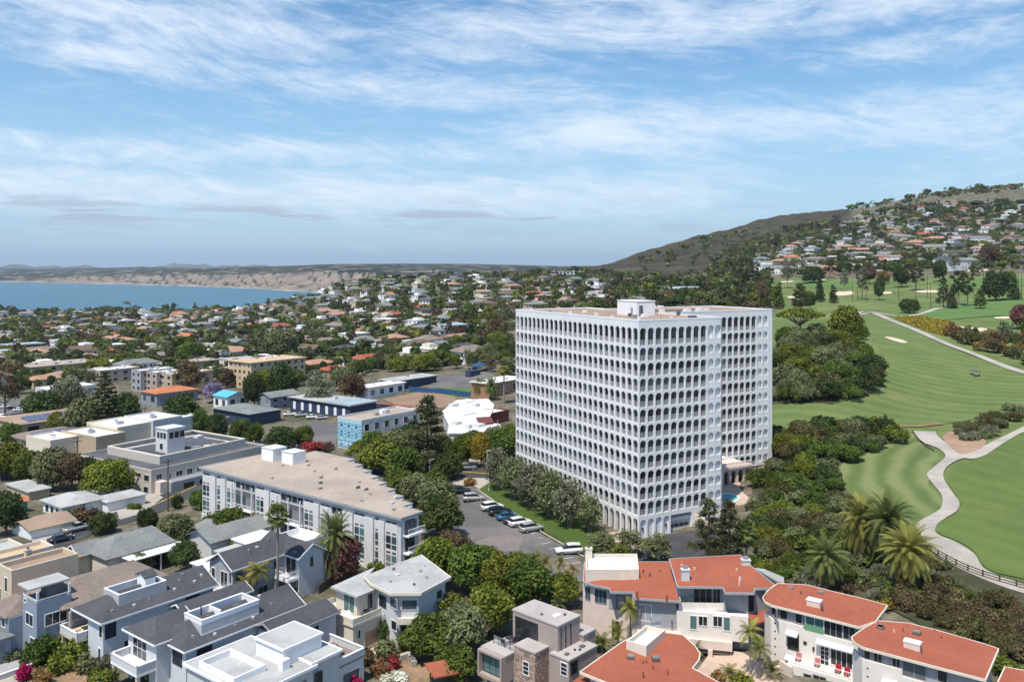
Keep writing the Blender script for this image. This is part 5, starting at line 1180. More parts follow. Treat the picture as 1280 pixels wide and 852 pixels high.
Hb=house('bungalow','single-storey cream bungalow with grey hip roof and long white patio canopy',p0)
walls(Hb,fr.rect(.4,11.5,-2.0,7.2),-1.5,2.3,M_CREAM);pitched(Hb,fr,.4,11.5,-2.0,7.2,2.4,2.1,M_SHGREY,'x',hip0=4.2,hip1=1.5,over=.5)
pitched(Hb,fr,-1.6,4,3.4,7.2,2.35,1.4,M_SHGREY,'x',hip0=0,hip1=2,over=.4,trim=M_FRAME);walls(Hb,fr.rect(-1.4,.4,3.6,7.0),-1.5,2.3,M_CREAM);gable_wall(Hb,fr,-1.41,3.6,7.0,0,2.25,1.2,M_WHITE)
opening(Hb,Face(fr(-1.4,7),fr(-1.4,3.6)),1.2,2.2,.6,1.7)
MB().prism(fr.rect(2.5,12.8,-5.6,-2.1),2.0,2.14).build('patio_canopy',M_FLATW,Hb)
for k in range(14):MB().prism(fr.rect(2.6+k*.77,2.7+k*.77,-5.6,-2.1),2.142,2.2).build('canopy_rib',M_WHITE,Hb)
for x in(2.7,7.5,12.5):MB().prism(fr.rect(x,x+.15,-5.5,-5.35),-1.5,2.0).build('post',M_WHITE,Hb)
opening(Hb,Face(fr(.4,-2),fr(11.5,-2)),4,6.5,-.6,1.6,'door',fm=M_FRAME,mull=3)
bits(Hb,fr,lambda x,y:3.6,[(4,1.2,.35,.35,.5,M_METAL),(6.5,2.4,.3,.3,1.2,M_METAL),(8,1.6,.35,.35,.6,M_LGREY)])
p0=at(258,679,2.0);fr=Frame(p0)
Hn=house('bungalow','small house with plain slate-grey gable roof half hidden by shrubs before the apartments',p0)
walls(Hn,fr.rect(.3,13,-1,6),-1.5,2.2,M_LGREY);pitched(Hn,fr,.3,13,-1,6,2.3,1.5,M_SHGREY,'x',over=.5);gable_wall(Hn,fr,.3,-1,6,0,2.25,1.4,M_LGREY)
walls(Hn,fr.rect(3,10,5.9,10),-1.5,1.8,M_LGREY);pitched(Hn,fr,3,10,5.4,10,1.9,1.0,M_SHGREY,'y',over=.4)
p0=at(77,634,-.9);fr=Frame(p0)
Hw=house('bungalow','wide low white bungalow with pale grey roof across the avenue from the hip-roofed bungalow',p0)
walls(Hw,fr.rect(.4,9,.3,9.5),-5,-1.0,M_WHITE);pitched(Hw,fr,.4,9,.3,9.5,-.9,1.1,M_FLATG,'y',hip0=3,hip1=3,over=.6);walls(Hw,fr.rect(8.5,17,-2.5,3.6),-5,-1.3,M_WHITE)
pitched(Hw,fr,8.5,17,-2.5,3.6,-1.2,.8,M_FLATG,'x',hip0=2.2,hip1=2.2,over=.4)
fl=Face(fr(.4,9.5),fr(.4,.3))
for a in(1.2,3.6,6):opening(Hw,fl,a,a+1.4,-3.2,-1.7)
t=house('shed','flat grey-roofed shed behind the wide white bungalow',fr(11,8));walls(t,fr.rect(11,17,7,11),-5,-1.2,M_CREAM);slab_roof(t,fr.rect(11,17,7,11),-1.2,.25,.4,M_FLATG)
fr=Frame(at(48,612,-2));t=house('shed','long low shed with grey roof below the dark timber wall',fr.o);walls(t,fr.rect(-2,2.5,0,12),-5,-2.2,M_TAN);slab_roof(t,fr.rect(-2,2.5,0,12),-2.2,.25,.4,M_FLATG)
p0=at(39,662,-.6);fr=Frame(p0)
t=thing('garage','tan double garage with shallow tan gable roof beside the parked dark van','garage',(p0.x,p0.y,0))
walls(t,fr.rect(0,8,0,8.5),-3.5,-.7,M_WHITE);pitched(t,fr,0,8,0,8.5,-.6,1.0,M_FLATT,'x',over=.4,trim=M_TAN);gable_wall(t,fr,0,0,8.5,0,-.65,.9,M_WHITE)
fl=Face(fr(0,8.5),fr(0,0));opening(t,fl,.5,4.0,-3.2,-1.0,'garage_door',gm=M_WHITE);opening(t,fl,4.5,8.0,-3.2,-1.0,'garage_door',gm=M_WHITE)
fr=Frame(at(69,681,3.0))
t=house('flat_roof_house','cream house with two long walled peach flat roofs at the left edge',fr.o)
walls(t,fr.rect(-14,0,0.5,5),-3,2.2,M_CREAM);MB().prism(fr.rect(-13.7,-.3,.8,4.7),2.202,2.3).build('roof',M_FLATP,t);parapet(t,fr.rect(-14,0,.5,5),2.2,2.9,M_CREAM,.25)
walls(t,fr.rect(-15,-2,5.2,13),-3,1.6,M_CREAM);MB().prism(fr.rect(-14.7,-2.3,5.4,12.7),1.602,1.7).build('roof',M_FLATG,t);parapet(t,fr.rect(-15,-2,5.2,13),1.6,2.2,M_CREAM,.25)
chimney(t,fr,-9.5,1.4,.9,.8,2.3,3.8,M_CREAM)
fr=Frame(at(11,749,0.5))
t=house('stucco_house','cream stucco house with walled roof terrace and tan tile wing left of the blue-grey house',fr.o)
o_=at(10,712.5,5.2);fr=Frame(o_)
walls(t,fr.rect(0,9.5,-1.2,3.6),-2,4.6,M_SAND);parapet(t,fr.rect(0,9.5,-1.2,3.6),4.6,5.4,M_SAND,.3);MB().prism(fr.rect(.3,9.2,-.9,3.3),4.602,4.7).build('roof',M_FLATT,t)
opening(t,Face(fr(0,3.6),fr(0,-1.2)),2.6,3.4,2.0,4.0);opening(t,Face(fr(0,3.6),fr(0,-1.2)),.5,1.2,-.2,2.0)
walls(t,fr.rect(-1,12,3.6,10),-2,3.2,M_CREAM);pitched(t,fr,-1,12,3.61,10,3.3,1.2,M_TERRA2,'x',hip0=2.5,hip1=2.5,over=.4);chimney(t,fr,4.2,4.2,.8,.8,3.8,6.0,M_SAND)
pitched(t,fr,-4,6,-4.6,-1.6,1.6,.8,M_TERRA2,'x',over=.4,hip0=1.2,hip1=1.2);walls(t,fr.rect(-3.8,5.8,-4.4,-1.5),-2,1.5,M_SAND)
fr=Frame(at(4,772,0.6));t=house('tile_roof_shed','small tan outbuilding with orange tile roof at the left edge by the blue-grey house',fr.o)
walls(t,fr.rect(-3,2,0,3.4),-1,1.2,M_SAND);pitched(t,fr,-3,2,0,3.4,1.3,.9,M_ORANGE,'x',over=.4,hip0=1.2,hip1=1.2)
# ---------------------------------------------------------------- terracotta-roofed townhouses, lower right
def poly_roof(parent,pts,m,t=.22,name='roof',edge=None):
 """sloping roof sheet: plan points with their own heights"""
 n=len(pts);bot=[(p[0],p[1],p[2]-t)for p in pts];e=MB()
 e.add([tuple(p)for p in pts]+bot,[tuple(range(n)),tuple(range(2*n-1,n-1,-1))]+[(i,i+n,(i+1)%n+n,(i+1)%n)for i in range(n)])
 o=e.build(name,m,parent)
 bm=bmesh.new();bm.from_mesh(o.data);bmesh.ops.recalc_face_normals(bm,faces=bm.faces);bmesh.ops.triangulate(bm,faces=[f for f in bm.faces if len(f.verts)>4]);bm.to_mesh(o.data);bm.free()
 if edge:
  q=MB()
  for i in range(n):
   p0,p1=Vector(pts[i])-Vector((0,0,t/2)),Vector(pts[(i+1)%n])-Vector((0,0,t/2));q.bar(p0,p1,.12,t+.05)
  q.build('roof_edge',edge,o)
 return o
def V2(p):return Vector((p[0],p[1]))
def townhouse(name,label,p):return thing(name,label,'townhouse',(p.x,p.y,0))
zE,zT=7.0,7.9
e=[atv('z7',*p,zE)for p in((540,335),(590,352),(665,365),(672,385),(780,385),(790,415),(1012,430))]
tr,tl=atv('z7',960,238,zT+.3),atv('z7',545,240,zT+.3)
T1=townhouse('townhouse','terracotta-roofed townhouse with curved plaster front and walled cream roof deck by the parking lot',e[0])
poly_roof(T1,[tuple(p)for p in e]+[tuple(tr),tuple(tl)],M_TERRA,edge=M_GREYW)
back=Vector((0.0,7.5));wl2=[V2(p)+Vector((0,.8))for p in e[:3]]+[V2(e[4])+Vector((-.1,.8)),V2(e[5])+Vector((0,.9)),V2(e[6])+Vector((-.4,.9))]
walls(T1,wl2+[V2(tr)+Vector((-.3,-.3)),V2(tl)+Vector((.4,-.3))],-2,6.6,M_PINKC)
fA,fB,fC=Face(wl2[0],wl2[1]),Face(wl2[1],wl2[2]),Face(wl2[4],wl2[5])
fM=Face(wl2[2],wl2[3])
opening(T1,fB,.3,1.9,4.5,6.2,fm=M_GREYW,gm=M_GLASSB,mull=3,fw=.05);opening(T1,fA,.5,1.3,4.5,6.2,fm=M_GREYW,gm=M_GLASSB,mull=2,fw=.05)
m=MB();fC.slab(m,.05,fC.len-.05,3.2,6.55,.01,.05);m.build('upper_wall',M_GREYW,T1)
m=MB();fM.slab(m,.05,fM.len-.05,4.0,6.55,.01,.05);m.build('upper_wall',M_GREYW,T1)
opening(T1,fC,.8,2.2,3.9,5.9,fm=M_FRAME,gm=M_GLASST,mull=2);opening(T1,fC,3.7,4.5,3.6,5.9,'door',fm=M_GREYW,gm=M_GLASSB,mull=2);opening(T1,fM,1.2,2.2,4.3,5.9,fm=M_DFRAME)
m=MB();fC.slab(m,-.2,fC.len+.6,2.0,2.9,.1,1.0);m.build('balcony',M_PINKC,T1)
P0,P1=fC(-.3,0,1.7),fC(fC.len+.7,0,1.7);Q0,Q1=fC(-.3,0,.05),fC(fC.len+.7,0,.05)
poly_roof(T1,[(P0.x,P0.y,1.45),(P1.x,P1.y,1.45),(Q1.x,Q1.y,1.95),(Q0.x,Q0.y,1.95)],M_TERRA,name='porch_roof')
opening(T1,fC,.4,fC.len-.3,-.6,1.2,'garage_door',fm=M_LGREY,gm=M_LGREY)
opening(T1,fM,.6,1.4,.2,2.4,'door',fm=M_DFRAME)
dk=[V2(atv('z7',*p,8.1))for p in((550,300),(810,300),(800,222),(552,222))]
walls(T1,dk,6.5,8.3,M_CREAM,'roof_deck',top=True);parapet(T1,dk,8.3,8.75,M_CREAM,.2);MB().prism(inset(dk,.25),8.302,8.33).build('deck',M_FLATW,T1)
chimney(T1,Frame(dk[3],0),-.1,-.9,.9,.7,7.9,9.6,M_CREAM)
frd=Frame(dk[0],0);bits(T1,frd,8.33,[(3.2,2,.9,.5,.4,M_FRAME),(4.5,2.2,.5,.5,.3,M_FRAME),(6.4,1,.3,.3,.5,M_FRAME)],'deck_fitting')
for x,y in((862,305),(912,290),(830,290),(800,395),(945,415)):
 p=atv('z7',x,y,7.7);MB().tube((p.x,p.y,7.1),(p.x,p.y,8.05),.14).build('roof_vent',rnd.choice((M_TERRA,M_SHBROWN)),T1)
zE=8.6
e=[atv('b',*p,zE)for p in((150,182),(470,186),(482,225),(688,228),(692,195),(800,192),(832,170))]
tr,t2,tl=atv('b',690,60,9.4),atv('b',590,-40,9.8),atv('b',92,-12,9.6)
T2=townhouse('townhouse','terracotta-roofed townhouse with grey upper wall, white middle storey and garage below',e[0])
poly_roof(T2,[tuple(p)for p in e]+[tuple(tr),tuple(t2),tuple(tl)],M_TERRA,edge=M_GREYW)
w2=[V2(p)+Vector((.1,.9))for p in e[:2]]+[V2(e[3])+Vector((-.5,1.0)),V2(e[5])+Vector((-.3,.9))]
wq=[w2[0],Vector((w2[2].x,w2[2].y+.2)),w2[3]]
walls(T2,[w2[0],w2[1],w2[2],w2[3],V2(tr)+Vector((.3,-.4)),V2(t2)+Vector((-.3,-.5)),V2(tl)+Vector((.4,-.5))],-1.5,8.25,M_GREYW)
f=Face(w2[0]+Vector((.0,-.05)),w2[2]+Vector((0,-.05)))
m=MB();f.slab(m,0,f.len,2.4,5.6,.02,1.0);m.build('white_storey',M_WARMW,T2)
f=Face(f(0,0,1.0).xy,f(f.len,0,1.0).xy)
for x0,x1,y0,y1,k in((240,285,388,480,'door'),(300,358,392,455,'window'),(402,462,392,460,'window'),(475,518,398,490,'door')):
 wpx(T2,f,'b',x0,x1,y0,y1,k,fm=M_FRAME,gm=M_GLASS if k=='window' else M_GLASST,mull=2 if k=='window' else 1)
f0=Face(w2[0],w2[1]);m=MB();f0.slab(m,.1,f0.len,5.62,6.6,.95,1.0);m.build('balcony_wall',M_WARMW,T2)
wpx(T2,f0,'b',265,390,195,320,'sliding_door',fm=M_GREYW,mull=3);wpx(T2,f0,'b',402,448,198,320,'sliding_door',fm=M_GREYW,mull=2)
f3=Face(w2[2],w2[3]);opening(T2,f3,.2,.9,5.9,7.9,'door',fm=M_DFRAME)
P0,P1,Q1,Q0=f3(-.4,0,1.6),f3(f3.len+.5,0,1.6),f3(f3.len+.5,0,.02),f3(-.4,0,.02)
poly_roof(T2,[(P0.x,P0.y,5.0),(P1.x,P1.y,5.0),(Q1.x,Q1.y,5.5),(Q0.x,Q0.y,5.5)],M_TERRA,name='porch_roof')
m=MB();f.slab(m,-.3,f.len*.78,1.3,2.38,-.6,.5);m.build('planter_wall',M_PINKC,T2)
wpx(T2,f,'b',400,522,560,650,'garage_door',fm=M_PINKC,gm=mat('garage_grey',(.13,.13,.125),.6,.05,2));wpx(T2,f,'b',310,360,560,640,'door',fm=M_PINKC,gm=M_DGREY)
m=MB();f.slab(m,f.px(*uv('b',365,600))[0],f.px(*uv('b',396,600))[0],-1.5,1.3,.0,.7);m.build('pillar',M_PINKC,T2)
for x,y,s in((205,95,.5),(628,25,.55)):
 p=atv('b',x,y+20,9.2);c=MB().box(p.x-s,p.x+s,p.y-s*.7,p.y+s*.7,8.4,10.1).build('chimney',M_LGREY,T2);MB().box(p.x-s-.08,p.x+s+.08,p.y-s*.7-.08,p.y+s*.7+.08,10.102,10.25).build('cap',M_LGREY,c);MB().box(p.x-s*.6,p.x+s*.6,p.y-s*.4,p.y+s*.4,10.252,10.6).build('cowl',M_METAL,c)
for x,y in((180,48),(565,78),(585,150),(590,135),(270,70)):
 p=atv('b',x,y,9.1);MB().tube((p.x,p.y,8.5),(p.x,p.y,9.5),.12).build('roof_vent',M_PINKC,T2)
VIEWS.update(r3=(940,715,6.218),r4=(1060,740,5.818),r5=(700,770,6.4))
def stepped(label,view,eave,top,zt,round_n):
 e=[atv(view,*p,8.5)for p in eave];tp=[atv(view,*p,zt)for p in top]
 t=townhouse('townhouse',label,e[0]);poly_roof(t,[tuple(p)for p in e]+[tuple(p)for p in tp],M_TERRA,edge=M_CREAM)
 ring=[V2(p)for p in e]+[V2(p)for p in tp]
 walls(t,inset(ring,.6),-2,8.1,M_GREYW)
 A,B=V2(e[round_n]),V2(e[-1]);d=(B-A).normalized();n=Vector((-d.y,d.x));n=n if n.y>0 else-n
 return t,Face(A+n*.55,B+n*.55),Face(V2(e[0])+n*.6+d*.3,A+n*.55),ring
def awning(t,f,a0,a1,z,m=M_LGREY):
 q=MB();q.add([f(a0,z,.06),f(a1,z,.06),f(a1,z-.35,.75),f(a0,z-.35,.75),f(a0,z-.06,.06),f(a1,z-.06,.06),f(a1,z-.5,.75),f(a0,z-.5,.75)],[(0,1,2,3),(7,6,5,4),(3,2,6,7),(0,3,7,4),(1,5,6,2),(0,4,5,1)]);return q.build('awning',m,t)
T3,f3,g3,ring3=stepped('terracotta-roofed townhouse with rounded end and awninged white wall over a chair-lined terrace','r3',((84,192),(100,225),(150,252),(600,362),(830,422)),((960,380),(1055,256),(835,195),(640,150),(420,95),(200,85),(130,135)),9.3,2)
zw=f3.px(*uv('r3',500,462))[1];zl=f3.px(*uv('r3',240,372))[1]
a_mid=f3.px(*uv('r3',405,400))[0]
m=MB();f3.slab(m,-.1,f3.len+.5,-2,zw,.02,.3);f3.slab(m,-.1,a_mid,zw,zl,.02,.3);m.build('white_wall',M_WARMW,T3)
m=MB();g3.slab(m,0,g3.len,-2,zl,.02,.3);m.build('white_wall',M_WARMW,T3)
fw3=Face(f3(0,0,.3).xy,f3(f3.len,0,.3).xy)
for x0,x1,y0,y1 in((222,272,292,362),(340,388,318,392)):wpx(T3,f3,'r3',x0,x1,y0,y1,fm=M_GREYW)
wpx(T3,g3,'r3',150,195,268,338,fm=M_GREYW)
wpx(T3,f3,'r3',420,555,348,460,'sliding_door',fm=M_FRAME,gm=M_GLASST,mull=2);wpx(T3,f3,'r3',565,700,385,495,'sliding_door',fm=M_GREYW,mull=3);wpx(T3,f3,'r3',712,800,415,520,'sliding_door',fm=M_GREYW,mull=2)
m=MB();a0,a1=f3.px(*uv('r3',415,450))[0],f3.px(*uv('r3',560,450))[0];f3.slab(m,a0,a1,zw+.02,zw+.75,.25,.29);m.build('green_screen',mat('green_screen',(.12,.30,.16),.6,.1,3),T3)
wpx(T3,fw3,'r3',282,360,475,595,fm=M_DFRAME,mull=3,bars=3);wpx(T3,fw3,'r3',535,596,570,715,'door',fm=M_FRAME,mull=2,bars=3);wpx(T3,fw3,'r3',615,778,600,730,'sliding_door',fm=M_FRAME,mull=4)
wpx(T3,fw3,'r3',283,318,670,780,'door',fm=M_FRAME,gm=M_GLASSG,bars=3)
for x0,x1,y in((270,365,450),(505,795,545),(265,340,640)):
 (a0,z),(a1,_)=fw3.px(*uv('r3',(x0+x1)/2,y)),(0,0);a0=fw3.px(*uv('r3',x0,y))[0];a1=fw3.px(*uv('r3',x1,y))[0];awning(T3,fw3,a0,a1,z)
for k in range(5):
 m=MB();a,z=fw3.px(*uv('r3',180,393+60*k));fw3.slab(m,a-.09,a+.09,z-.08,z+.08,.01,.03);m.build('weep_hole',M_DFRAME,T3)
m=MB();a,z=fw3.px(*uv('r3',413,548));fw3.slab(m,a-.2,a+.2,z-.2,z+.2,.01,.05);m.build('vent',M_DFRAME,T3)
m=MB();a,z=fw3.px(*uv('r3',480,590));fw3.slab(m,a-.1,a+.1,z-.25,z+.2,.01,.16);m.build('wall_lamp',M_DFRAME,T3)
ta0,tz=fw3.px(*uv('r3',335,690));ta1=fw3.len+.2
tz=fw3.px(*uv('r3',560,705))[1]-.15
m=MB();fw3.slab(m,ta0-.2,ta1,-2,tz,.02,2.3);m.build('terrace_block',M_WARMW,T3)
e=MB();fw3.slab(e,ta0-.2,ta1,tz+.9,tz+.96,2.2,2.26)
for k in range(int((ta1-ta0)/.25)):fw3.slab(e,ta0+k*.25,ta0+k*.25+.03,tz,tz+.9,2.21,2.25)
e.build('railing',M_FRAME,T3)
fb3=Face(fw3(0,0,2.3).xy,fw3(fw3.len,0,2.3).xy)
wpx(T3,fb3,'r3',405,460,790,900,fm=M_GREYW);wpx(T3,fb3,'r3',478,572,805,915,fm=M_GREYW,mull=2)
ang3=math.atan2(fw3.d.y,fw3.d.x)
for k,(a,o,w)in enumerate(((ta0+.7,1.0,'the corner end'),(ta0+2.9,1.1,'the small awning side'),(ta0+5.3,1.2,'the wide glass doors'),(ta0+6.3,1.3,'the middle of the wide doors'),(ta0+7.3,1.3,'the far end of the rail'))):
 p=fw3(a,tz+.01,o);chair(p,ang3+1.57,M_RED if k in(2,3)else mat('rose_cushion',(.50,.20,.20),.8,.1,3)if k<2 else M_RED,f'red cushioned patio chair on the white townhouse terrace near {w}',group='red chairs on the townhouse terrace')
T4,f4,g4,ring4=stepped('largest terracotta-roofed townhouse at the lower corner with pale skylight and grey upper wall','r4',((24,325),(45,362),(110,398),(600,528),(1000,632)),((1095,408),(1000,375),(810,320),(640,272),(440,222),(215,205),(110,262)),9.1,2)
zw=f4.px(*uv('r4',300,545))[1]
m=MB();f4.slab(m,-.1,f4.px(*uv('r4',398,560))[0],-2,zw+.25,.02,.3);f4.slab(m,f4.px(*uv('r4',398,560))[0],f4.len,-2,zw-.45,.02,.3);m.build('white_wall',M_WARMW,T4)
m=MB();g4.slab(m,0,g4.len,-2,zw+.25,.02,.3);m.build('white_wall',M_WARMW,T4)
for x0,x1,y0,y1 in((120,160,420,490),(190,245,440,512),(325,378,480,550)):wpx(T4,f4,'r4',x0,x1,y0,y1,fm=M_GREYW,mull=2 if x0>180 else 1)
wpx(T4,f4,'r4',655,720,565,650,'door',fm=M_GREYW);wpx(T4,f4,'r4',400,565,505,620,'sliding_door',fm=M_GREYW,gm=M_DGREY,mull=2)
wpx(T4,g4,'r4',84,112,402,470,fm=M_GREYW)
fw4=Face(f4(0,0,.3).xy,f4(f4.len,0,.3).xy);a0,z=fw4.px(*uv('r4',250,612));a1=fw4.px(*uv('r4',360,630))[0];awning(T4,fw4,a0,a1,z)
for k in range(2):
 m=MB();a,z=fw4.px(*uv('r4',143,550+60*k));fw4.slab(m,a-.09,a+.09,z-.08,z+.08,.01,.03);m.build('weep_hole',M_DFRAME,T4)
def roof_z(ring,zs,p):
 return 9.0
def fittings(t,view,big,domes,pipes):
 for(x,y)in big:
  p=atv(view,x,y,9.0);d=Frame(p,ang3);q=MB().prism(d.rect(-.8,.8,-.45,.45),8.5,9.35).build('skylight',M_PINKC,t);MB().prism(d.rect(-.85,.85,-.5,.5),9.352,9.5).build('skylight_cap',M_WHITE,q)
 for(x,y)in domes:
  p=atv(view,x,y,9.1);d=Frame(p,ang3);q=MB().prism(d.rect(-.4,.4,-.35,.35),8.5,9.2).build('skylight',M_SHBROWN,t);MB().prism(d.rect(-.34,.34,-.3,.3),9.202,9.32).build('dome',M_GLASSG,q)
 for(x,y)in pipes:
  p=atv(view,x,y,9.0);MB().tube((p.x,p.y,8.4),(p.x,p.y,9.3),.09).build('vent_pipe',rnd.choice((M_TERRA,M_SHBROWN,M_PINKC)),t)
fittings(T3,'r3',[(485,240)],[(300,125),(535,160),(1000,430)],[(380,165),(690,178),(705,175),(540,275),(960,375),(550,280)])
fittings(T4,'r4',[(470,385)],[(235,255),(500,292)],[(335,290),(400,280),(680,330),(520,405),(535,420),(630,290)])
e=[atv('r5',*p,z)for p,z in(((160,442),7.4),((480,215),8.2),((640,130),8.4),((840,128),8.3),((985,148),8.0),((1080,235),7.7),((1120,295),7.6),((1112,345),7.5),((1060,412),7.4),((1200,488),7.3),((1340,560),7.2),((1340,700),7.0),((700,760),7.2),((380,530),7.3))]
T5=townhouse('townhouse','terracotta-roofed townhouse with a sunken white roof deck, below the palm court',e[0])
poly_roof(T5,[tuple(p)for p in e],M_TERRA,edge=M_CREAM);walls(T5,inset([V2(p)for p in e],.7),-2,6.9,M_PINKC)
dk=[V2(atv('r5',*p,8.6))for p in((530,218),(690,262),(842,132),(690,92))]
walls(T5,dk,7.0,8.42,M_CREAM,'roof_deck');parapet(T5,dk,8.42,8.95,M_CREAM,.2);MB().prism(inset(dk,.25),8.422,8.45).build('deck',M_FLATW,T5);c=V2(atv('r5',770,80,8.6));MB().box(c.x-.5,c.x+.4,c.y-.4,c.y+.4,7.5,9.2).build('chimney',M_LGREY,T5);MB().box(c.x-.6,c.x+.5,c.y-.5,c.y+.5,9.202,9.5).build('chimney_cap',M_METAL,T5)
for(x,y)in((565,325),(765,335)):
 p=atv('r5',x,y,7.9);q=MB().box(p.x-.4,p.x+.4,p.y-.35,p.y+.35,7.2,8.02).build('skylight',M_SHBROWN,T5);MB().box(p.x-.33,p.x+.33,p.y-.29,p.y+.29,8.022,8.12).build('dome',M_GLASSG,q)
for(x,y)in((665,372),(745,405),(860,440),(665,460),(690,365)):
 p=atv('r5',x,y,7.7);MB().tube((p.x,p.y,7),(p.x,p.y,7.95),.08).build('vent_pipe',rnd.choice((M_TERRA,M_SHBROWN)),T5)
lo=[atv('r5',*p,6.4)for p in((95,528),(165,468),(380,540),(420,640),(60,640))];poly_roof(T5,[tuple(p)for p in lo],M_TERRA,name='lower_roof')
e=[atv('r4',*p,z)for p,z in(((1090,650),6.0),((1140,540),6.4),((1420,590),6.4),((1420,760),5.8))]
T6=townhouse('townhouse','corner of a lower terracotta roof cut by the frame below the yellow shrubs',e[0]);poly_roof(T6,[tuple(p)for p in e],M_TERRA,edge=M_CREAM);walls(T6,inset([V2(p)for p in e],.5),-2,5.6,M_CREAM)
e=[atv('b',*p,6.5)for p in((690,50),(760,60),(897,118),(897,160),(840,140))]
T7=townhouse('house','low pale grey roof peeping out behind the two terracotta townhouses',e[0]);T7['category']='house';poly_roof(T7,[tuple(p)for p in e],M_FLATG);walls(T7,inset([V2(p)for p in e],.3),-1,6.2,M_CREAM)
M_PANEL=mat('taupe_panel',(0.36,0.295,0.265),.7,.06,1.2);M_SLATE=None
def stone():
 m=bpy.data.materials.new('ledge_stone');m.use_nodes=True;t=m.node_tree;b=t.nodes['Principled BSDF'];b.inputs['Roughness'].default_value=.9
 g=t.nodes.new('ShaderNodeNewGeometry');mp=t.nodes.new('ShaderNodeMapping');mp.inputs['Scale'].default_value=(1,1,2.6);t.links.new(g.outputs['Position'],mp.inputs[0])
 v=t.nodes.new('ShaderNodeTexVoronoi');v.inputs['Scale'].default_value=3.0;t.links.new(mp.outputs[0],v.inputs['Vector']);s_=t.nodes.new('ShaderNodeSeparateColor');t.links.new(v.outputs['Color'],s_.inputs[0])
 r=t.nodes.new('ShaderNodeValToRGB');r.color_ramp.elements[0].color=(.17,.11,.085,1);r.color_ramp.elements[1].color=(.50,.38,.31,1);t.links.new(s_.outputs[0],r.inputs[0]);t.links.new(r.outputs[0],b.inputs['Base Color'])
 bn=t.nodes.new('ShaderNodeBump');bn.inputs['Strength'].default_value=.6;bn.inputs['Distance'].default_value=.08;t.links.new(s_.outputs[1],bn.inputs['Height']);t.links.new(bn.outputs[0],b.inputs['Normal']);return m
M_STONE=stone();M_CUBER=patchy('warm_grey_roof',(.43,.395,.37),(.37,.34,.32),.25,2,.95,fine=.08)
o_=atv('y',880,265,8.5);CX=V2(atv('y',1055,180,8.5))-V2(o_);fr=Frame(o_,math.atan2(CX.y,CX.x))
def loc(x,y,z):
 p=V2(atv('y',x,y,z))-fr.o;return p.dot(fr.X),p.dot(fr.Y)
K=thing('cube_house','modern house of stacked taupe cubes with a stone-clad block and glass-railed roof terrace','house',(o_.x,o_.y,0))
def cube(x0,x1,y0,y1,z0,z1,m,rm=M_CUBER,nm='wall'):
 w=walls(K,fr.rect(x0,x1,y0,y1),z0,z1,m,nm);MB().prism(fr.rect(x0-.08,x1+.08,y0-.08,y1+.08),z1+.002,z1+.2).build('roof',rm,K)
LX=loc(1055,180,8.5)[0];ly=loc(710,225,8.5)[1];l2=loc(505,200,8.5)
cube(0,LX,0,ly,-1,8.3,M_PANEL);cube(.02,LX-.1,ly-.02,7.0,-1,8.28,M_PANEL)
fL=Face(fr(.02,7.0),fr(.02,ly));fR=Face(fr(0,0),fr(LX,0));opening(K,fL,.5,3.9,4.95,7.7,'sliding_door',fm=M_DFRAME,mull=3)
for x in(905,942,982):
 m=MB();a=fR.px(*uv('y',x,330))[0];fR.slab(m,a-.09,a+.09,4.5,8.0,.01,.03);m.build('slot_window',M_GLASS,K)
n=loc(968,540,5.5);r_=loc(1170,410,5.5);l_=loc(805,485,5.5)
cube(n[0],max(r_[0],n[0]+4.5),n[1],-.02,-1,5.3,M_PANEL)
yy=n[1];cube(n[0]+.02,0.0-.02,-.02,l_[1],-1,5.28,M_PANEL)
fN,fNR=Face(fr(n[0],l_[1]),fr(n[0],n[1])),Face(fr(n[0],n[1]),fr(n[0]+4.5,n[1]))
wpx(K,fN,'y',905,952,565,660,fm=M_FRAME,bars=2);wpx(K,fNR,'y',985,1030,555,645,fm=M_DFRAME,bars=1)
st=loc(697,495,5.6);sl2=loc(505,440,5.6);sr=loc(805,430,5.6)
cube(st[0],max(sr[0],st[0]+2.2),st[1],sl2[1],-1,5.6,M_STONE,nm='stone_block')
fS=Face(fr(st[0],sl2[1]),fr(st[0],st[1]));wpx(K,fS,'y',603,645,555,655,fm=M_FRAME,bars=2)
w0=loc(460,520,4.6);wl3=loc(255,445,4.6);wr=loc(515,490,4.6)
cube(w0[0],w0[0]+2.3,w0[1],wl3[1],1.6,4.6,M_PANEL);walls(K,fr.rect(w0[0]+.6,w0[0]+5,w0[1]+.2,wl3[1]-.3),-1,1.6,M_DGREY)
fW=Face(fr(w0[0],wl3[1]),fr(w0[0],w0[1]));m=MB()
fW.slab(m,0,.25,1.6,4.7,.01,.7);fW.slab(m,fW.len-.25,fW.len,1.6,4.7,.01,.7);fW.slab(m,.25,fW.len-.25,1.6,2.0,.01,.7);fW.slab(m,.25,fW.len-.25,4.45,4.7,.01,.7);m.build('balcony_surround',M_PANEL,K)
opening(K,fW,.4,fW.len-.5,2.1,4.3,'sliding_door',fm=M_DFRAME,gm=M_GLASST,mull=3)
M_CLEAR=bpy.data.materials.new('clear_rail_glass');M_CLEAR.use_nodes=True;M_CLEAR.node_tree.nodes['Principled BSDF'].inputs['Alpha'].default_value=.25;M_CLEAR.node_tree.nodes['Principled BSDF'].inputs['Roughness'].default_value=.1;M_CLEAR.node_tree.nodes['Principled BSDF'].inputs['Base Color'].default_value=(.4,.45,.45,1)
TX0=w0[0]+1.4;walls(K,fr.rect(TX0,.0,sl2[1]-.02,wl3[1]-.4),-1,4.78,M_PANEL,'terrace_block')
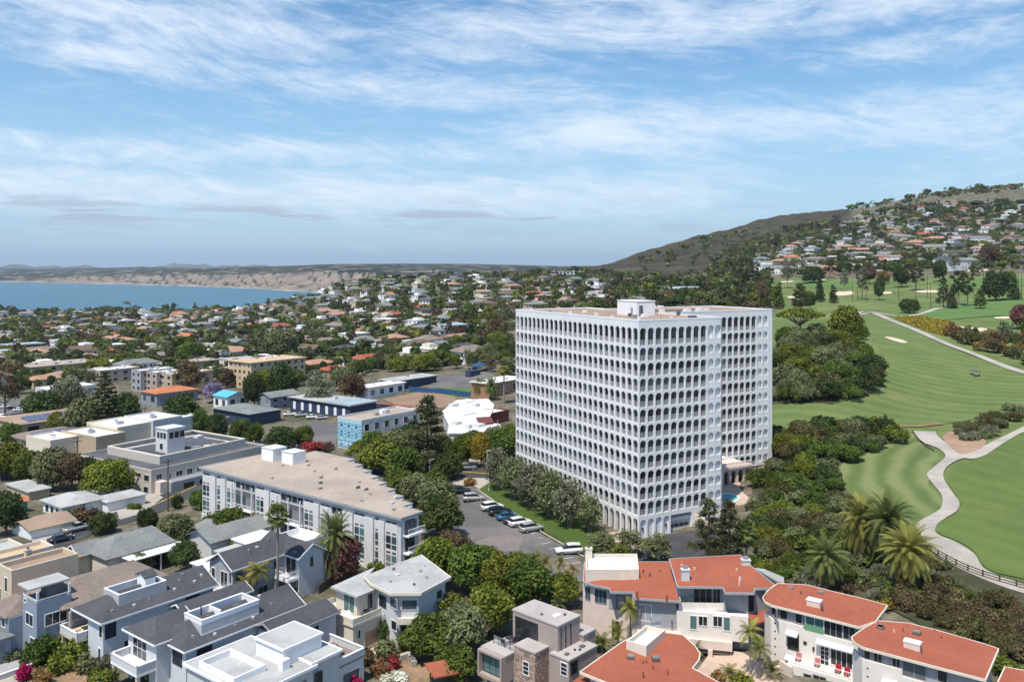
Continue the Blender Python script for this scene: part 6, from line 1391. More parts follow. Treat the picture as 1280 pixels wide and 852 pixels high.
fG=Face(fr(TX0+.1,wl3[1]-.5),fr(TX0+.1,sl2[1]));m=MB();fG.slab(m,0,fG.len,4.8,5.75,0,.03);m.build('glass_rail',M_CLEAR,K)
for a in np.linspace(.03,fG.len-.03,5):m=MB();fG.slab(m,a-.03,a+.03,4.79,5.8,.032,.08);m.build('rail_post',M_DFRAME,K)
table_at(Vector((*fr(TX0+1.3,(sl2[1]+wl3[1])/2),4.78)),.55,.74,M_DFRAME,'dark round table on the glass-railed terrace of the cube house')
for k,(a,b)in enumerate(((.9,0),(-.9,.1),(.1,-.95))):chair(Vector((*fr(TX0+1.3+a,(sl2[1]+wl3[1])/2+b),4.78)),fr.a+(0,3.14,-1.57)[k],M_DFRAME,'dark terrace chair around the round table of the cube house',group='dark chairs on the cube house terrace')
bits(K,fr,8.5,[(1.6,1.6,.9,.6,.12,M_WHITE,'skylight'),(2.6,1.1,.25,.25,.25,M_DGREY),(.9,3.2,.22,.22,.2,M_DGREY),(3.2,.8,.2,.2,.2,M_LGREY)])
bits(K,fr,5.48,[(n[0]+.6,n[1]+.8,.5,.4,.2,M_DGREY),(n[0]+3.3,n[1]+.7,.6,.5,.2,M_DGREY),(n[0]+2.2,n[1]+.9,.2,.2,.2,M_DFRAME),(n[0]+2.6,n[1]+.5,.25,.2,.2,M_DFRAME)])
cube(LX-.05,LX+2.2,-.6,2.6,-1,6.2,M_PANEL)
# ---------------------------------------------------------------- plants: prototypes
def leaf_cloud(pos,nrm,size,rng,aspect=1.0):
 """a small four-cornered leaf spray at every point, facing roughly along nrm"""
 n=len(pos);size=np.broadcast_to(np.asarray(size,float),(n,))
 a=rng.normal(size=(n,3));nrm=nrm/(np.linalg.norm(nrm,axis=1,keepdims=True)+1e-9)
 t=np.cross(nrm,a);t/=np.linalg.norm(t,axis=1,keepdims=True)+1e-9;b=np.cross(nrm,t)
 s1=(size*rng.uniform(.6,1.2,n))[:,None]*.5;s2=(size*aspect*rng.uniform(.6,1.2,n))[:,None]*.5
 k=rng.uniform(-.35,.35,(n,4,1))*size[:,None,None]*.5
 q=np.stack([pos-t*s1-b*s2,pos+t*s1-b*s2*.8,pos+t*s1*.8+b*s2,pos-t*s1*.9+b*s2*1.1],1)+k*nrm[:,None,:]
 return q.reshape(-1,3),np.arange(n*4).reshape(-1,4)
def cloud_mesh(name,parts,m):
 """parts: list of (verts, faces, tone)"""
 V_,F_,T_,o=[],[],[],0
 for v,f,t in parts:V_.append(v);F_.append(f+o);T_.append(t);o+=len(v)
 me=mesh_from(name,np.concatenate(V_),np.concatenate(F_),m)
 a=me.attributes.new('tone','FLOAT','FACE');a.data.foreach_set('value',np.clip(np.concatenate(T_),0,1).astype(np.float32));return me
def lobes_cloud(lobes,per_m2,size,rng,shell=(.62,1.06),fill=.12,up=.25):
 """leaf sprays over a set of ellipsoid clumps; clump and spray each have their own tone"""
 P,N,T=[],[],[]
 for(x,y,z,rx,ry,rz)in lobes:
  area=4*math.pi*((rx*ry)**1.6+(rx*rz)**1.6+(ry*rz)**1.6)**(1/1.6)/3**(1/1.6);n=max(12,int(area*per_m2))
  d=rng.normal(size=(n,3));d/=np.linalg.norm(d,axis=1,keepdims=True);d=d[d[:,2]>-.75]if len(d)>30 else d;n=len(d)
  r=np.where(rng.random(n)<fill,rng.uniform(.2,.7,n),rng.uniform(*shell,n))*(1+.12*np.sin(d[:,0]*5+x*3)*np.cos(d[:,1]*4+y*2))
  P.append(np.array([x,y,z])+d*r[:,None]*np.array([rx,ry,rz]));nn=d*.8+rng.normal(size=(n,3))*.55;nn[:,2]+=up;N.append(nn)
  T.append(np.clip(rng.normal(.45,.18)+rng.normal(0,.20,n),0,1))
 P,N,T=np.concatenate(P),np.concatenate(N),np.concatenate(T)
 v,f=leaf_cloud(P,N,size*rng.uniform(.7,1.3,len(P)),rng);return v,f,T
def trunk_mesh(name,segs,m):
 mb=MB()
 for p0,p1,r0,r1 in segs:mb.tube(p0,p1,r0,r1,7,caps=False)
 return mesh_from(name,mb.v,mb.f,m,smooth=True)
PROTO={}
def proto(kind,width,height,meshes):
 PROTO.setdefault(kind,[]).append((width,height,meshes))
GR1,GR2,GR3=(0.022,0.040,0.010),(0.085,0.115,0.026),(0.05,0.085,0.018)
LM=dict(mid=leafmat('leaf_mid_green',(0.020,0.038,0.009),(0.105,0.135,0.030)),dark=leafmat('leaf_dark_green',(0.016,0.028,0.010),(0.070,0.092,0.032)),lime=leafmat('leaf_yellow_green',(0.034,0.048,0.008),(0.155,0.165,0.032)),olive=leafmat('leaf_olive',(0.045,0.055,0.026),(0.165,0.180,0.085)),grey=leafmat('leaf_grey_green',(0.055,0.062,0.038),(0.190,0.195,0.125)),brown=leafmat('leaf_brownish',(0.040,0.030,0.018),(0.135,0.100,0.055)),plum=leafmat('leaf_plum',(0.040,0.018,0.017),(0.165,0.082,0.072)),pine=leafmat('needles',(0.020,0.026,0.012),(0.088,0.092,0.040)),magenta=leafmat('bract_magenta',(0.10,0.006,0.028),(0.34,0.02,0.075)),purple=leafmat('blossom_purple',(0.10,0.08,0.13),(0.25,0.21,0.31)),red=leafmat('bract_red',(0.08,0.018,0.014),(0.30,0.06,0.05)),yellow=leafmat('blossom_yellow',(0.08,0.075,0.012),(0.27,0.21,0.035)),rust=leafmat('leaf_rust',(0.07,0.045,0.018),(0.23,0.13,0.055)),palm=leafmat('palm_frond',(0.035,0.050,0.016),(0.150,0.165,0.055)),palmy=leafmat('palm_frond_yellowing',(0.055,0.060,0.016),(0.215,0.195,0.055)),dry=leafmat('dry_frond',(0.11,0.075,0.04),(0.24,0.165,0.085)),dead=leafmat('bare_twigs',(0.10,0.085,0.07),(0.25,0.22,0.19)),brush=leafmat('leaf_brush',(0.036,0.036,0.016),(0.115,0.105,0.045)),white=leafmat('blossom_white',(0.2,0.22,0.14),(0.62,0.62,0.55)))
def pz(v):return tuple(v)
def crown_lobes(rng,R,z0,z1,n,k=(.34,.5),flat=.8):
 L=[]
 for i in range(n):
  a=i*2.4+rng.uniform(-.4,.4);f=(i+.5)/n;zz_=z0+(z1-z0)*f;env=math.sqrt(max(.06,1-(2*(f-.42)/1.25)**2))
  r=R*env*rng.uniform(.35,.72);s=R*rng.uniform(*k)*(.75+.35*env)
  L.append((math.cos(a)*r,math.sin(a)*r,zz_,s,s*rng.uniform(.85,1.15),s*flat))
 L.append((0,0,(z0+z1)/2,R*.55,R*.55,(z1-z0)*.38));return L
def add_broad(kind,seeds,H,R,z0,n,per,size,k=(.34,.5),flat=.8,trunk=.28,bark=None,fill=.12,shell=(.62,1.06)):
 for sd in seeds:
  rng=np.random.default_rng(sd);L=crown_lobes(rng,R,z0,H-R*.25,n,k,flat)
  c=cloud_mesh(kind+'_crown',[lobes_cloud(L,per,size,rng,shell,fill)],None)
  seg=[((0,0,-.8),(0,0,z0*.8),trunk,trunk*.75)]+[((0,0,z0*.75),(l[0]*.8,l[1]*.8,l[2]),trunk*.5,trunk*.12)for l in L[::2]]
  proto(kind,2*R,H,(('trunk',trunk_mesh(kind+'_trunk',seg,bark or M_BARK)),('crown',c)))
add_broad('broad',(1,2,3,4),8.5,4.2,2.6,20,9.0,.40)
add_broad('domed',(5,6),7.0,4.4,1.6,22,10.0,.36,(.3,.42),.75)
add_broad('tall',(7,8,9),13.0,4.0,3.5,24,7.0,.45,(.30,.46),.9)
add_broad('airy',(10,11,12),7.0,3.4,2.0,14,8.0,.30,(.26,.44),.75,.2,M_BARKG,.3,(.4,1.1))
for sd in(20,21,22):
 rng=np.random.default_rng(sd);L=crown_lobes(rng,3.1,1.5,6.2,20,(.30,.46),.8)
 seg=[((rng.uniform(-.25,.25),rng.uniform(-.25,.25),-.6),(l[0]*.55,l[1]*.55,l[2]*.75),.13,.05)for l in L[:6]]
 proto('olive_tree',6.2,7.0,(('trunk',trunk_mesh('olive_trunk',seg,M_BARKG)),('crown',cloud_mesh('olive_crown',[lobes_cloud(L,10,.26,rng,(.4,1.12),.25)],None))))
for sd in(30,31,32):
 rng=np.random.default_rng(sd);L=[];seg=[((0,0,-1),(0,0,15.5),.38,.08)]
 for i in range(34):
  f=i/33;z=3.0+13.2*f;R=4.3*(1-f)**.62+.5;a=i*2.399+rng.uniform(-.3,.3);r=R*rng.uniform(.45,.95);s=rng.uniform(1.05,1.75)*(1.15-.5*f)
  L.append((math.cos(a)*r,math.sin(a)*r,z,s*1.15,s*1.15,s*.72));seg.append(((0,0,z-.7),(math.cos(a)*r*.9,math.sin(a)*r*.9,z),.12,.04))
 proto('pine',9.0,17.0,(('trunk',trunk_mesh('pine_trunk',seg,M_BARK)),('crown',cloud_mesh('pine_crown',[lobes_cloud(L,8.5,.34,rng,(.35,1.1),.3)],None))))
for sd in(35,36):
 rng=np.random.default_rng(sd);L=[]
 for i in range(15):
  f=i/14;z=2.5+15*f;R=4.2*(1-f)**.8+.4;nb=max(3,int(7*(1-f)+3))
  for b_ in range(nb):
   a=b_*2*math.pi/nb+i*.7
   for q in(.35,.65,.95):L.append((math.cos(a)*R*q,math.sin(a)*R*q,z+.12*q*R-.15,.62,.62,.26))
 proto('star_pine',9.0,18.0,(('trunk',trunk_mesh('star_pine_trunk',[((0,0,-1),(0,0,17.6),.35,.05)],M_BARK)),('crown',cloud_mesh('star_pine_crown',[lobes_cloud(L,9,.38,rng,(.4,1.1),.3)],None))))
for sd in(40,41):
 rng=np.random.default_rng(sd);L=[];seg=[((0,0,-1),(.3,.2,5),.5,.4)]
 for i in range(26):
  a=i*2.399;r=6.6*math.sqrt((i+.5)/26);z=8.3-.035*r*r+rng.uniform(-.4,.4);s=rng.uniform(1.2,1.8);L.append((math.cos(a)*r,math.sin(a)*r,z,s,s,s*.5));
  if i%2:seg.append(((.3,.2,4.6),(math.cos(a)*r,math.sin(a)*r,z-.4),.2,.05))
 proto('flat_pine',16,9.6,(('trunk',trunk_mesh('flat_pine_trunk',seg,M_BARK)),('crown',cloud_mesh('flat_pine_crown',[lobes_cloud(L,7,.42,rng,(.5,1.06),.2)],None))))
for sd in(45,46,47):
 rng=np.random.default_rng(sd);L=[];seg=[((0,0,-1),(.2,.1,9),.34,.2)]
 for i in range(17):
  a=i*2.399;r=rng.uniform(.8,3.4);z=6.5+9*(i/16)-.25*r;s=rng.uniform(1.0,1.8);L.append((math.cos(a)*r,math.sin(a)*r,z,s,s,s*.85));seg.append(((.2,.1,max(4,z-3.2)),(math.cos(a)*r,math.sin(a)*r,z),.13,.04))
 proto('gum',9.0,16.5,(('trunk',trunk_mesh('gum_trunk',seg,M_BARKG)),('crown',cloud_mesh('gum_crown',[lobes_cloud(L,6.5,.42,rng,(.4,1.12),.28)],None))))
for sd in(50,51):
 rng=np.random.default_rng(sd);L=[(rng.uniform(-.3,.3),rng.uniform(-.3,.3),1.2+i*.85,(1.75*(1-i/13)**.7+.25),(1.75*(1-i/13)**.7+.25),.8)for i in range(12)]
 proto('conifer',4.0,12.0,(('trunk',trunk_mesh('conifer_trunk',[((0,0,-1),(0,0,10),.2,.05)],M_BARK)),('crown',cloud_mesh('conifer_crown',[lobes_cloud(L,9,.34,rng,(.6,1.15),.15)],None))))
for sd in(60,61,62,63):
 rng=np.random.default_rng(sd);L=[(rng.uniform(-.9,.9),rng.uniform(-.9,.9),rng.uniform(.4,1.15),rng.uniform(.5,.85),rng.uniform(.5,.85),rng.uniform(.45,.75))for i in range(9)]
 proto('shrub',3.2,2.0,(('stem',trunk_mesh('shrub_stem',[((0,0,-.5),(l[0]*.7,l[1]*.7,l[2]),.05,.02)for l in L[:5]],M_BARK)),('foliage',cloud_mesh('shrub_foliage',[lobes_cloud(L,26,.22,rng,(.5,1.12),.2)],None))))
for sd in(70,71,72):
 rng=np.random.default_rng(sd);L=[]
 for i in range(26):
  a=i*2.399;r=3.5*math.sqrt((i+.5)/26);z=3.4*math.sqrt(max(.08,1-(r/4.1)**2))-.4;s=rng.uniform(.75,1.25);L.append((math.cos(a)*r,math.sin(a)*r,max(.5,z*rng.uniform(.8,1.1)),s,s,s*.8))
 proto('scrub',8.4,4.0,(('stem',trunk_mesh('scrub_stem',[((0,0,-.8),(l[0]*.8,l[1]*.8,l[2]),.12,.04)for l in L[::4]],M_BARK)),('foliage',cloud_mesh('scrub_foliage',[lobes_cloud(L,11,.32,rng,(.5,1.12),.12)],None))))
for sd in(75,):
 rng=np.random.default_rng(sd);seg=[]
 for i in range(60):
  a=rng.uniform(0,6.28);t=rng.uniform(.15,.9);p=(math.cos(a)*t*.3,math.sin(a)*t*.3,.6);q=(math.cos(a)*t*2.4,math.sin(a)*t*2.4,3.6-t*2);seg.append((p,q,.05,.015))
  for _ in range(4):r=rng.normal(0,.5,3);m_=[p[k]+(q[k]-p[k])*.65 for k in range(3)];seg.append((m_,[m_[k]+r[k]+(.4 if k==2 else 0)for k in range(3)],.025,.008))
 proto('bare_shrub',5.0,3.8,(('stem',trunk_mesh('bare_stem',[((0,0,-.6),(0,0,.8),.14,.1)],M_BARKG)),('foliage',trunk_mesh('bare_twigs',seg,M_BARKG))))
def feather(rng,L,droop,az_,elev,n,wid,tw_=.05):
 """one feather frond: a falling midrib with two ranks of leaflets"""
 V_,F_=[],[];d=np.array([math.cos(az_),math.sin(az_)]);pts=[]
 x,z,e=0.0,0.0,elev
 for i in range(n+1):
  pts.append(np.array([d[0]*x,d[1]*x,z]));x+=L/n*math.cos(e);z+=L/n*math.sin(e);e-=droop/n*(0.5+1.0*i/n)
 side=np.array([-d[1],d[0],0])
 for i in range(1,n):
  t=(pts[i+1]-pts[i-1]);t/=np.linalg.norm(t);f=i/n;l=wid*(math.sin(math.pi*min(1,f*.93+.1))**.6)*rng.uniform(.85,1.1)
  for s in(-1,1):
   dirn=side*s*.85+t*.55+np.array([0,0,-.28]);dirn/=np.linalg.norm(dirn);tip=pts[i]+dirn*l;w=t*(L/n*.42);V_+=[pts[i]-w,pts[i]+w,tip+w*.35,tip-w*.35];k=len(V_);F_.append((k-4,k-3,k-2,k-1))
 u=np.array([0,0,.02])
 for i in range(n):V_+=[pts[i]-side*tw_*(1-i/n),pts[i]+side*tw_*(1-i/n),pts[i+1]+side*tw_*(1-(i+1)/n),pts[i+1]-side*tw_*(1-(i+1)/n)];k=len(V_);F_.append((k-4,k-3,k-2,k-1))
 return np.array(V_),np.array(F_)
def palm_feather(kind,seeds,H,L,n_fr,droop,wid,tr,bark,lo=-.5,n=16,skirt=0):
 for sd in seeds:
  rng=np.random.default_rng(sd);parts=[]
  for i in range(n_fr):
   f=(i+.5)/n_fr;el_=1.45-(1.45-lo)*f**.8;v,q=feather(rng,L*rng.uniform(.85,1.05),droop*rng.uniform(.8,1.2),i*2.399+rng.uniform(-.2,.2),el_,n,wid)
   v[:,2]+=H;parts.append((v,q,np.full(len(q),np.clip(rng.normal(.45,.2),0,1))))
  tot=H+L*.75;kids=[('trunk',trunk_mesh(kind+'_trunk',[((0,0,-1),(rng.uniform(-.1,.1),0,H*.5),tr*1.1,tr),((0,0,H*.48),(0,0,H+.2),tr,tr*.9)],bark)),('crown',cloud_mesh(kind+'_crown',parts,None))]
  if skirt:
   ps=[]
   for i in range(skirt):
    v,q=feather(rng,L*rng.uniform(.6,.85),droop*.6,i*2.399,rng.uniform(-1.2,-.75),10,wid*.7);v[:,2]+=H-.2;ps.append((v,q,rng.uniform(.2,.9,len(q))))
   kids.append(('dead_fronds',cloud_mesh(kind+'_skirt',ps,LM['dry'])))
  proto(kind,2*L*.92,tot,kids)
palm_feather('date_palm',(80,81,82),4.0,3.9,78,1.25,.62,.42,M_BARK,-.55,20,22)
palm_feather('queen_palm',(85,86),6.0,2.6,18,1.6,.75,.14,M_BARKG,-.3,14)
palm_feather('bird_palm',(87,),1.2,2.2,14,1.4,.6,.12,M_BARKG,.1,12)
def palm_fan(kind,seeds,H,n_fr,r,tr,skirt):
 for sd in seeds:
  rng=np.random.default_rng(sd);parts,dry=[],[]
  for i in range(n_fr+skirt):
   dead=i>=n_fr;f=(i+.5)/n_fr;az_=i*2.399;e=rng.uniform(-1.35,-.9)if dead else 1.35-2.0*f
   d=np.array([math.cos(az_)*math.cos(e),math.sin(az_)*math.cos(e),math.sin(e)]);pl=r*rng.uniform(.45,.62)*(1 if not dead else.5);c=d*pl+np.array([0,0,H]);side=np.array([-math.sin(az_),math.cos(az_),0]);up=np.cross(d,side)
   V_,F_=[],[]
   V_+=[np.array([0,0,H])-side*.03,np.array([0,0,H])+side*.03,c+side*.03,c-side*.03];F_.append((0,1,2,3))
   for s in range(13):
    a=-1.45+2.9*s/12;t=d*math.cos(a)+side*math.sin(a)*.95;l=r*.55*rng.uniform(.85,1.05);tip=c+t*l+np.array([0,0,-.28*l*(1-abs(a)*.2)]);w=np.cross(t,up)*.055*r;k=len(V_);V_+=[c-w*.4,c+w*.4,c+t*l*.6+w,c+t*l*.6-w,tip];F_+=[(k,k+1,k+2,k+3),(k+3,k+2,k+4,k+4)]
   F4=np.array([q for q in F_]);(dry if dead else parts).append((np.array(V_),F4,np.full(len(F4),np.clip(rng.normal(.45,.22),0,1))))
  kids=[('trunk',trunk_mesh(kind+'_trunk',[((0,0,-1),(0,0,H*.6),tr*1.15,tr),((0,0,H*.6),(0,0,H),tr,tr*.9)],M_BARKG)),('crown',cloud_mesh(kind+'_crown',parts,None))]
  if dry:kids.append(('dead_fronds',cloud_mesh(kind+'_skirt',dry,LM['dry'])))
  proto(kind,2*r*1.1,H+r*.9,kids)
palm_fan('tall_fan_palm',(90,91),11.0,34,1.75,.17,16)
palm_fan('fan_palm',(93,94),4.2,30,2.0,.22,18)
for k_ in list(PROTO):
 pass
USED=set()
NUMW='zero one two three four five six seven eight nine ten eleven twelve thirteen fourteen fifteen sixteen seventeen eighteen nineteen'.split()
TENS='- - twenty thirty forty fifty sixty seventy eighty ninety'.split()
def num(n):return NUMW[n]if n<20 else TENS[n//10]+('-'+NUMW[n%10]if n%10 else '')if n<100 else 'one hundred'
def unique(look,u,v):
 """a label that no other thing carries: its look and, failing more, where in the photograph it stands"""
 a,b=u/12.8,v/8.52
 def key(x):return x.lower()
 for fa,fb in((0,0),(1,0),(1,1)):
  ta=num(int(round(a)))if not fa else num(int(a))+' point '+num(int(a*10)%10)
  tb=num(int(round(b)))if not fb else num(int(b))+' point '+num(int(b*10)%10)
  s=f'{look}, {ta} percent across, {tb} percent down'
  if key(s)not in USED:USED.add(key(s));return s
 k=2
 while key(s+f' {NUMW[k]}')in USED:k+=1
 s=f'{look} {["", "", "behind another", "beside another", "touching another", "under another", "above another", "among others", "before another"][min(k, 8)]}, {ta} percent across, {tb} percent down';USED.add(key(s));return s
CATS={'shrub':('shrub','shrub'),'scrub':('scrub_bush','shrub'),'bare_shrub':('bare_shrub','shrub'),'date_palm':('date_palm','palm tree'),'queen_palm':('feather_palm','palm tree'),'bird_palm':('garden_palm','palm tree'),'tall_fan_palm':('fan_palm','palm tree'),'fan_palm':('fan_palm','palm tree'),'pine':('pine_tree','tree'),'star_pine':('star_pine','tree'),'flat_pine':('spreading_pine','tree'),'conifer':('conifer_tree','tree'),'gum':('gum_tree','tree'),'olive_tree':('olive_tree','tree')}
def plant(kind,u,vb,w,h,leaf,label,group=None,auto=False,sink=.0):
 """a plant standing where pixel (u, vb) meets the ground, w by h photograph pixels in size there"""
 p=ground(u,vb);k=p.y/FOC;W_,H_,kids=PROTO[kind][rnd.randrange(len(PROTO[kind]))]
 name,cat=CATS.get(kind,('broadleaf_tree','tree'))
 t=bpy.data.objects.new(name,None);COL.objects.link(t);t.location=(p.x,p.y,p.z-.1-sink);t.rotation_euler=(0,0,rnd.uniform(0,6.28));s=w*k/W_;sz=h*k/H_
 t.scale=(s,s*rnd.uniform(.9,1.1),sz);t['category']=cat;t['label']=unique(label,u,vb-h*.5)if auto else label
 if not auto:USED.add(label.lower())
 if group:t['group']=group
 m=LM[leaf]
 for nm,me in kids:
  c=bpy.data.objects.new(nm,me);COL.objects.link(c);c.parent=t
  if nm in('crown','foliage')and kind!='bare_shrub':
   if not me.materials or me.materials[0]is None:
    if not me.materials:me.materials.append(m)
    else:me.materials[0]=m
   c.material_slots[0].link='OBJECT';c.material_slots[0].material=m
 return t
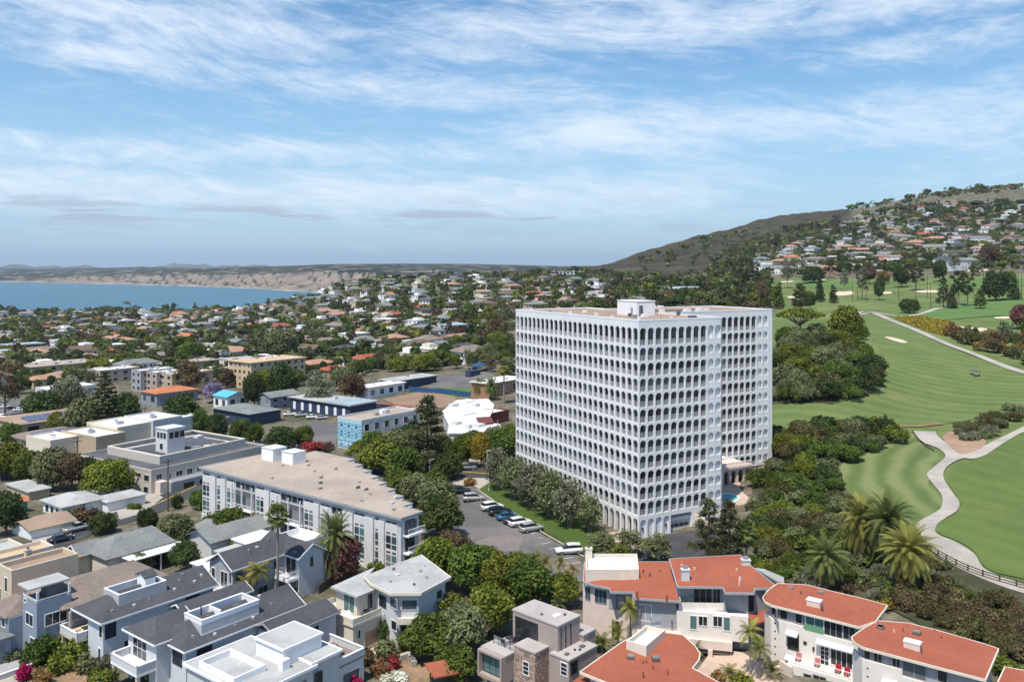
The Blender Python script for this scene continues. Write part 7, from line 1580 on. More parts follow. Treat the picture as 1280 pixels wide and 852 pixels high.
# ---------------------------------------------------------------- named trees of the near ground
for a in(('domed',137,622,68,50,'lime','round yellow-green tree before the lookout-tower office'),('broad',66,613,46,54,'olive','olive-green tree left of the brownish tree, beyond the wide white bungalow'),('broad',90,612,42,47,'brown','brownish tree left of the round yellow-green tree by the tower office'),('broad',38,606,40,44,'mid','mid-green tree behind the grey shed roof near the left edge'),('broad',112,610,28,40,'dark','dark slim-crowned tree touching the left side of the tower office'),('broad',12,598,44,46,'lime','yellow-green tree beside the dark timber wall at the left edge'),('domed',14,557,34,30,'mid','bright round tree by the solar-panelled roof at the left edge'),('broad',8,668,42,54,'dark','dark shrubby tree left of the tan garage'),('domed',128,666,36,27,'dark','dark dense round bush-tree beside the silver pickup'),('shrub',106,653,34,24,'brown','brownish shrub before the wide white bungalow'),('shrub',92,648,22,16,'olive','olive shrub at the porch of the wide white bungalow'),('shrub',168,636,18,10,'mid','small clipped green shrub beside the forecourt of the tower office'),('broad',218,690,46,48,'olive','olive tree right of the white patio canopy'),('broad',184,668,26,34,'dark','dark tree on the verge behind the grey bungalow roof'),('broad',224,680,32,38,'mid','green tree left of the slate-grey gable roof'),('broad',232,714,36,40,'dark','dark tree in shade between bungalow and gabled house'),('shrub',204,704,34,20,'mid','leafy shrub beneath the end of the white patio canopy'),('shrub',110,700,26,16,'mid','green shrub before the cream bungalow with the hip roof'),('shrub',180,690,18,14,'rust','rust shrub under the white patio canopy'),('shrub',222,635,22,20,'dark','dark shrub at the foot of the tall utility pole'),('domed',250,636,26,26,'mid','small green tree at the far end of the apartment block'),('broad',288,676,46,42,'mid','fresh green tree before the middle of the apartment facade'),('shrub',262,660,40,24,'mid','broad green shrub between slate roof and apartment facade'),('airy',312,674,32,34,'brown','thin brownish tree before the apartment facade, beside the fresh green one'),('tall_fan_palm',347,754,34,126,'palm','tall slim fan palm standing before the gabled house'),('queen_palm',322,762,42,66,'palmy','yellowing feather palm at the foot of the gabled house'),('queen_palm',307,766,30,50,'palmy','smaller yellow feather palm left of the gabled house palm pair'),('date_palm',418,730,54,100,'palm','feather palm with arching crown against the apartment facade'),('broad',430,730,42,62,'plum','plum-red tree between the gabled house and the apartment block'),('shrub',365,748,24,16,'lime','lime-green shrub below the slim palm trunk'),('shrub',470,714,24,18,'lime','yellow-green shrub at the foot of the apartment end'),('domed',484,706,26,18,'mid','small round tree under the apartment end balconies'),('shrub',385,738,26,12,'dark','dark low shrub along the side of the gabled house'),('shrub',60,826,50,42,'mid','big leafy hedge shrub below the blue-grey house patio'),('shrub',42,832,42,36,'mid','leafy hedge shrub above the magenta bougainvillea'),('shrub',80,812,44,36,'mid','leafy hedge shrub at the corner of the blue house tower'),('shrub',92,828,44,42,'lime','yellow-green shrub under the cream-pillared balcony'),('shrub',76,840,40,28,'lime','yellow-green shrub at the top of the bare bank'),('shrub',108,840,34,26,'olive','olive shrub below the pale blue house wall'),('shrub',124,838,26,24,'grey','white-flecked grey shrub below the pale blue house'),('shrub',128,854,40,26,'lime','yellow-green shrub at the bottom edge before the twin house'),('shrub',28,850,30,26,'magenta','magenta bougainvillea at the bottom-edge terrace'),('shrub',50,856,30,22,'rust','rust-brown shrub beside the magenta bougainvillea'),('shrub',10,806,32,24,'dark','dark shrub by the white patio wall at the left edge'),('shrub',16,824,24,16,'olive','olive shrub by the lower steps at the left edge'),('shrub',232,772,22,14,'mid','green shrub between the two charcoal-roofed houses'),('shrub',262,752,24,14,'olive','olive shrub below the gabled house front'),('shrub',352,764,26,16,'lime','yellow-green shrub at the corner of the gabled house drive'),('shrub',398,775,20,14,'dark','dark shrub behind the cream garage'),('broad',175,716,26,26,'olive','small olive tree behind the taupe hip roof'),('shrub',60,700,22,16,'rust','rusty shrub by the long peach roofs'),('domed',300,690,30,22,'lime','low yellow-green hedge tree beside the slate-grey gable roof'),('shrub',482,800,26,40,'dark','dark climbing shrub on the wall beside the garage of the bay-fronted house'),('bird_palm',440,826,28,26,'palm','small garden palm beside the open garage'),('shrub',458,826,36,22,'brown','brownish hedge shrub along the paved drive'),('shrub',486,822,42,26,'olive','olive hedge shrub below the bay-fronted house'),('shrub',512,812,40,26,'mid','green hedge shrub under the bay window'),('shrub',474,842,30,20,'rust','rust-red shrub left of the red bougainvillea'),('shrub',490,836,24,20,'red','red bougainvillea above the bare bank'),('shrub',440,858,34,22,'magenta','magenta bougainvillea at the bottom edge by the paved drive'),('shrub',492,856,46,18,'white','white-flowered shrub at the bottom edge'),('broad',538,824,62,58,'mid','green tree at the right of the bare bank, below the bay-fronted house'),('bare_shrub',592,812,64,58,'dead','leafless grey tree left of the stacked-cube house'),('broad',578,820,60,66,'olive','olive tree beneath the leafless grey tree'),('broad',612,792,62,62,'lime','yellow-green tree left of the cube house terrace'),('airy',562,790,60,52,'lime','loose yellow-green tree right of the bay-fronted house'),('broad',572,852,56,46,'mid','green tree at the bottom edge left of the cube house'),('shrub',545,770,34,20,'dark','dark shrub against the side of the bay-fronted house'),('broad',545,735,62,64,'lime','yellow-green tree behind the bay-fronted house, below the apartment end'),('broad',590,742,62,62,'mid','rounded green tree in the thicket below the parking lot'),('broad',628,752,60,60,'lime','yellow tree in the middle of the thicket below the parking lot'),('broad',660,760,58,60,'mid','green tree with palms behind, left of the cream roof deck'),('broad',566,710,50,46,'brown','brownish tree at the left edge of the parking lot'),('broad',610,718,46,34,'lime','low yellow-green tree along the lower edge of the parking lot'),('broad',650,724,46,34,'mid','low green tree along the lower edge of the parking lot'),('queen_palm',622,724,26,34,'palmy','yellow feather palm in the thicket below the patched asphalt'),('queen_palm',654,752,24,58,'palmy','slim feather palm below the parking lot, left of two others'),('queen_palm',682,752,26,66,'palmy','feather palm with tan crown nearest the cream roof deck'),('queen_palm',670,740,24,58,'palm','feather palm behind the tan-crowned palm'),('queen_palm',700,742,24,52,'palmy','feather palm at the lower corner of the parking lot'),('queen_palm',716,748,26,50,'dry','brown-fronded palm beside the curved plaster front'),('broad',704,758,40,44,'lime','yellow-green tree left of the curved plaster front'),('bird_palm',698,766,26,28,'palm','garden palm behind the cube house roof'),('queen_palm',788,812,32,70,'palmy','palm with rusty fronds in the court of the terracotta townhouses'),('bird_palm',772,812,30,42,'palmy','yellowing garden palm left of the rusty-fronded palm'),('bird_palm',752,816,34,30,'palm','garden palm right of the cube house'),('shrub',742,812,30,22,'mid','green shrub between cube house and palm court'),('queen_palm',859,808,30,74,'palm','green feather palm before the joint of two terracotta roofs'),('bird_palm',868,822,26,26,'palm','spiky garden palm at the paved court, below the green feather palm'),('queen_palm',938,846,38,76,'palmy','bushy feather palm before the rounded townhouse end'),('queen_palm',950,852,34,58,'palm','lower feather palm beside the bushy one'),('bird_palm',965,852,30,34,'palm','garden palm under the small awning'),('bird_palm',912,850,30,24,'palmy','small yellow garden palm at the bottom edge of the paved court'),('shrub',895,854,30,22,'rust','rust shrub at the bottom of the paved court'),('shrub',925,858,40,22,'lime','yellow-green shrub at the bottom edge of the paved court'),('pine',534,596,62,104,'pine','tall dark pine rising behind the apartment block'),('broad',478,592,56,44,'lime','yellow-green tree left of the tall dark pine'),('broad',505,604,50,46,'mid','green tree at the foot of the tall dark pine'),('broad',455,590,36,26,'olive','small olive tree behind the apartment roof'),('broad',520,632,42,40,'olive','olive tree along the stepped rear of the apartments'),('broad',545,648,52,50,'olive','grey-olive tree at the mouth of the parking lot'),('broad',552,672,58,52,'dark','dark round tree between the apartment end and the parking lot'),('broad',500,620,40,34,'mid','mid-green tree behind the middle roof steps'),('shrub',586,606,22,12,'rust','rusty shrub on the island at the lot entrance'),('olive_tree',622,612,44,54,'grey','grey-green olive nearest the street in the row along the tower'),('olive_tree',642,623,50,56,'olive','second olive from the street in the row along the tower'),('olive_tree',665,635,52,60,'grey','third olive from the street in the row along the tower'),('olive_tree',688,647,54,62,'olive','fourth olive from the street in the row along the tower'),('olive_tree',712,659,54,62,'grey','fifth olive from the street, pale stems showing, along the tower'),('olive_tree',738,665,38,50,'olive','small olive at the tower arcade, last of its row'),('broad',470,575,44,36,'mid','green tree between the striped school and the tall dark pine'),('broad',498,580,50,44,'olive','olive tree left of the tall dark pine crown'),('broad',560,600,40,36,'dark','dark tree at the right foot of the tall dark pine'),('broad',452,576,36,26,'lime','low yellow-green tree by the striped school'),('domed',540,622,44,36,'mid','green tree beside the black suv at the lot entrance'),('broad',592,568,40,30,'mid','green tree behind the golden street tree'),('broad',618,566,36,34,'olive','olive tree between school roofs and golden tree'),('broad',510,560,36,30,'dark','dark tree behind the olive one, left of the tall pine'),('airy',752,698,52,36,'olive','grey shrubby tree behind the cream roof deck'),('airy',786,694,48,34,'olive','grey shrubby tree before the corner of the tower'),('airy',822,702,50,36,'olive','shrubby tree between the garage drive and the terracotta roof'),('airy',775,706,40,28,'lime','yellowish shrubby tree above the terracotta roof with the deck'),('pine',886,704,46,84,'pine','dark pine right of the tower garage'),('pine',912,706,44,84,'pine','dark pine between the tower and the fan palm'),('fan_palm',933,704,30,58,'palm','pale fan palm beside the sandy scar'),('broad',578,584,26,42,'lime','yellowish street tree behind two parked cars'),('broad',602,584,30,44,'yellow','golden tree behind the street beside the tower'),('broad',630,582,40,46,'mid','green street tree touching the far edge of the tower'),('domed',638,604,24,18,'lime','low yellow-green tree by the far corner of the tower'),('broad',556,582,26,38,'mid','street tree right of the tall dark pine'),('broad',640,570,34,40,'lime','yellow-green tree at the far left edge of the tower'),('domed',226,540,46,50,'dark','largest round tree of the row beside the tower-office lot'),('domed',249,543,26,34,'mid','second tree of the row beside the tower-office lot'),('domed',270,547,30,32,'dark','third tree of the row beside the tower-office lot'),('domed',300,552,28,30,'mid','fourth tree of the row beside the tower-office lot'),('domed',319,555,26,28,'mid','fifth tree of the row beside the tower-office lot'),('broad',352,566,40,34,'dark','dark tree at the end of the lot, behind the white roof cubes'),('broad',378,560,30,28,'mid','green tree behind the apartment roof near the blue-striped school'),('shrub',392,565,34,18,'red','red bougainvillea hedge by the blue-striped school'),('shrub',410,564,24,14,'plum','plum-red shrub before the blue-striped school'),('star_pine',131,550,52,88,'pine','tall tiered star pine above the white shop roofs'),('broad',104,548,50,52,'olive','olive tree left of the tiered star pine'),('broad',158,540,36,50,'dark','dark tree right of the tiered star pine'),('domed',55,530,50,44,'dark','broad dark tree behind the solar-panelled roof'),('broad',86,520,40,50,'grey','grey tree behind the broad dark tree'),('broad',70,548,24,34,'lime','small yellow-green tree beside the panelled roof'),('broad',92,545,50,24,'mid','low green tree along the back of the white shop roofs'),('gum',6,522,44,72,'brown','brown gum tree at the left edge above the small car lot'),('broad',352,505,40,52,'dark','dark tall tree left of the grey school roof'),('airy',400,512,46,52,'grey','thin grey tree behind the school rooms'),('broad',318,512,28,46,'dark','dark tree behind the blue-walled house'),('broad',267,503,26,26,'purple','purple-flowering jacaranda in the middle of town'),('broad',205,504,28,16,'purple','low purple-flowering jacaranda beside the orange roof'),('airy',238,492,46,46,'brown','brown thin tree right of the tan apartment terraces'),('domed',166,462,50,22,'mid','broad low green tree above the tan apartment terraces'),('broad',340,490,50,30,'lime','yellow-green tree before the cream four-storey block'),('broad',440,500,34,34,'brown','brownish tree left of the white modular hall'),('broad',428,488,30,30,'olive','olive tree behind the long grey school roof'),('domed',480,458,44,26,'dark','broad dark tree behind the school play yard'),('domed',500,464,30,20,'lime','lime-green tree behind the school play yard'),('domed',532,464,38,24,'lime','larger lime-green tree behind the school play yard'),('conifer',523,462,18,30,'dark','dark conifer between two lime-green trees'),('tall_fan_palm',630,505,22,48,'palmy','tall fan palm left of the tower, before the tan school wing'),('date_palm',614,500,24,32,'palm','feather palm beside the white school roofs'),('date_palm',600,496,22,26,'palm','smaller feather palm left of the tan school wing'),('broad',350,452,46,42,'olive','large olive tree right of the mid-town apartments'),('domed',240,452,40,26,'mid','green tree beyond the tan terraces'),):plant(*a)
for a in(('flat_pine',1000,428,66,46,'lime','bright flat-topped pine right of the tower roof'),('broad',1058,428,44,46,'lime','olive-yellow tree right of the flat-topped pine'),('domed',1077,424,18,18,'mid','small round tree at the edge of the fairway, right of the pines'),('domed',1137,392,25,20,'dark','lone dark round tree beside the driving range'),('date_palm',1076,706,62,96,'palmy','date palm with orange fruit stalks, farthest up the slope of four'),('date_palm',1110,712,76,104,'palm','largest date palm on the slope, second from the cart path'),('date_palm',1136,736,80,84,'palmy','gold-skirted date palm nearest the cart path'),('date_palm',1033,738,58,72,'palm','grey-green date palm behind the terracotta roofs'),('fan_palm',938,580,18,34,'palm','slim palm beside the pool pavilion'),('shrub',1205,752,36,24,'mid','bright green shrub below the post-and-rail fence'),('shrub',1100,764,26,20,'yellow','golden shrub at the joint of two terracotta roofs'),('shrub',1262,850,50,30,'lime','yellow-green hedge beyond the lower terracotta corner'),):plant(*a)
# ---------------------------------------------------------------- scrub on the slopes
M_UNDER=patchy('low_ground_cover',(0.050,0.056,0.026),(0.088,0.080,0.048),0.25,1.4,.95,fine=.3,bump=.6)
sheet('ground_cover',[(942,668),(940,612),(958,585),(985,562),(1030,548),(1080,541),(1120,546),(1096,560),(1054,578),(1040,592),(1054,624),(1080,646),(1112,658),(1148,676),(1180,702),(1240,728),(1300,746),(1300,850),(1180,800),(1108,760),(1000,735),(960,722)],M_UNDER,.2,2.5)
sheet('ground_cover',[(964,505),(962,440),(990,425),(1040,425),(1080,440),(1104,464),(1104,484),(1085,496),(1040,506)],M_UNDER,.25,3)
def fill_poly(poly,spacing_px,rng,jitter=.4):
 xs=[p[0]for p in poly];ys=[p[1]for p in poly];out=[];y=min(ys);row=0
 while y<max(ys):
  x=min(xs)+(row%2)*spacing_px[0]/2
  while x<max(xs):
   a,b=x+rng.uniform(-jitter,jitter)*spacing_px[0],y+rng.uniform(-jitter,jitter)*spacing_px[1]
   if in_poly([a],[b],poly)[0]:out.append((a,b))
   x+=spacing_px[0]
  y+=spacing_px[1];row+=1
 return out
LEAFW=dict(mid='green',dark='dark green',lime='yellow-green',olive='olive',grey='grey-green',brown='brownish',brush='dull brown',pine='dark',rust='rusty')
def scatter(poly,sp,kinds,leaves,wr,hr,where,group,seed):
 r=random.Random(seed);pts=sorted(fill_poly(poly,sp,r),key=lambda p:p[1])
 for(u,v)in pts:
  k=r.choice(kinds);lf=r.choice(leaves);w=r.uniform(*wr)
  plant(k,u,v,w,w*r.uniform(*hr),lf,f'{LEAFW[lf]} {"shrub" if k in ("scrub", "shrub", "bare_shrub") else "tree"} {where}',group,auto=True)
scatter([(966,500),(968,455),(990,440),(1030,428),(1072,440),(1100,462),(1106,480),(1090,494),(1050,503),(1010,510),(985,508)],(15,10.5),('scrub','scrub','broad'),('olive','mid','olive','mid','lime','brush','dark'),(26,38),(.6,.85),'in the grove by the fairway','shrubs of the fairway grove',1)
scatter([(940,655),(945,612),(960,588),(990,566),(1030,552),(1078,545),(1122,552),(1098,563),(1056,580),(1040,592),(1052,622),(1074,646),(1108,658),(1148,668),(1165,690),(1120,712),(1060,722),(985,715),(945,700)],(18,11),('scrub','scrub','shrub','scrub','broad'),('mid','olive','dark','brush','olive','mid','lime','dark'),(22,40),(.5,.75),'on the golf-path slope','shrubs on the slope below the golf path',2)
scatter([(958,562),(985,548),(1040,541),(1085,540),(1118,546),(1085,556),(1030,560),(985,575)],(15,8),('broad','scrub'),('dark','mid','brush','olive','lime'),(26,36),(.7,1.0),'along the fairway edge','trees along the lower fairway edge',3)
scatter([(1108,752),(1150,742),(1225,752),(1290,770),(1290,836),(1250,818),(1180,786),(1120,770)],(19,11),('scrub','shrub','scrub'),('brown','brush','brush','brown','plum')if False else('brown','brush','brush','brown'),(26,40),(.55,.8),'under the rail fence','brown shrubs on the bank under the fence',4)
scatter([(1170,425),(1195,418),(1240,425),(1280,415),(1310,420),(1310,468),(1262,450),(1225,438)],(13,8),('scrub','broad','shrub'),('brush','brown','mid','olive','rust'),(16,26),(.6,1.0),'above the upper cart path','shrubs above the upper cart path',5)
scatter([(1194,544),(1212,530),(1262,513),(1300,508),(1300,524),(1258,534),(1236,548),(1212,552)],(13,7),('scrub','shrub'),('brush','olive','grey'),(16,26),(.5,.7),'between the cart paths','shrubs between the cart paths',6)
scatter([(598,436),(606,402),(628,392),(641,396),(641,452),(615,458)],(11,7),('broad','scrub','airy'),('brush','olive','mid','lime','brown'),(16,26),(.6,1.0),'in the dry gully','trees in the gully left of the tower',7)
scatter([(972,440),(985,425),(1000,433),(1030,430),(1025,440),(990,452)],(15,8),('broad',),('dark','mid','olive'),(24,32),(.8,1.0),'under the flat-topped pine','trees under the flat-topped pine',8)
scatter([(985,718),(1060,724),(1165,694),(1205,728),(1190,748),(1110,752),(1010,742)],(17,9),('scrub','shrub','shrub','bare_shrub'),('brush','mid','grey','olive','brown'),(20,34),(.5,.75),'among the slope palms','shrubs among the slope palms',9)
scatter([(940,700),(985,716),(975,728),(935,716)],(16,9),('scrub','shrub'),('mid','olive','lime'),(22,32),(.5,.75),'behind the terracotta roofs','shrubs behind the terracotta roofs',10)
for i,(x,y,w,h,k,lf)in enumerate(((45,585,80,190,'gum','pine'),(110,590,60,120,'broad','brown'),(190,590,50,130,'conifer','mid'),(228,500,60,145,'gum','grey'),(285,600,80,130,'pine','pine'),(330,590,50,80,'broad','mid'),(372,560,45,125,'conifer','dark'),(432,565,44,90,'conifer','pine'),(345,475,110,80,'domed','dark'),(415,455,60,90,'gum','pine'),(482,515,46,110,'gum','grey'),(560,550,60,150,'gum','grey'),(592,480,60,90,'broad','brown'),(655,480,60,60,'broad','rust'),(638,552,50,100,'broad','dark'),(735,495,70,90,'broad','dark'),(800,510,80,120,'gum','pine'),(905,470,60,100,'broad','dark'),(990,575,70,160,'gum','pine'),(1030,580,70,165,'gum','dark'),(922,585,56,140,'pine','pine'),(960,590,46,110,'conifer','pine'),(1085,590,60,90,'pine','mid'),(1155,555,118,140,'domed','dark'),(1235,550,60,110,'conifer','dark'),(1130,405,100,100,'airy','brown'),(1080,445,50,70,'airy','olive'),(860,395,70,60,'broad','dark'),(760,400,60,60,'gum','pine'),(10,520,60,160,'gum','pine'),(80,480,60,110,'gum','dark'),(140,600,44,90,'pine','pine'),(1210,470,60,50,'broad','mid'),(970,430,60,90,'gum','olive'),(1270,680,90,110,'broad','plum'),(700,440,50,60,'broad','mid'),(300,440,50,60,'gum','grey'),(540,430,40,60,'conifer','pine'),(1060,440,40,60,'broad','olive'),(480,440,70,60,'broad','dark'))):
 plant(k,*uv('f',x,y),w/3.556,h/3.556,lf,f'{LEAFW.get(lf, "dark red")} {"conifer" if k in ("conifer", "pine") else "gum tree" if k == "gum" else "tree"} on the golf course','trees on the golf course',auto=True)
# ---------------------------------------------------------------- town buildings placed one by one
HOUSES=[]
def free(x,y,r):
 for(a,b,c)in HOUSES:
  if(a-x)**2+(b-y)**2<(r+c)**2:return False
 return True
def block(name,cat,u,vb,Wd,Ld,H,wm,rm,label,kind='flat',ang=G_ANG,rows=0,cols=(0,0),rise=1.6,par=True,wg=None,group=None):
 """a building whose near bottom corner is at pixel (u, vb): Wd metres along its right face, Ld along its left"""
 p=ground(u,vb);fr=Frame(p,ang);t=thing(name,label,cat,(p.x,p.y,p.z),group=group);USED.add(label.lower());z=p.z
 c=fr(Wd/2,Ld/2);HOUSES.append((c.x,c.y,max(Wd,Ld)*.5))
 walls(t,fr.rect(0,Wd,0,Ld),z-4,z+H,wm)
 if kind=='flat':
  MB().prism(fr.rect(.2,Wd-.2,.2,Ld-.2),z+H+.002,z+H+.12).build('roof',rm,t)
  if par:parapet(t,fr.rect(-.06,Wd+.06,-.06,Ld+.06),z+H-.2,z+H+.55,wm,.3)
 elif kind=='slab':slab_roof(t,fr.rect(0,Wd,0,Ld),z+H,.3,.7,rm)
 elif kind=='hip':a=min(Wd,Ld)/2;pitched(t,fr,0,Wd,0,Ld,z+H+.05,rise,rm,'x' if Wd>Ld else 'y',a,a,.6)
 else:
  pitched(t,fr,0,Wd,0,Ld,z+H+.05,rise,rm,'x' if Wd>Ld else 'y',0,0,.5)
  if Wd>Ld:gable_wall(t,fr,0,0,Ld,0,z+H,rise-.05,wm,'x')
  else:gable_wall(t,fr,0,0,Wd,0,z+H,rise-.05,wm,'y')
 fl,fq=Face(fr(0,Ld),fr(0,0)),Face(fr(0,0),fr(Wd,0))
 for f,n in((fl,cols[0]),(fq,cols[1])):
  for r in range(rows):
   for c_ in range(n):
    w=f.len/n;h=H/rows;opening(t,f,w*(c_+.28),w*(c_+.72),z+h*r+h*.3,z+h*r+h*.78,fm=wm if rnd.random()<.5 else M_FRAME,gm=wg or rnd.choice((M_GLASS,M_GLASS,M_GLASSB,M_GLASSG)))
 if kind in('flat','slab')and Wd*Ld>90:
  for _ in range(int(min(7,2+Wd*Ld/120))):
   x,y=rnd.uniform(1.5,Wd-3),rnd.uniform(1.5,Ld-3);s=rnd.uniform(.6,1.8);MB().prism(fr.rect(x,x+s,y,y+s*.8),z+H+.1,z+H+.3+rnd.uniform(.4,1.1)).build('roof_unit',rnd.choice((M_METAL,M_LGREY,M_WHITE)),t)
 return t,fr,z,fl,fq
M_NAVY=mat('navy_paint',(.035,.055,.10),.7,.1,2);M_PINKW=mat('pink_stucco',(.60,.34,.28),.85,.06,.8);M_BRICK=mat('tan_brick',(.36,.20,.12),.9,.15,2);M_ORW=mat('apricot_stucco',(.60,.33,.17),.85,.08,1)
M_PALEB=patchy('pale_blue_roof',(.33,.40,.44),(.27,.33,.37),.1,1,.8);M_SOLAR=glass('solar_glass',(.10,.12,.20),.15,.6)
t,fr,z,fl,fq=block('school_building','school',452,563,23,10,8.0,M_LGREY,M_FLATB,'school block with sky-blue striped end wall and buff flat roof',rows=2,cols=(0,6))
for k in range(9):
 q=MB();fl.slab(q,0,fl.len,z+.9*k+(.1 if k%2 else 0),z+.9*k+rs.uniform(.45,.8),.01,.03);q.build('painted_stripe',rs.choice((M_CYANP,mat('pale_cyan',(.36,.60,.68),.7,.1,1),M_CYANP)),t)
for r in range(3):
 for c_ in range(3):opening(t,fl,1.0+c_*3.1,2.3+c_*3.1,z+.6+r*2.55,z+2.1+r*2.55,fm=M_WHITE,gm=M_NAVY)
block('school_building','school',312,534,12.5,21,4.4,M_NAVY,M_SHGREY,'navy hall with low grey-green hip roof behind the row of trees','hip',rise=1.3)
t,fr,z,fl,fq=block('classroom_block','school',438,522,12,33,4.0,M_NAVY,M_FLATG,'long navy classroom block with grey flat roof and white doors','slab')
for k in range(7):q=MB();fl.slab(q,2+k*4.5,3.4+k*4.5,z,z+2.8,.01,.12);q.build('door',M_WHITE,t)
MB().prism(fr.rect(-.6,12.6,-.6,13),z+4.32,z+4.5).build('roof_panel',M_PALEB,t)
block('modular_hall','hall',460,499,20,7,4.4,M_WHITE,M_FLATW,'white modular hall with flat white roof beside the clay court','slab',rows=1,cols=(0,4))
block('school_building','school',494,489,25,9,4.0,M_NAVY,M_FLATG,'navy building with grey flat roof behind the white modular hall','slab')
gp=ground(585,540);rp=[at(*uv('m',*q),gp.z+4.2)for q in((500,242),(560,197),(690,192),(714,216),(698,262),(640,288),(735,294),(752,318),(690,332),(522,332),(528,300))]
t=thing('school_building','sprawling white-roofed school wing with maroon trim left of the tower','school',(gp.x,gp.y,gp.z));rp=[(q.x,q.y)for q in rp];walls(t,inset(rp,.4),gp.z-3,gp.z+4.0,M_LGREY);MB().prism(rp,gp.z+4.02,gp.z+4.3).build('roof',M_FLATW,t);HOUSES.append((gp.x,gp.y+12,20))
for(x,y,w,d,h)in((545,225,3,2,.9),(600,210,5,4,.6),(640,225,2,2,1.0),(590,262,6,5,.5),(560,300,2.5,2,.9),(650,310,3,2,.8),(610,315,1.6,1.4,1.1),(670,240,4,3,.5)):
 q=at(*uv('m',x,y),gp.z+4.3);MB().prism(Frame(q).rect(0,w,0,d),gp.z+4.3,gp.z+4.3+h).build('roof_unit',M_WHITE if w>3 else M_LGREY,t)
q=[at(*uv('m',*k),gp.z+5.0)for k in((640,265),(700,262),(712,285),(660,292))];MB().prism([(k.x,k.y)for k in q],gp.z+4.31,gp.z+4.9).build('maroon_roof',M_MAROON,t)
block('school_building','school',614,532,9,8,3.4,M_MAROON,M_FLATW,'small school wing with maroon walls nearest the tower')
block('school_building','school',612,498,22,9,5.5,M_BRICK,M_FLATW,'tan brick school wing with pale roof at the edge of the tower','slab',rows=1,cols=(0,5))
p=ground(600,464);t=thing('shade_canopy','bright blue hipped shade canopy on the school yard','canopy',p);fr=Frame(p,.6);pitched(t,fr,-3.2,3.2,-3.2,3.2,p.z+3,1.2,M_BLUEP,'x',3.2,3.2,.3)
for a in(-2.8,2.8):
 for b in(-2.8,2.8):MB().tube((*fr(a,b),p.z-.3),(*fr(a,b),p.z+3),.12).build('post',M_WHITE,t)
block('storage_container','container',588,472,7,3,2.8,M_NAVY,M_NAVY,'navy storage container on the school yard below the blue canopy',par=False)
block('apartment_building','apartment building',314,486,30,17,11.5,M_ORW if False else mat('buff_stucco',(.60,.46,.30),.85,.06,1),M_FLATP,'cream four-storey apartment block with buff flat roof in mid-town','slab',rows=4,cols=(5,8))
for k,(u,v,w,l,h,wm,lab)in enumerate(((176,490,16,8,9,M_GREYW,'grey apartment terrace with white roof, left of its group of three'),(196,491,12,9,8.5,M_TAUPE,'taupe apartment terrace with white roof, middle of its group of three'),(215,492,20,10,8,M_TAN,'tan apartment terrace with white roof, right of its group of three'))):
 block('apartment_building','apartment building',u,v,w,l,h,wm,M_FLATW,lab,rows=3,cols=(2,3))
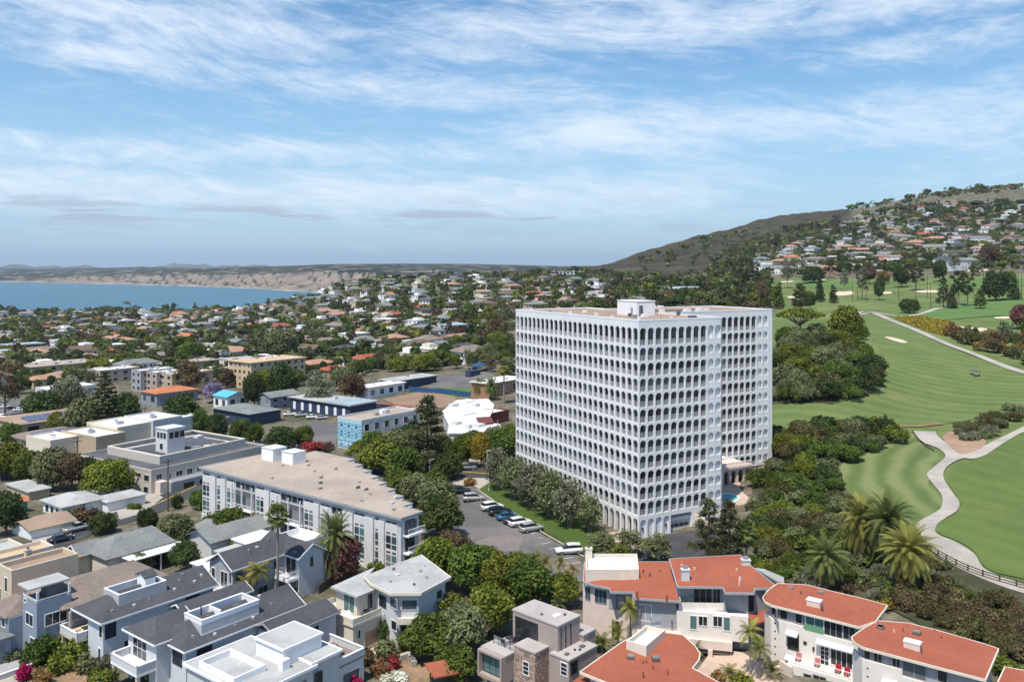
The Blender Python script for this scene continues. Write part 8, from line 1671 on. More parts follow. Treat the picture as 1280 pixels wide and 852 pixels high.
for a in((206,468,34,12,5,M_TAUPE,M_FLATB,'long taupe block with buff flat roof behind the three apartment terraces','slab',2,(2,8)),(40,474,34,20,6,M_SAND,M_FLATB,'wide sandy block with buff roof near the left edge of mid-town','slab',2,(4,8)),(125,480,20,13,6,M_TAUPE,M_FLATW,'white-roofed taupe block right of the tiered star pine top','flat',2,(3,4)),(60,500,20,12,4,M_LGREY,M_FLATW,'low white-roofed block behind the broad dark tree','flat',1,(2,4)),(42,486,14,10,4,M_SAND,M_TERRA2,'sandy house with faded tile roof beside the gum tree','hip',1,(2,3)),(68,480,16,9,4,M_SAND,M_FLATT,'tan low house right of the faded tile roof by the gum tree','hip',1,(2,3)),(24,548,26,20,4.5,M_TAN,M_FLATT,'tan hall with solar panels on its hip roof at the left edge','hip',1,(3,3)),(36,565,18,13,3.5,M_TAN,M_SHTAUPE,'smaller taupe-roofed hall with solar panels near the left edge','hip',1,(2,3)),(196,508,18,12,5,M_BLUED,M_ORANGE,'blue-grey house with bright orange tile roof and jacaranda','hip',1,(2,3)),(284,513,9,9,5,M_WHITE,M_CYANP,'small white house with bright cyan roof','gable',1,(2,2)),(338,514,13,8,5,M_BLUED,M_SHGREY,'blue house with grey gable roof left of the classrooms','gable',2,(2,3)),(388,468,17,12,5,M_ORW,M_TERRA2,'apricot house with terracotta hip roof in the middle of town','hip',2,(2,3)),(412,472,13,10,3.4,M_ORW,M_TERRA,'low apricot wing with terracotta hip roof beside the apricot house','hip',1,(2,2)),(118,466,24,10,5,M_WHITE,M_FLATW,'long white two-storey block in the left half of town','slab',2,(2,9)),(10,445,24,16,7,M_DGREY,M_PALEB,'dark building with pale blue roof at the left edge of town','slab',2,(3,4)),(68,436,12,9,6,M_WHITE,M_FLATW,'small white cube-like house in the left part of town','flat',2,(2,2)),(110,430,28,10,3.5,M_LGREY,M_PALEB,'long low building with pale roof in the left part of town','slab',1,(2,6)),(345,466,18,10,4,M_BLUEW,M_SHGREY,'pale blue hall with grey hip roof right of the cream four-storey block','hip',1,(2,3)),(566,423,16,12,9,M_BLUEW,M_PALEB,'large blue-white stepped house below the dry gully','hip',3,(3,4)),(550,426,9,10,7,M_WHITE,M_SHGREY,'white wing joined left of the large blue-white stepped house','hip',2,(2,2)),(512,428,11,9,6,M_PINKW,M_TERRA2,'pink house with terracotta roof in the middle of town','hip',2,(2,2)),(483,402,30,12,6,M_CREAM,M_TERRA,'long cream house with dark terracotta roofs on the rise','hip',2,(3,7)),(452,420,28,11,4,M_ORW,M_ORANGE,'apricot low house with long orange roof on the rise','hip',1,(2,6)),(440,438,26,12,4,M_LGREY,M_PALEB,'pale-roofed wide house below the long orange roof','hip',1,(2,5)),(548,442,9,8,6,M_WHITE,M_SHGREY,'small white house with grey roof below the pink house','gable',2,(2,2)),(505,448,16,9,4,M_CREAM,M_FLATP,'cream long house among trees above the school','slab',1,(2,4))):
 u,v,w,l,h,wm,rm,lab,kd,rw,cl=a
 t,fr,z,fl,fq=block('house' if 'block' not in lab and 'hall' not in lab and 'building' not in lab else 'town_building','house' if 'house' in lab or 'wing' in lab else 'building',u,v,w,l,h,wm,rm,lab,kd,rows=rw,cols=cl)
 if 'solar' in lab:
  n=6 if w>20 else 4
  for k in range(n):
   q=MB();x=w*(.12+.76*k/n);d=w*.76/n-.3;q.add([(*fr(x,1.0),z+h+.45),(*fr(x+d,1.0),z+h+.45),(*fr(x+d,l*.36),z+h+1.35),(*fr(x,l*.36),z+h+1.35)],[(0,1,2,3)]);q.build('solar_panel',M_SOLAR,t)
for(u,v,w,l,h,ang,wm,rm,kd,rw,cl,lab)in((1079,278,58,16,8,.15,M_WHITE,M_FLATW,'flat',2,(2,10),'wide white mansion on the skyline of the hill'),(1060,298,22,16,7,.5,M_LGREY,M_FLATG,'gable',2,(2,3),'white house with steep grey gable roof on the hill'),(1073,299,20,12,5,.3,M_WHITE,M_SHGREY,'hip',2,(2,3),'white house with grey hip roof touching the steep-gabled one'),(1160,306,22,15,9,.4,M_PINKW,M_TERRA2,'hip',2,(3,4),'pink mansion with tiled roof, left of two on the hill'),(1198,304,32,16,10,.35,M_PINKW,M_FLATW,'flat',3,(3,6),'large pink mansion with white top storey on the hill'),(980,325,36,14,7,.5,M_WHITE,M_FLATW,'flat',2,(2,6),'white mansion with stepped roof at the foot of the dark ridge'),(997,324,16,10,4,.4,M_ORW,M_ORANGE,'hip',1,(2,3),'apricot house with orange roof above the driving range'),(1037,315,22,10,5,.4,M_WHITE,M_TERRA,'hip',2,(2,5),'white house with red tile roof left of the beige mansion'),(1207,322,26,14,5,.3,M_SAND,M_FLATP,'hip',1,(2,4),'beige house with broad buff roof near the right of the hill'),(1163,320,20,12,5,.35,M_BLUED,M_SHGREY,'hip',2,(2,3),'blue-grey house with grey roof above the golf course'),(1184,320,18,12,5,.3,M_GREYW,M_SHGREY,'gable',2,(2,3),'grey gabled house right of the blue-grey one'),(1252,324,34,14,8,.3,M_WHITE,M_FLATG,'slab',2,(3,7),'long white house at the right edge of the hill'),(1095,333,30,14,6,.4,M_TAN,M_FLATW,'flat',2,(3,5),'tan house with white flat roof above the golf course'),(1190,256,24,12,6,.2,M_CREAM,M_TERRA2,'hip',1,(2,4),'cream house with tile roof near the hilltop trees'),(1158,258,30,12,6,.2,M_PINKW,M_TERRA2,'hip',2,(2,5),'blush house with tile roof left of the hilltop trees'),(840,368,60,14,5,.25,M_LGREY,M_PALEB,'hip',1,(2,10),'long pale-roofed clubhouse among trees behind the tower'),(690,344,44,12,5,.2,M_WHITE,M_FLATW,'slab',1,(2,9),'long white modern house on the rise behind the tower'),(655,374,22,14,6,.3,M_WHITE,M_TERRA,'hip',2,(3,3),'white house with red tile roof above the tower parapet'),(672,376,16,12,5,.35,M_PINKW,M_TERRA2,'hip',2,(2,3),'blush tiled house above the tower parapet'),(700,382,18,12,5,.4,M_LGREY,M_SHGREY,'gable',2,(2,3),'grey gabled house above the tower roof'),(740,386,34,12,5,.4,M_CREAM,M_SHBROWN,'hip',2,(2,6),'cream house with long brown roof above the tower penthouse'),(790,384,16,10,6,.4,M_WHITE,M_SHGREY,'hip',2,(2,3),'white house peeping over the tower penthouse')):
 block('house','house',u,v,w,l,h,wm,rm,lab,kd,ang,rw,cl)
# ---------------------------------------------------------------- the rest of the town, street by street
WALLC=[(M_WHITE,'white',7),(M_CREAM,'cream',5),(M_SAND,'sandy',3),(M_LGREY,'pale grey',4),(M_TAN,'tan',2),(M_PINKW,'pink',1),(M_BLUEW,'pale blue',1.2),(M_TAUPE,'taupe',1.5)]
ROOFC=[(M_TERRA2,'faded terracotta',2.2),(M_TERRA,'terracotta',.8),(M_SHGREY,'grey',5),(M_SHTAUPE,'taupe',3),(M_SHBROWN,'brown',2),(M_SHDARK,'charcoal',2),(M_FLATW,'flat white',4.5),(M_FLATB,'flat buff',3),(M_FLATG,'flat grey',3),(M_ORANGE,'orange',.5)]
def pick(r,L):return r.choices(L,[x[2]for x in L])[0]
def house_mesh(mb,x,y,z,W_,D_,H,ang,flat,r):
 """walls, roof and dark openings of one small house, as three materials"""
 fr=Frame((x,y),ang);mb.prism(fr.rect(0-W_/2,W_/2,-D_/2,D_/2),z-3,z+H,mi=0)
 o=.6;w,d=W_/2+o,D_/2+o
 if flat:
  mb.prism(fr.rect(-w+.3,w-.3,-d+.3,d-.3),z+H+.01,z+H+.35,mi=1)
  if r.random()<.6:mb.prism(fr.rect(-W_*.25,W_*.12,-D_*.2,D_*.3),z+H+.3,z+H+1.6+r.random()*1.4,mi=0)
 else:
  s=min(D_*.5,W_*.4)if r.random()<.7 else.02;rise=D_*r.uniform(.16,.24);P=[(*fr(-w,-d),z+H),(*fr(w,-d),z+H),(*fr(w,d),z+H),(*fr(-w,d),z+H),(*fr(-w+s,0),z+H+rise),(*fr(w-s,0),z+H+rise)]
  mb.add(P,[(0,1,5,4),(2,3,4,5),(0,4,3),(1,2,5),(3,2,1,0)],1)
 st=1 if H<4.5 else 2
 for(a,b,n,ax)in((-W_/2,W_/2,max(2,int(W_/3.4)),'x'),(-D_/2,D_/2,max(2,int(D_/3.4)),'y')):
  for sgn in(-1,1):
   for f in range(st):
    for k in range(n):
     if r.random()<.25:continue
     c=a+(b-a)*(k+.5)/n;hw=r.uniform(.45,1.0);z0=z+H*f/st+.8;z1=z0+r.uniform(1.0,1.5);q=(lambda t:fr(t,sgn*(D_/2+.04)))if ax=='x' else(lambda t:fr(sgn*(W_/2+.04),t))
     mb.add([(*q(c-hw),z0),(*q(c+hw),z0),(*q(c+hw),z1),(*q(c-hw),z1)],[(0,1,2,3)],2)
TOWN=wpoly([(-40,392),(250,388),(370,374),(430,357),(520,349.5),(640,349),(740,352),(775,366),(760,384),(640,388),(608,392),(588,398),(575,438),(600,450),(560,458),(470,462),(430,470),(385,476),(300,478),(150,470),(60,482),(-40,490)])
SLOPE_UV=[(955,343),(945,322),(1010,303),(1045,283),(1075,272),(1120,262),(1170,255),(1300,256),(1300,335),(1280,337),(1180,337),(1080,341),(1000,344)]
def sky_pts(poly,n_try,spc,seed,clear):
 """spread points over a picture region by where they meet the ground"""
 r=random.Random(seed);out=[]
 xs=[p[0]for p in poly];ys=[p[1]for p in poly];cell={}
 for _ in range(n_try):
  u,v=r.uniform(min(xs),max(xs)),r.uniform(min(ys),max(ys))
  if not in_poly([u],[v],poly)[0]:continue
  p=ground(u,v);s=spc(p.y);g=(int(p.x//60),int(p.y//60));ok=True
  for i in(-1,0,1):
   for j in(-1,0,1):
    for(a,b)in cell.get((g[0]+i,g[1]+j),()):
     if(a-p.x)**2+(b-p.y)**2<s*s:ok=False
  if ok and clear(p.x,p.y):cell.setdefault(g,[]).append((p.x,p.y));out.append(p)
 return out
def grid_pts(poly,y0,y1,spc,seed,clear):
 """rows of plots over a ground region, wider apart with distance"""
 r=random.Random(seed);out=[];y=y0
 while y<y1:
  s=spc(y);n=int(1.4*y/s)
  for i in range(n):
   x=-0.72*y+i*s+r.uniform(-.28,.28)*s;yy=y+r.uniform(-.28,.28)*s
   if in_poly([x],[yy],poly)[0]and clear(x,yy):out.append((x,yy))
  y+=s
 return out
for k,(a,b)in enumerate((((-30,470),(330,440)),((-30,446),(420,418)),((20,425),(430,400)),((120,476),(20,408)),((250,470),(130,400)),((390,470),(240,398)),((470,452),(340,392)))):
 A,B=ground(*a),ground(*b);n=14;L_=[(A.x+(B.x-A.x)*i/n,A.y+(B.y-A.y)*i/n)for i in range(n+1)];sheet('town_street',ribbon(L_,9.0),M_ASPH,.3,7,world=True)
 for i in range(60):x,y=A.x+(B.x-A.x)*i/59,A.y+(B.y-A.y)*i/59;HOUSES.append((x,y,4.5))
hp=[(x,y,'town')for x,y in grid_pts(TOWN,380,1420,lambda d:max(20,.036*d),5,lambda x,y:free(x,y,6))]
hp+=[(p.x,p.y,'hill')for p in sky_pts(SLOPE_UV,2600,lambda d:33,6,lambda x,y:free(x,y,6))]
hp.sort(key=lambda q:q[1]);rh=random.Random(12)
rest={};N_HOUSE=0
hz_=heights([q[0]for q in hp],[q[1]for q in hp])
for(x,y,wh),z in zip(hp,hz_):
 W_,D_,H=rh.uniform(12,21),rh.uniform(9,13),rh.choice((3.2,3.4,5.8,6.2));wm,wn_,_=pick(rh,WALLC);rm,rn,_=pick(rh,ROOFC);flat='flat' in rn
 if wh=='hill':W_*=1.55;D_*=1.25;H=rh.choice((5,6.6,8))
 ang=G_ANG+rh.choice((0,0,math.pi/2))+rh.gauss(0,.06)if wh=='town' else rh.uniform(-.4,.9)
 HOUSES.append((x,y,W_*.42));m=MB();house_mesh(m,x,y,z,W_,D_,H,ang,flat,rh)
 u,v=pix((x,y,z+H))
 if not(-20<u<1300):continue
 if N_HOUSE<225 or(wh=='hill' and N_HOUSE<245 and y<1300):
  N_HOUSE+=1
  lab=unique(f'{wn_} house with {rn} roof',u,v)
  if y<620:
   t=thing('house',lab,'house',(x,y,z),group='houses of the town');vv=np.array(m.v)
   for mi,nm,mm in((0,'wall',wm),(1,'roof',rm)):
    q=MB();fs=[f for f,k in zip(m.f,m.m)if k==mi];ids=sorted({i for f in fs for i in f});mp={i:j for j,i in enumerate(ids)};q.v=[m.v[i]for i in ids];q.f=[tuple(mp[i]for i in f)for f in fs];q.m=[0]*len(fs);q.build(nm,mm,t)
   for f,k in zip(m.f,m.m):
    if k==2:
     q=MB();q.add([m.v[i]for i in f],[(0,1,2,3)]);q.build('window',M_GLASS,t)
  else:
   o=m.build('house',[wm,rm,M_GLASS]);ctr=np.array(m.v).mean(0);tag(o,lab,'house','houses of the town' if wh=='town' else 'houses on the hill')
 else:rest.setdefault((wm,rm),[]).append(m)
mm_=MB();mats_=[]
for(wm,rm),L in rest.items():
 for m in(wm,rm,M_GLASS):
  if m not in mats_:mats_.append(m)
 for q in L:
  o=len(mm_.v);mm_.v+=q.v;mm_.f+=[tuple(i+o for i in f)for f in q.f];mm_.m+=[mats_.index((wm,rm,M_GLASS)[k])for k in q.m]
tag(mm_.build('distant_houses',mats_),kind='stuff')
print('houses',N_HOUSE,'rest',sum(len(v)for v in rest.values()))
# ---------------------------------------------------------------- town trees: the nearer ones singly, the far ones as one wood
TREES_UV=[(-40,389),(250,386),(370,373),(425,356),(520,347),(640,343),(700,340.5),(800,344),(900,345),(950,340),(965,346),(960,384),(940,392),(640,390),(606,396),(592,402),(590,440),(640,452),(640,470),(560,462),(470,466),(430,476),(385,482),(300,486),(230,480),(150,478),(60,490),(-40,500)]
tp_=[(p.x,p.y,p.z)for p in sky_pts(TREES_UV,15000,lambda d:max(7.6,.0122*d),21,lambda x,y:free(x,y,1.2))]
tp_+=[(p.x,p.y,p.z)for p in sky_pts(SLOPE_UV,12000,lambda d:9.0,22,lambda x,y:free(x,y,1.0))]
_rg=[(788,324),(830,313),(870,303.5),(930,288),(985,278),(1040,270),(1060,285),(1000,305),(950,325),(930,338),(860,343),(800,335)]
tp_+=[(p.x,p.y,p.z)for p in sky_pts([(900,322),(950,300),(1010,283),(1050,276),(1045,290),(1000,305),(955,320),(930,340),(880,344)],2600,lambda d:10,23,lambda x,y:True)]
tp_+=[(p.x,p.y,p.z)for p in sky_pts([(800,323),(880,302),(950,286),(940,305),(880,330),(800,338)],700,lambda d:24,24,lambda x,y:True)]
for(u,v,n,s)in((1205,247,44,34),(1250,250,24,26),(1085,268,12,26),(1150,256,12,24),(1100,266,8,18)):
 for _ in range(n):
  d=1640+rh.uniform(-60,60)if u>1110 else 1790+rh.uniform(-50,40);uu=u+rh.uniform(-s,s);x=(uu-640)/FOC*d;tp_.append((x,d,gz(x,d)))
for _ in range(190):
 uu=rh.uniform(-30,380);d=1420+rh.uniform(-70,10)-max(0,uu-250)*.3;x=(uu-640)/FOC*d;tp_.append((x,d,gz(x,d)))
tp_.sort(key=lambda q:q[1]);N_T=0;bulk=[]
rt=random.Random(31)
for(x,y,z)in tp_:
 u,v=pix((x,y,z))
 if N_T<78 and y<560:
  N_T+=1;k=rt.choice(('broad','broad','domed','airy','tall'));lf=rt.choice(('mid','dark','olive','olive','lime','brown','dark'));hpx=rt.uniform(5,8.5)*FOC/y*(1.3 if k=='tall' else 1)
  plant(k,u,v,hpx*rt.uniform(.8,1.15)*(.7 if k=='tall' else 1),hpx,lf,f'{LEAFW[lf]} tree among the houses','trees among the houses',auto=True)
 else:bulk.append((x,y,z))
FAR_M=[LM['dark'],LM['mid'],LM['olive'],LM['brown'],LM['pine'],LM['lime']]
Vb,Fb,Tb,Mb_,off=[],[],[],[],0;rb=np.random.default_rng(8)
for i,(x,y,z)in enumerate(bulk):
 tall=rb.random()<.16;H=rb.uniform(8.5,14)if tall else rb.uniform(4.6,9.0);H*=1.5 if 1300<y<1450 and rb.random()<.5 else 1.7 if y>1500 and rb.random()<.4 else 1;R=H*(rb.uniform(.22,.3)if tall else rb.uniform(.54,.84));n=int(np.clip(50000/y,26,95))
 nl=5;lob=np.stack([rb.normal(0,R*.42,nl),rb.normal(0,R*.42,nl),rb.uniform(H*.42,H*.8,nl)],1);k=rb.integers(0,nl,n);d=rb.normal(size=(n,3));d/=np.linalg.norm(d,axis=1,keepdims=True);d[:,2]=np.abs(d[:,2])*.8+d[:,2]*.2
 P=lob[k]+d*np.array([R*.55,R*.55,H*.22]);P=np.concatenate([P,np.stack([rb.normal(0,R*.35,6),rb.normal(0,R*.35,6),rb.uniform(0,H*.4,6)],1)]);N=np.concatenate([d,rb.normal(size=(6,3))]);N=N+rb.normal(size=N.shape)*.35
 v_,f_=leaf_cloud(P+np.array([x,y,z]),N,R*.52*rb.uniform(.7,1.2,len(P)),rb);Vb.append(v_);Fb.append(f_+off);off+=len(v_);Tb.append(np.clip(rb.normal(.42,.15)+rb.normal(0,.18,len(P)),0,1));Mb_.append(np.full(len(P),rb.choice(6,p=(.27,.2,.22,.1,.15,.06))))
me=mesh_from('far_trees',np.concatenate(Vb),np.concatenate(Fb),FAR_M,np.concatenate(Mb_));a=me.attributes.new('tone','FLOAT','FACE');a.data.foreach_set('value',np.concatenate(Tb).astype(np.float32))
o=bpy.data.objects.new('far_trees',me);COL.objects.link(o);o['kind']='stuff'
print('trees singly',N_T,'bulk',len(bulk))
# ---------------------------------------------------------------- vehicles
def paint(name,c,metal=.2):
 m=bpy.data.materials.new(name);m.use_nodes=True;b=m.node_tree.nodes['Principled BSDF'];b.inputs['Base Color'].default_value=(*c,1);b.inputs['Roughness'].default_value=.28;b.inputs['Metallic'].default_value=metal;b.inputs['Coat Weight'].default_value=.5;return m
M_TYRE=mat('tyre_rubber',(.02,.02,.02),.9,.1,4);M_RIM=mat('alloy_rim',(.45,.45,.47),.35,.05,4,metal=.7);M_LAMP=mat('lamp_lens',(.75,.76,.78),.2,.03,4);M_TAIL=mat('tail_lens',(.35,.02,.02),.3,.05,4)
def loft(mb,rings):
 """closed skin through cross-sections (each a list of points)"""
 o=len(mb.v);n=len(rings[0])
 for r_ in rings:mb.v+=[tuple(p)for p in r_]
 for i in range(len(rings)-1):
  for j in range(n):a,b=o+i*n+j,o+i*n+(j+1)%n;mb.f.append((a,b,b+n,a+n));mb.m.append(0)
 mb.f.append(tuple(o+j for j in range(n))[::-1]);mb.m.append(0);mb.f.append(tuple(o+(len(rings)-1)*n+j for j in range(n)));mb.m.append(0)
BODY={'suv':([(-2.3,.45,.95),(-2.28,.3,1.05),(-1.5,.26,1.06),(-.6,.26,1.04),(.8,.26,1.0),(1.6,.28,.95),(2.2,.32,.82),(2.32,.42,.7)],[(-2.2,.95,1.0,.80),(-1.95,1.05,1.62,.62),(-.4,1.05,1.70,.64),(.35,1.04,1.62,.62),(1.15,1.0,1.02,.78)]),'car':([(-2.2,.42,.82),(-2.18,.3,.92),(-1.3,.24,.94),(-.5,.24,.9),(.7,.24,.88),(1.5,.26,.82),(2.1,.3,.7),(2.25,.4,.6)],[(-1.75,.88,.92,.76),(-1.1,.9,1.38,.58),(-.2,.9,1.43,.6),(.3,.9,1.36,.58),(1.05,.86,.9,.74)]),'pickup':([(-2.75,.5,.95),(-2.72,.4,1.05),(-1.4,.36,1.05),(-.4,.36,1.06),(.9,.36,1.04),(1.8,.38,1.0),(2.45,.42,.9),(2.6,.5,.75)],[(-.75,1.04,1.1,.82),(-.6,1.06,1.78,.66),(.2,1.06,1.8,.66),(.5,1.06,1.72,.64),(1.3,1.02,1.06,.8)])}
def vehicle(u,v,heading,kind,pm,label,name='parked_car',cat='car',group='cars parked along the tower lawn',s=1.0):
 p=ground(u,v);t=thing(name,label,cat,(p.x,p.y,p.z+.12),group=group);USED.add(label.lower());fwd=Vector((math.cos(heading),math.sin(heading),0));sd=Vector((-fwd.y,fwd.x,0));up=Vector((0,0,1));o=Vector((p.x,p.y,p.z+.12));w=.9*s
 P=lambda x,y,z:o+fwd*(x*s)+sd*(y*s)+up*(z*s)
 lo,top=BODY[kind];mb=MB();loft(mb,[[P(x,-.80,b),P(x,.80,b),P(x,.92 if abs(x)<2 else.84,(b+h)/2),P(x,.84,h),P(x,.5,h+.03),P(x,-.5,h+.03),P(x,-.84,h),P(x,-.92 if abs(x)<2 else-.84,(b+h)/2)]for x,b,h in lo]);body=mb.build('body',pm,t,True)
 mb=MB();loft(mb,[[P(x,-.84*(yw/.8)-0,b),P(x,.84*(yw/.8),b),P(x,yw,h-.06),P(x,yw-.1,h),P(x,-yw+.1,h),P(x,-yw,h-.06)]for x,b,h,yw in top]);gl=mb.build('window_glass',M_GLASS,t)
 mb=MB();r_=top[1:4];loft(mb,[[P(x+(.12 if i==0 else-.1 if i==2 else 0),-yw-.02,h-.1),P(x+(.12 if i==0 else-.1 if i==2 else 0),yw+.02,h-.1),P(x,yw-.08,h+.025),P(x,-yw+.08,h+.025)]for i,(x,b,h,yw)in enumerate(r_)]);mb.build('roof_panel',pm,t)
 for x in((-1.42,1.42)if kind!='pickup' else(-1.65,1.6)):
  for y in(-1,1):
   mb=MB();mb.tube(P(x,y*.70,.34),P(x,y*.93,.34),.35*s,n=14);wh=mb.build('wheel',M_TYRE,t);mb=MB();mb.tube(P(x,y*.90,.34),P(x,y*.945,.34),.21*s,n=10);mb.build('rim',M_RIM,wh)
 xf=lo[-1][0]
 for y in(-.62,.62):
  mb=MB();a=P(xf-.2,y-.18,.62);mb.hexa([P(xf-.3,y-.2,.56),P(xf+.0,y-.2,.56),P(xf+.0,y+.2,.56),P(xf-.3,y+.2,.56)],[P(xf-.3,y-.2,.74),P(xf-.08,y-.2,.74),P(xf-.08,y+.2,.74),P(xf-.3,y+.2,.74)]);mb.build('headlight',M_LAMP,t)
  mb=MB();xb=lo[0][0];mb.hexa([P(xb-.03,y-.16,.68),P(xb+.2,y-.16,.68),P(xb+.2,y+.16,.68),P(xb-.03,y+.16,.68)],[P(xb-.03,y-.16,.9),P(xb+.2,y-.16,.9),P(xb+.2,y+.16,.9),P(xb-.03,y+.16,.9)]);mb.build('tail_light',M_TAIL,t)
 if kind=='pickup':mb=MB();mb.hexa([P(-2.6,-.72,1.085),P(-.8,-.72,1.085),P(-.8,.72,1.085),P(-2.6,.72,1.085)],[P(-2.6,-.72,1.13),P(-.8,-.72,1.13),P(-.8,.72,1.13),P(-2.6,.72,1.13)]);mb.build('bed_cover',M_DGREY,t)
 return t
PW,PS,PD,PBL,PNV,PGN,PG=paint('white_car_paint',(.75,.76,.77),0),paint('silver_car_paint',(.42,.43,.43)),paint('black_car_paint',(.015,.016,.018)),paint('blue_car_paint',(.02,.14,.27)),paint('navy_car_paint',(.02,.035,.07)),paint('green_black_car_paint',(.015,.03,.035)),paint('grey_car_paint',(.2,.2,.21))
hd=math.atan2(.45,.79)
for a in((615,637,hd,'suv',PW,'white hatchback nearest the street in the row along the tower lawn'),(624,643,hd,'suv',PGN,'dark green-black suv second in the row along the tower lawn'),(634,649,hd,'car',PBL,'bright blue car in the row along the tower lawn'),(642,653.5,hd,'car',PNV,'navy car between the bright blue car and a white suv'),(650,657,hd,'suv',PW,'white suv beside the boxy silver car along the tower lawn'),(664,664,hd,'suv',PS,'boxy silver car last in the row along the tower lawn'),(711,692,hd+math.pi-.35,'suv',PW,'lone white suv at the lower corner of the lot under shrubs'),(575,617,.15,'suv',PD,'black suv beside the planted island of the lot'),(592,626,hd-.3,'suv',PS,'silver wagon standing apart near the planted island'),(557,588.5,.12,'suv',PS,'silver suv parked on the street behind the tall pine'),(584,587.5,.12,'suv',PG,'grey suv parked on the street near the golden tree')):vehicle(*a)
hg=G_ANG
for a in((97,664,hg,'pickup',PS,'silver pickup parked on the avenue beside a dark bush','parked_pickup','pickup truck'),(68,661,hg+2.9,'suv',PD,'black van on the drive beside the tan garage','parked_van','van'),(76,677,hg,'car',PNV,'navy car half hidden behind the long peach roofs','parked_car','car'),(248,548,hg,'car',PW,'white car nearest the lookout tower in its lot','parked_car','car'),(268,551.5,hg,'car',PD,'dark car in the middle of the lookout-tower lot','parked_car','car'),(290,559,hg+.2,'car',PW,'white car on the near lane of the lookout-tower lot','parked_car','car'),(362,519.5,.4,'car',PW,'white car left end of the row at the classroom doors','parked_car','car'),(376,520.5,.4,'car',PS,'silver car second at the classroom doors','parked_car','car'),(391,523,.4,'car',PW,'white car third at the classroom doors','parked_car','car'),(402,524,.4,'car',PS,'silver car right end of the row at the classroom doors','parked_car','car'),(6,510,.5,'car',PW,'white car under the gum tree at the left edge','parked_car','car'),(14,512,.5,'car',PD,'dark car beside the white car under the gum tree','parked_car','car'),(24,514,.5,'car',PW,'white car right of the dark one under the gum tree','parked_car','car'),(6,523,.3,'suv',PS,'silver suv on the near row of the gum-tree lot','parked_car','car')):vehicle(*a,group='cars parked in town')
def golf_cart(u,v,hd_,label):
 p=ground(u,v);p.z+=.15;t=thing('golf_cart',label,'golf cart',p,group='golf carts on the fairway');fr=Frame(p,hd_);z=p.z
 MB().prism(fr.rect(-1.1,1.1,-.6,.6),z+.25,z+.6).build('body',M_DGREY,t);MB().prism(fr.rect(-.5,.2,-.55,.55),z+.602,z+.85).build('seat',M_CREAM,t);MB().prism(fr.rect(-1.0,.9,-.6,.6),z+1.75,z+1.85).build('roof',M_DGREY,t)
 for x,y in((-.9,-.55),(-.9,.5),(.8,-.55),(.8,.5)):MB().prism(fr.rect(x,x+.05,y,y+.05),z+.602,z+1.75).build('post',M_DFRAME,t);c=fr(x*.85,y*1.05);MB().tube((c.x-.1,c.y,z+.22),(c.x+.1,c.y,z+.22),.24,n=10).build('wheel',M_TYRE,t)
golf_cart(1217,469,.3,'golf cart with cream seat on the fairway, left of the pair');golf_cart(1220.5,470.5,.3,'golf cart on the fairway, right of the pair')
# ---------------------------------------------------------------- poles, lamps, nets, fence
def pole(u,v,hpx,r,label,arms=1,m=M_WOOD,name='utility_pole',cat='utility pole',group=None):
 p=ground(u,v);h=hpx*p.y/FOC;t=thing(name,label,cat,p,group=group);USED.add(label.lower());MB().tube((p.x,p.y,p.z-.5),(p.x,p.y,p.z+h),r,r*.7,8).build('shaft',m,t)
 for k in range(arms):
  z=p.z+h-.6-k*1.0;d=Vector((.61,.79,0));MB().bar(Vector((p.x,p.y,z))-d*1.2,Vector((p.x,p.y,z))+d*1.2,.12,.14).build('crossarm',m,t)
  for q in(-1.0,-.4,.4,1.0):c=Vector((p.x,p.y,z+.07))+d*q;MB().tube(c,c+Vector((0,0,.25)),.05,n=6).build('insulator',M_GREYW,t)
 return Vector((p.x,p.y,p.z+h))
a1=pole(210,639,66,.2,'dark wooden utility pole before the corner of the tower office',1);a2=pole(97,590,46,.17,'utility pole with transformer between shops and brownish trees',2);a3=pole(181,540,32,.15,'utility pole behind the white shop roofs',1);a4=pole(622,555,30,.12,'slim pole behind the golden tree beside the tower',0,M_GREYW)
MB().tube(a2-Vector((0.35,0,2.6)),a2-Vector((.35,0,1.6)),.28,n=10).build('transformer',M_LGREY,bpy.data.objects['utility_pole.001'])
def lamp(u,v,hpx,label):
 p=ground(u,v);h=hpx*p.y/FOC;t=thing('street_lamp',label,'street lamp',p);MB().tube((p.x,p.y,p.z),(p.x,p.y,p.z+h),.09,.06).build('pole',M_FRAME,t);MB().box(p.x-.1,p.x+.9,p.y-.12,p.y+.12,p.z+h,p.z+h+.12).build('lamp_head',M_FRAME,t)
lamp(611,614,15,'white lamp post where the tower lawn meets the street');lamp(283,545,24,'lamp post among the row of trees by the tower-office lot');lamp(609,587,24,'tall lamp post at the street beside the tower')
NETS=[(518,560,100),(541,555,95),(580,556,90),(723,552,82),(851,540,100),(865,592,112),(800,545,70),(1100,500,80),(1158,556,120),(1256,550,110),(1270,548,118)]
for k,(x,y,h)in enumerate(NETS):
 pole(*uv('f',x,y),h/3.556,.16,unique('slim dark net pole on the driving range',*uv('f',x,y-h/2)),0,M_DFRAME,'net_pole','pole','net poles of the driving range')
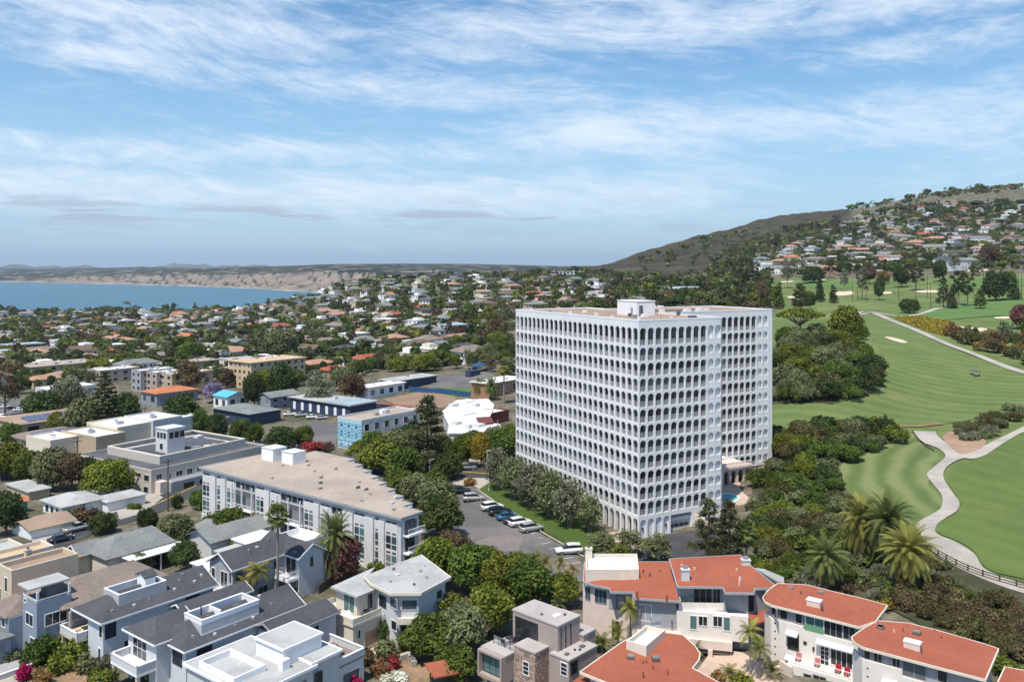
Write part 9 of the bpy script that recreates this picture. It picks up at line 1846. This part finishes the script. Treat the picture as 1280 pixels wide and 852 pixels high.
def fence(pts,label,name='rail_fence',h=1.15,m=M_WOOD,gap=2.2,rails=3):
 P=[Vector((p.x,p.y))for p in grounds(pts)];P=smooth_line(P,6);t=thing(name,label,'fence',(P[0].x,P[0].y,gz(P[0].x,P[0].y)));acc=0.0;last=None;S=[]
 for a,b in zip(P,P[1:]):
  L=(b-a).length
  while acc<L:S.append(a+(b-a)*(acc/L));acc+=gap
  acc-=L
 zs=heights([p.x for p in S],[p.y for p in S])
 for p,z in zip(S[:98],zs):MB().box(p.x-.08,p.x+.08,p.y-.08,p.y+.08,z-.2,z+h).build('post',m,t)
 for k in range(rails):
  e=MB();f=.3+.36*k
  for i in range(len(S[:98])-1):e.bar((S[i].x,S[i].y,zs[i]+f),(S[i+1].x,S[i+1].y,zs[i+1]+f),.06,.14)
  e.build('rail',m,t)
fence([(1150,674),(1156,684),(1180,700),(1212,716),(1245,727),(1280,737),(1330,750)],'brown post-and-rail fence following the cart path downhill')
fence([(1141,541),(1148,551),(1158,559),(1170,567)],'short dark rail along the bend where the cart paths meet',h=.8,rails=2)
fence([(255,692),(272,684),(292,676)],'low yellow-green hedge-lined fence by the slate roof','garden_fence',1.6,M_WOOD,1.8)
def wall_line(uvs,h,w_,m,label):
 P=[Vector((p.x,p.y))for p in grounds(uvs)];e=MB()
 for a,b in zip(P,P[1:]):z=min(gz(*a),gz(*b));e.bar((a.x,a.y,z+h/2-.3),(b.x,b.y,z+h/2-.3),w_,h+.6)
 tag(e.build('garden_wall',m),label,'wall')
wall_line([(0,600),(22,594),(45,588)],3.2,.4,M_DGREY,'dark timber retaining wall at the left edge below the trees');wall_line([(398,742),(425,724),(446,716)],1.4,.15,M_WOOD,'low wooden fence beside the drive of the gabled house');wall_line([(955,850),(975,838),(990,846)],1.3,.3,M_PINKC,'curved blush garden wall under the small awning')
wall_line([(500,826),(512,822),(518,834)],.8,.6,M_CONC,'pale garden steps on the bare bank');wall_line([(540,842),(556,838),(572,846)],.5,.4,M_SHBROWN,'low brick edging on the bare bank')
p=ground(560,856);fr=Frame(p,.4);t=thing('garden_pavilion','small terracotta-roofed garden pavilion cut by the bottom edge','pavilion',p);pitched(t,fr,-2,2,-1.6,1.6,p.z+2.2,.9,M_TERRA,'x',1.6,1.6,.3)
for a in(-1.8,1.7):
 for b in(-1.4,1.3):MB().prism(fr.rect(a,a+.15,b,b+.15),p.z-.3,p.z+2.2).build('post',M_WOOD,t)
p=ground(24,640);fr=Frame(p,G_ANG);t=thing('playhouse','turquoise and orange garden playhouse left of the tan garage','playhouse',p);walls(t,fr.rect(-1.2,1.2,-1.2,1.2),p.z-.3,p.z+2.4,mat('turquoise_panel',(.05,.30,.30),.6,.1,2));pitched(t,fr,-1.2,1.2,-1.2,1.2,p.z+2.45,.8,M_ORANGE,'x',over=.3);opening(t,Face(fr(-1.2,1.2),fr(-1.2,-1.2)),.6,1.6,p.z+.2,p.z+1.9,'door',fm=M_ORANGE)
umbrella(ground(690,757),2.2,mat('dark_green_canvas',(.06,.14,.10),.8,.05,2),'dark green garden parasol behind the cube house roofs',3.2)
wall_line([(411,505),(462,511),(514,514)],2.2,.15,M_NAVY,'navy windscreen fence along the red running track');wall_line([(511,490),(545,492),(588,496)],2.4,.15,M_BLUEP,'blue windscreen fence below the green school field')
# ---------------------------------------------------------------- flower bank, haze
rf_=np.random.default_rng(3);pts=[]
FB=[(1116,396),(1150,395),(1188,402),(1198,412),(1190,422),(1165,416),(1135,404)]
for(u,v)in fill_poly(FB,(1.6,.7),random.Random(2)):
 p=ground(u,v);pts.append(p)
pts=np.array([tuple(p)for p in pts]);pts=np.repeat(pts,6,0)+rf_.normal(0,.5,(len(pts)*6,3))*np.array([1,1,.25])+np.array([0,0,.35]);v_,f_=leaf_cloud(pts,rf_.normal(size=pts.shape)*.4+np.array([0,0,1]),.7,rf_)
o=bpy.data.objects.new('flower_bank',cloud_mesh('flower_bank',[(v_,f_,rf_.random(len(f_)))],LM['yellow']));COL.objects.link(o);o['kind']='stuff'
hm=bpy.data.materials.new('haze_air');hm.use_nodes=True;t=hm.node_tree;t.nodes.clear();pv=t.nodes.new('ShaderNodeVolumePrincipled');pv.inputs['Color'].default_value=(.72,.86,1.0,1);pv.inputs['Density'].default_value=HAZE;pv.inputs['Anisotropy'].default_value=.2
oo_=t.nodes.new('ShaderNodeOutputMaterial');t.links.new(pv.outputs[0],oo_.inputs['Volume'])
hb=MB().box(-17500,17500,-60,25500,-140,420).build('haze',hm);hb['kind']='stuff'
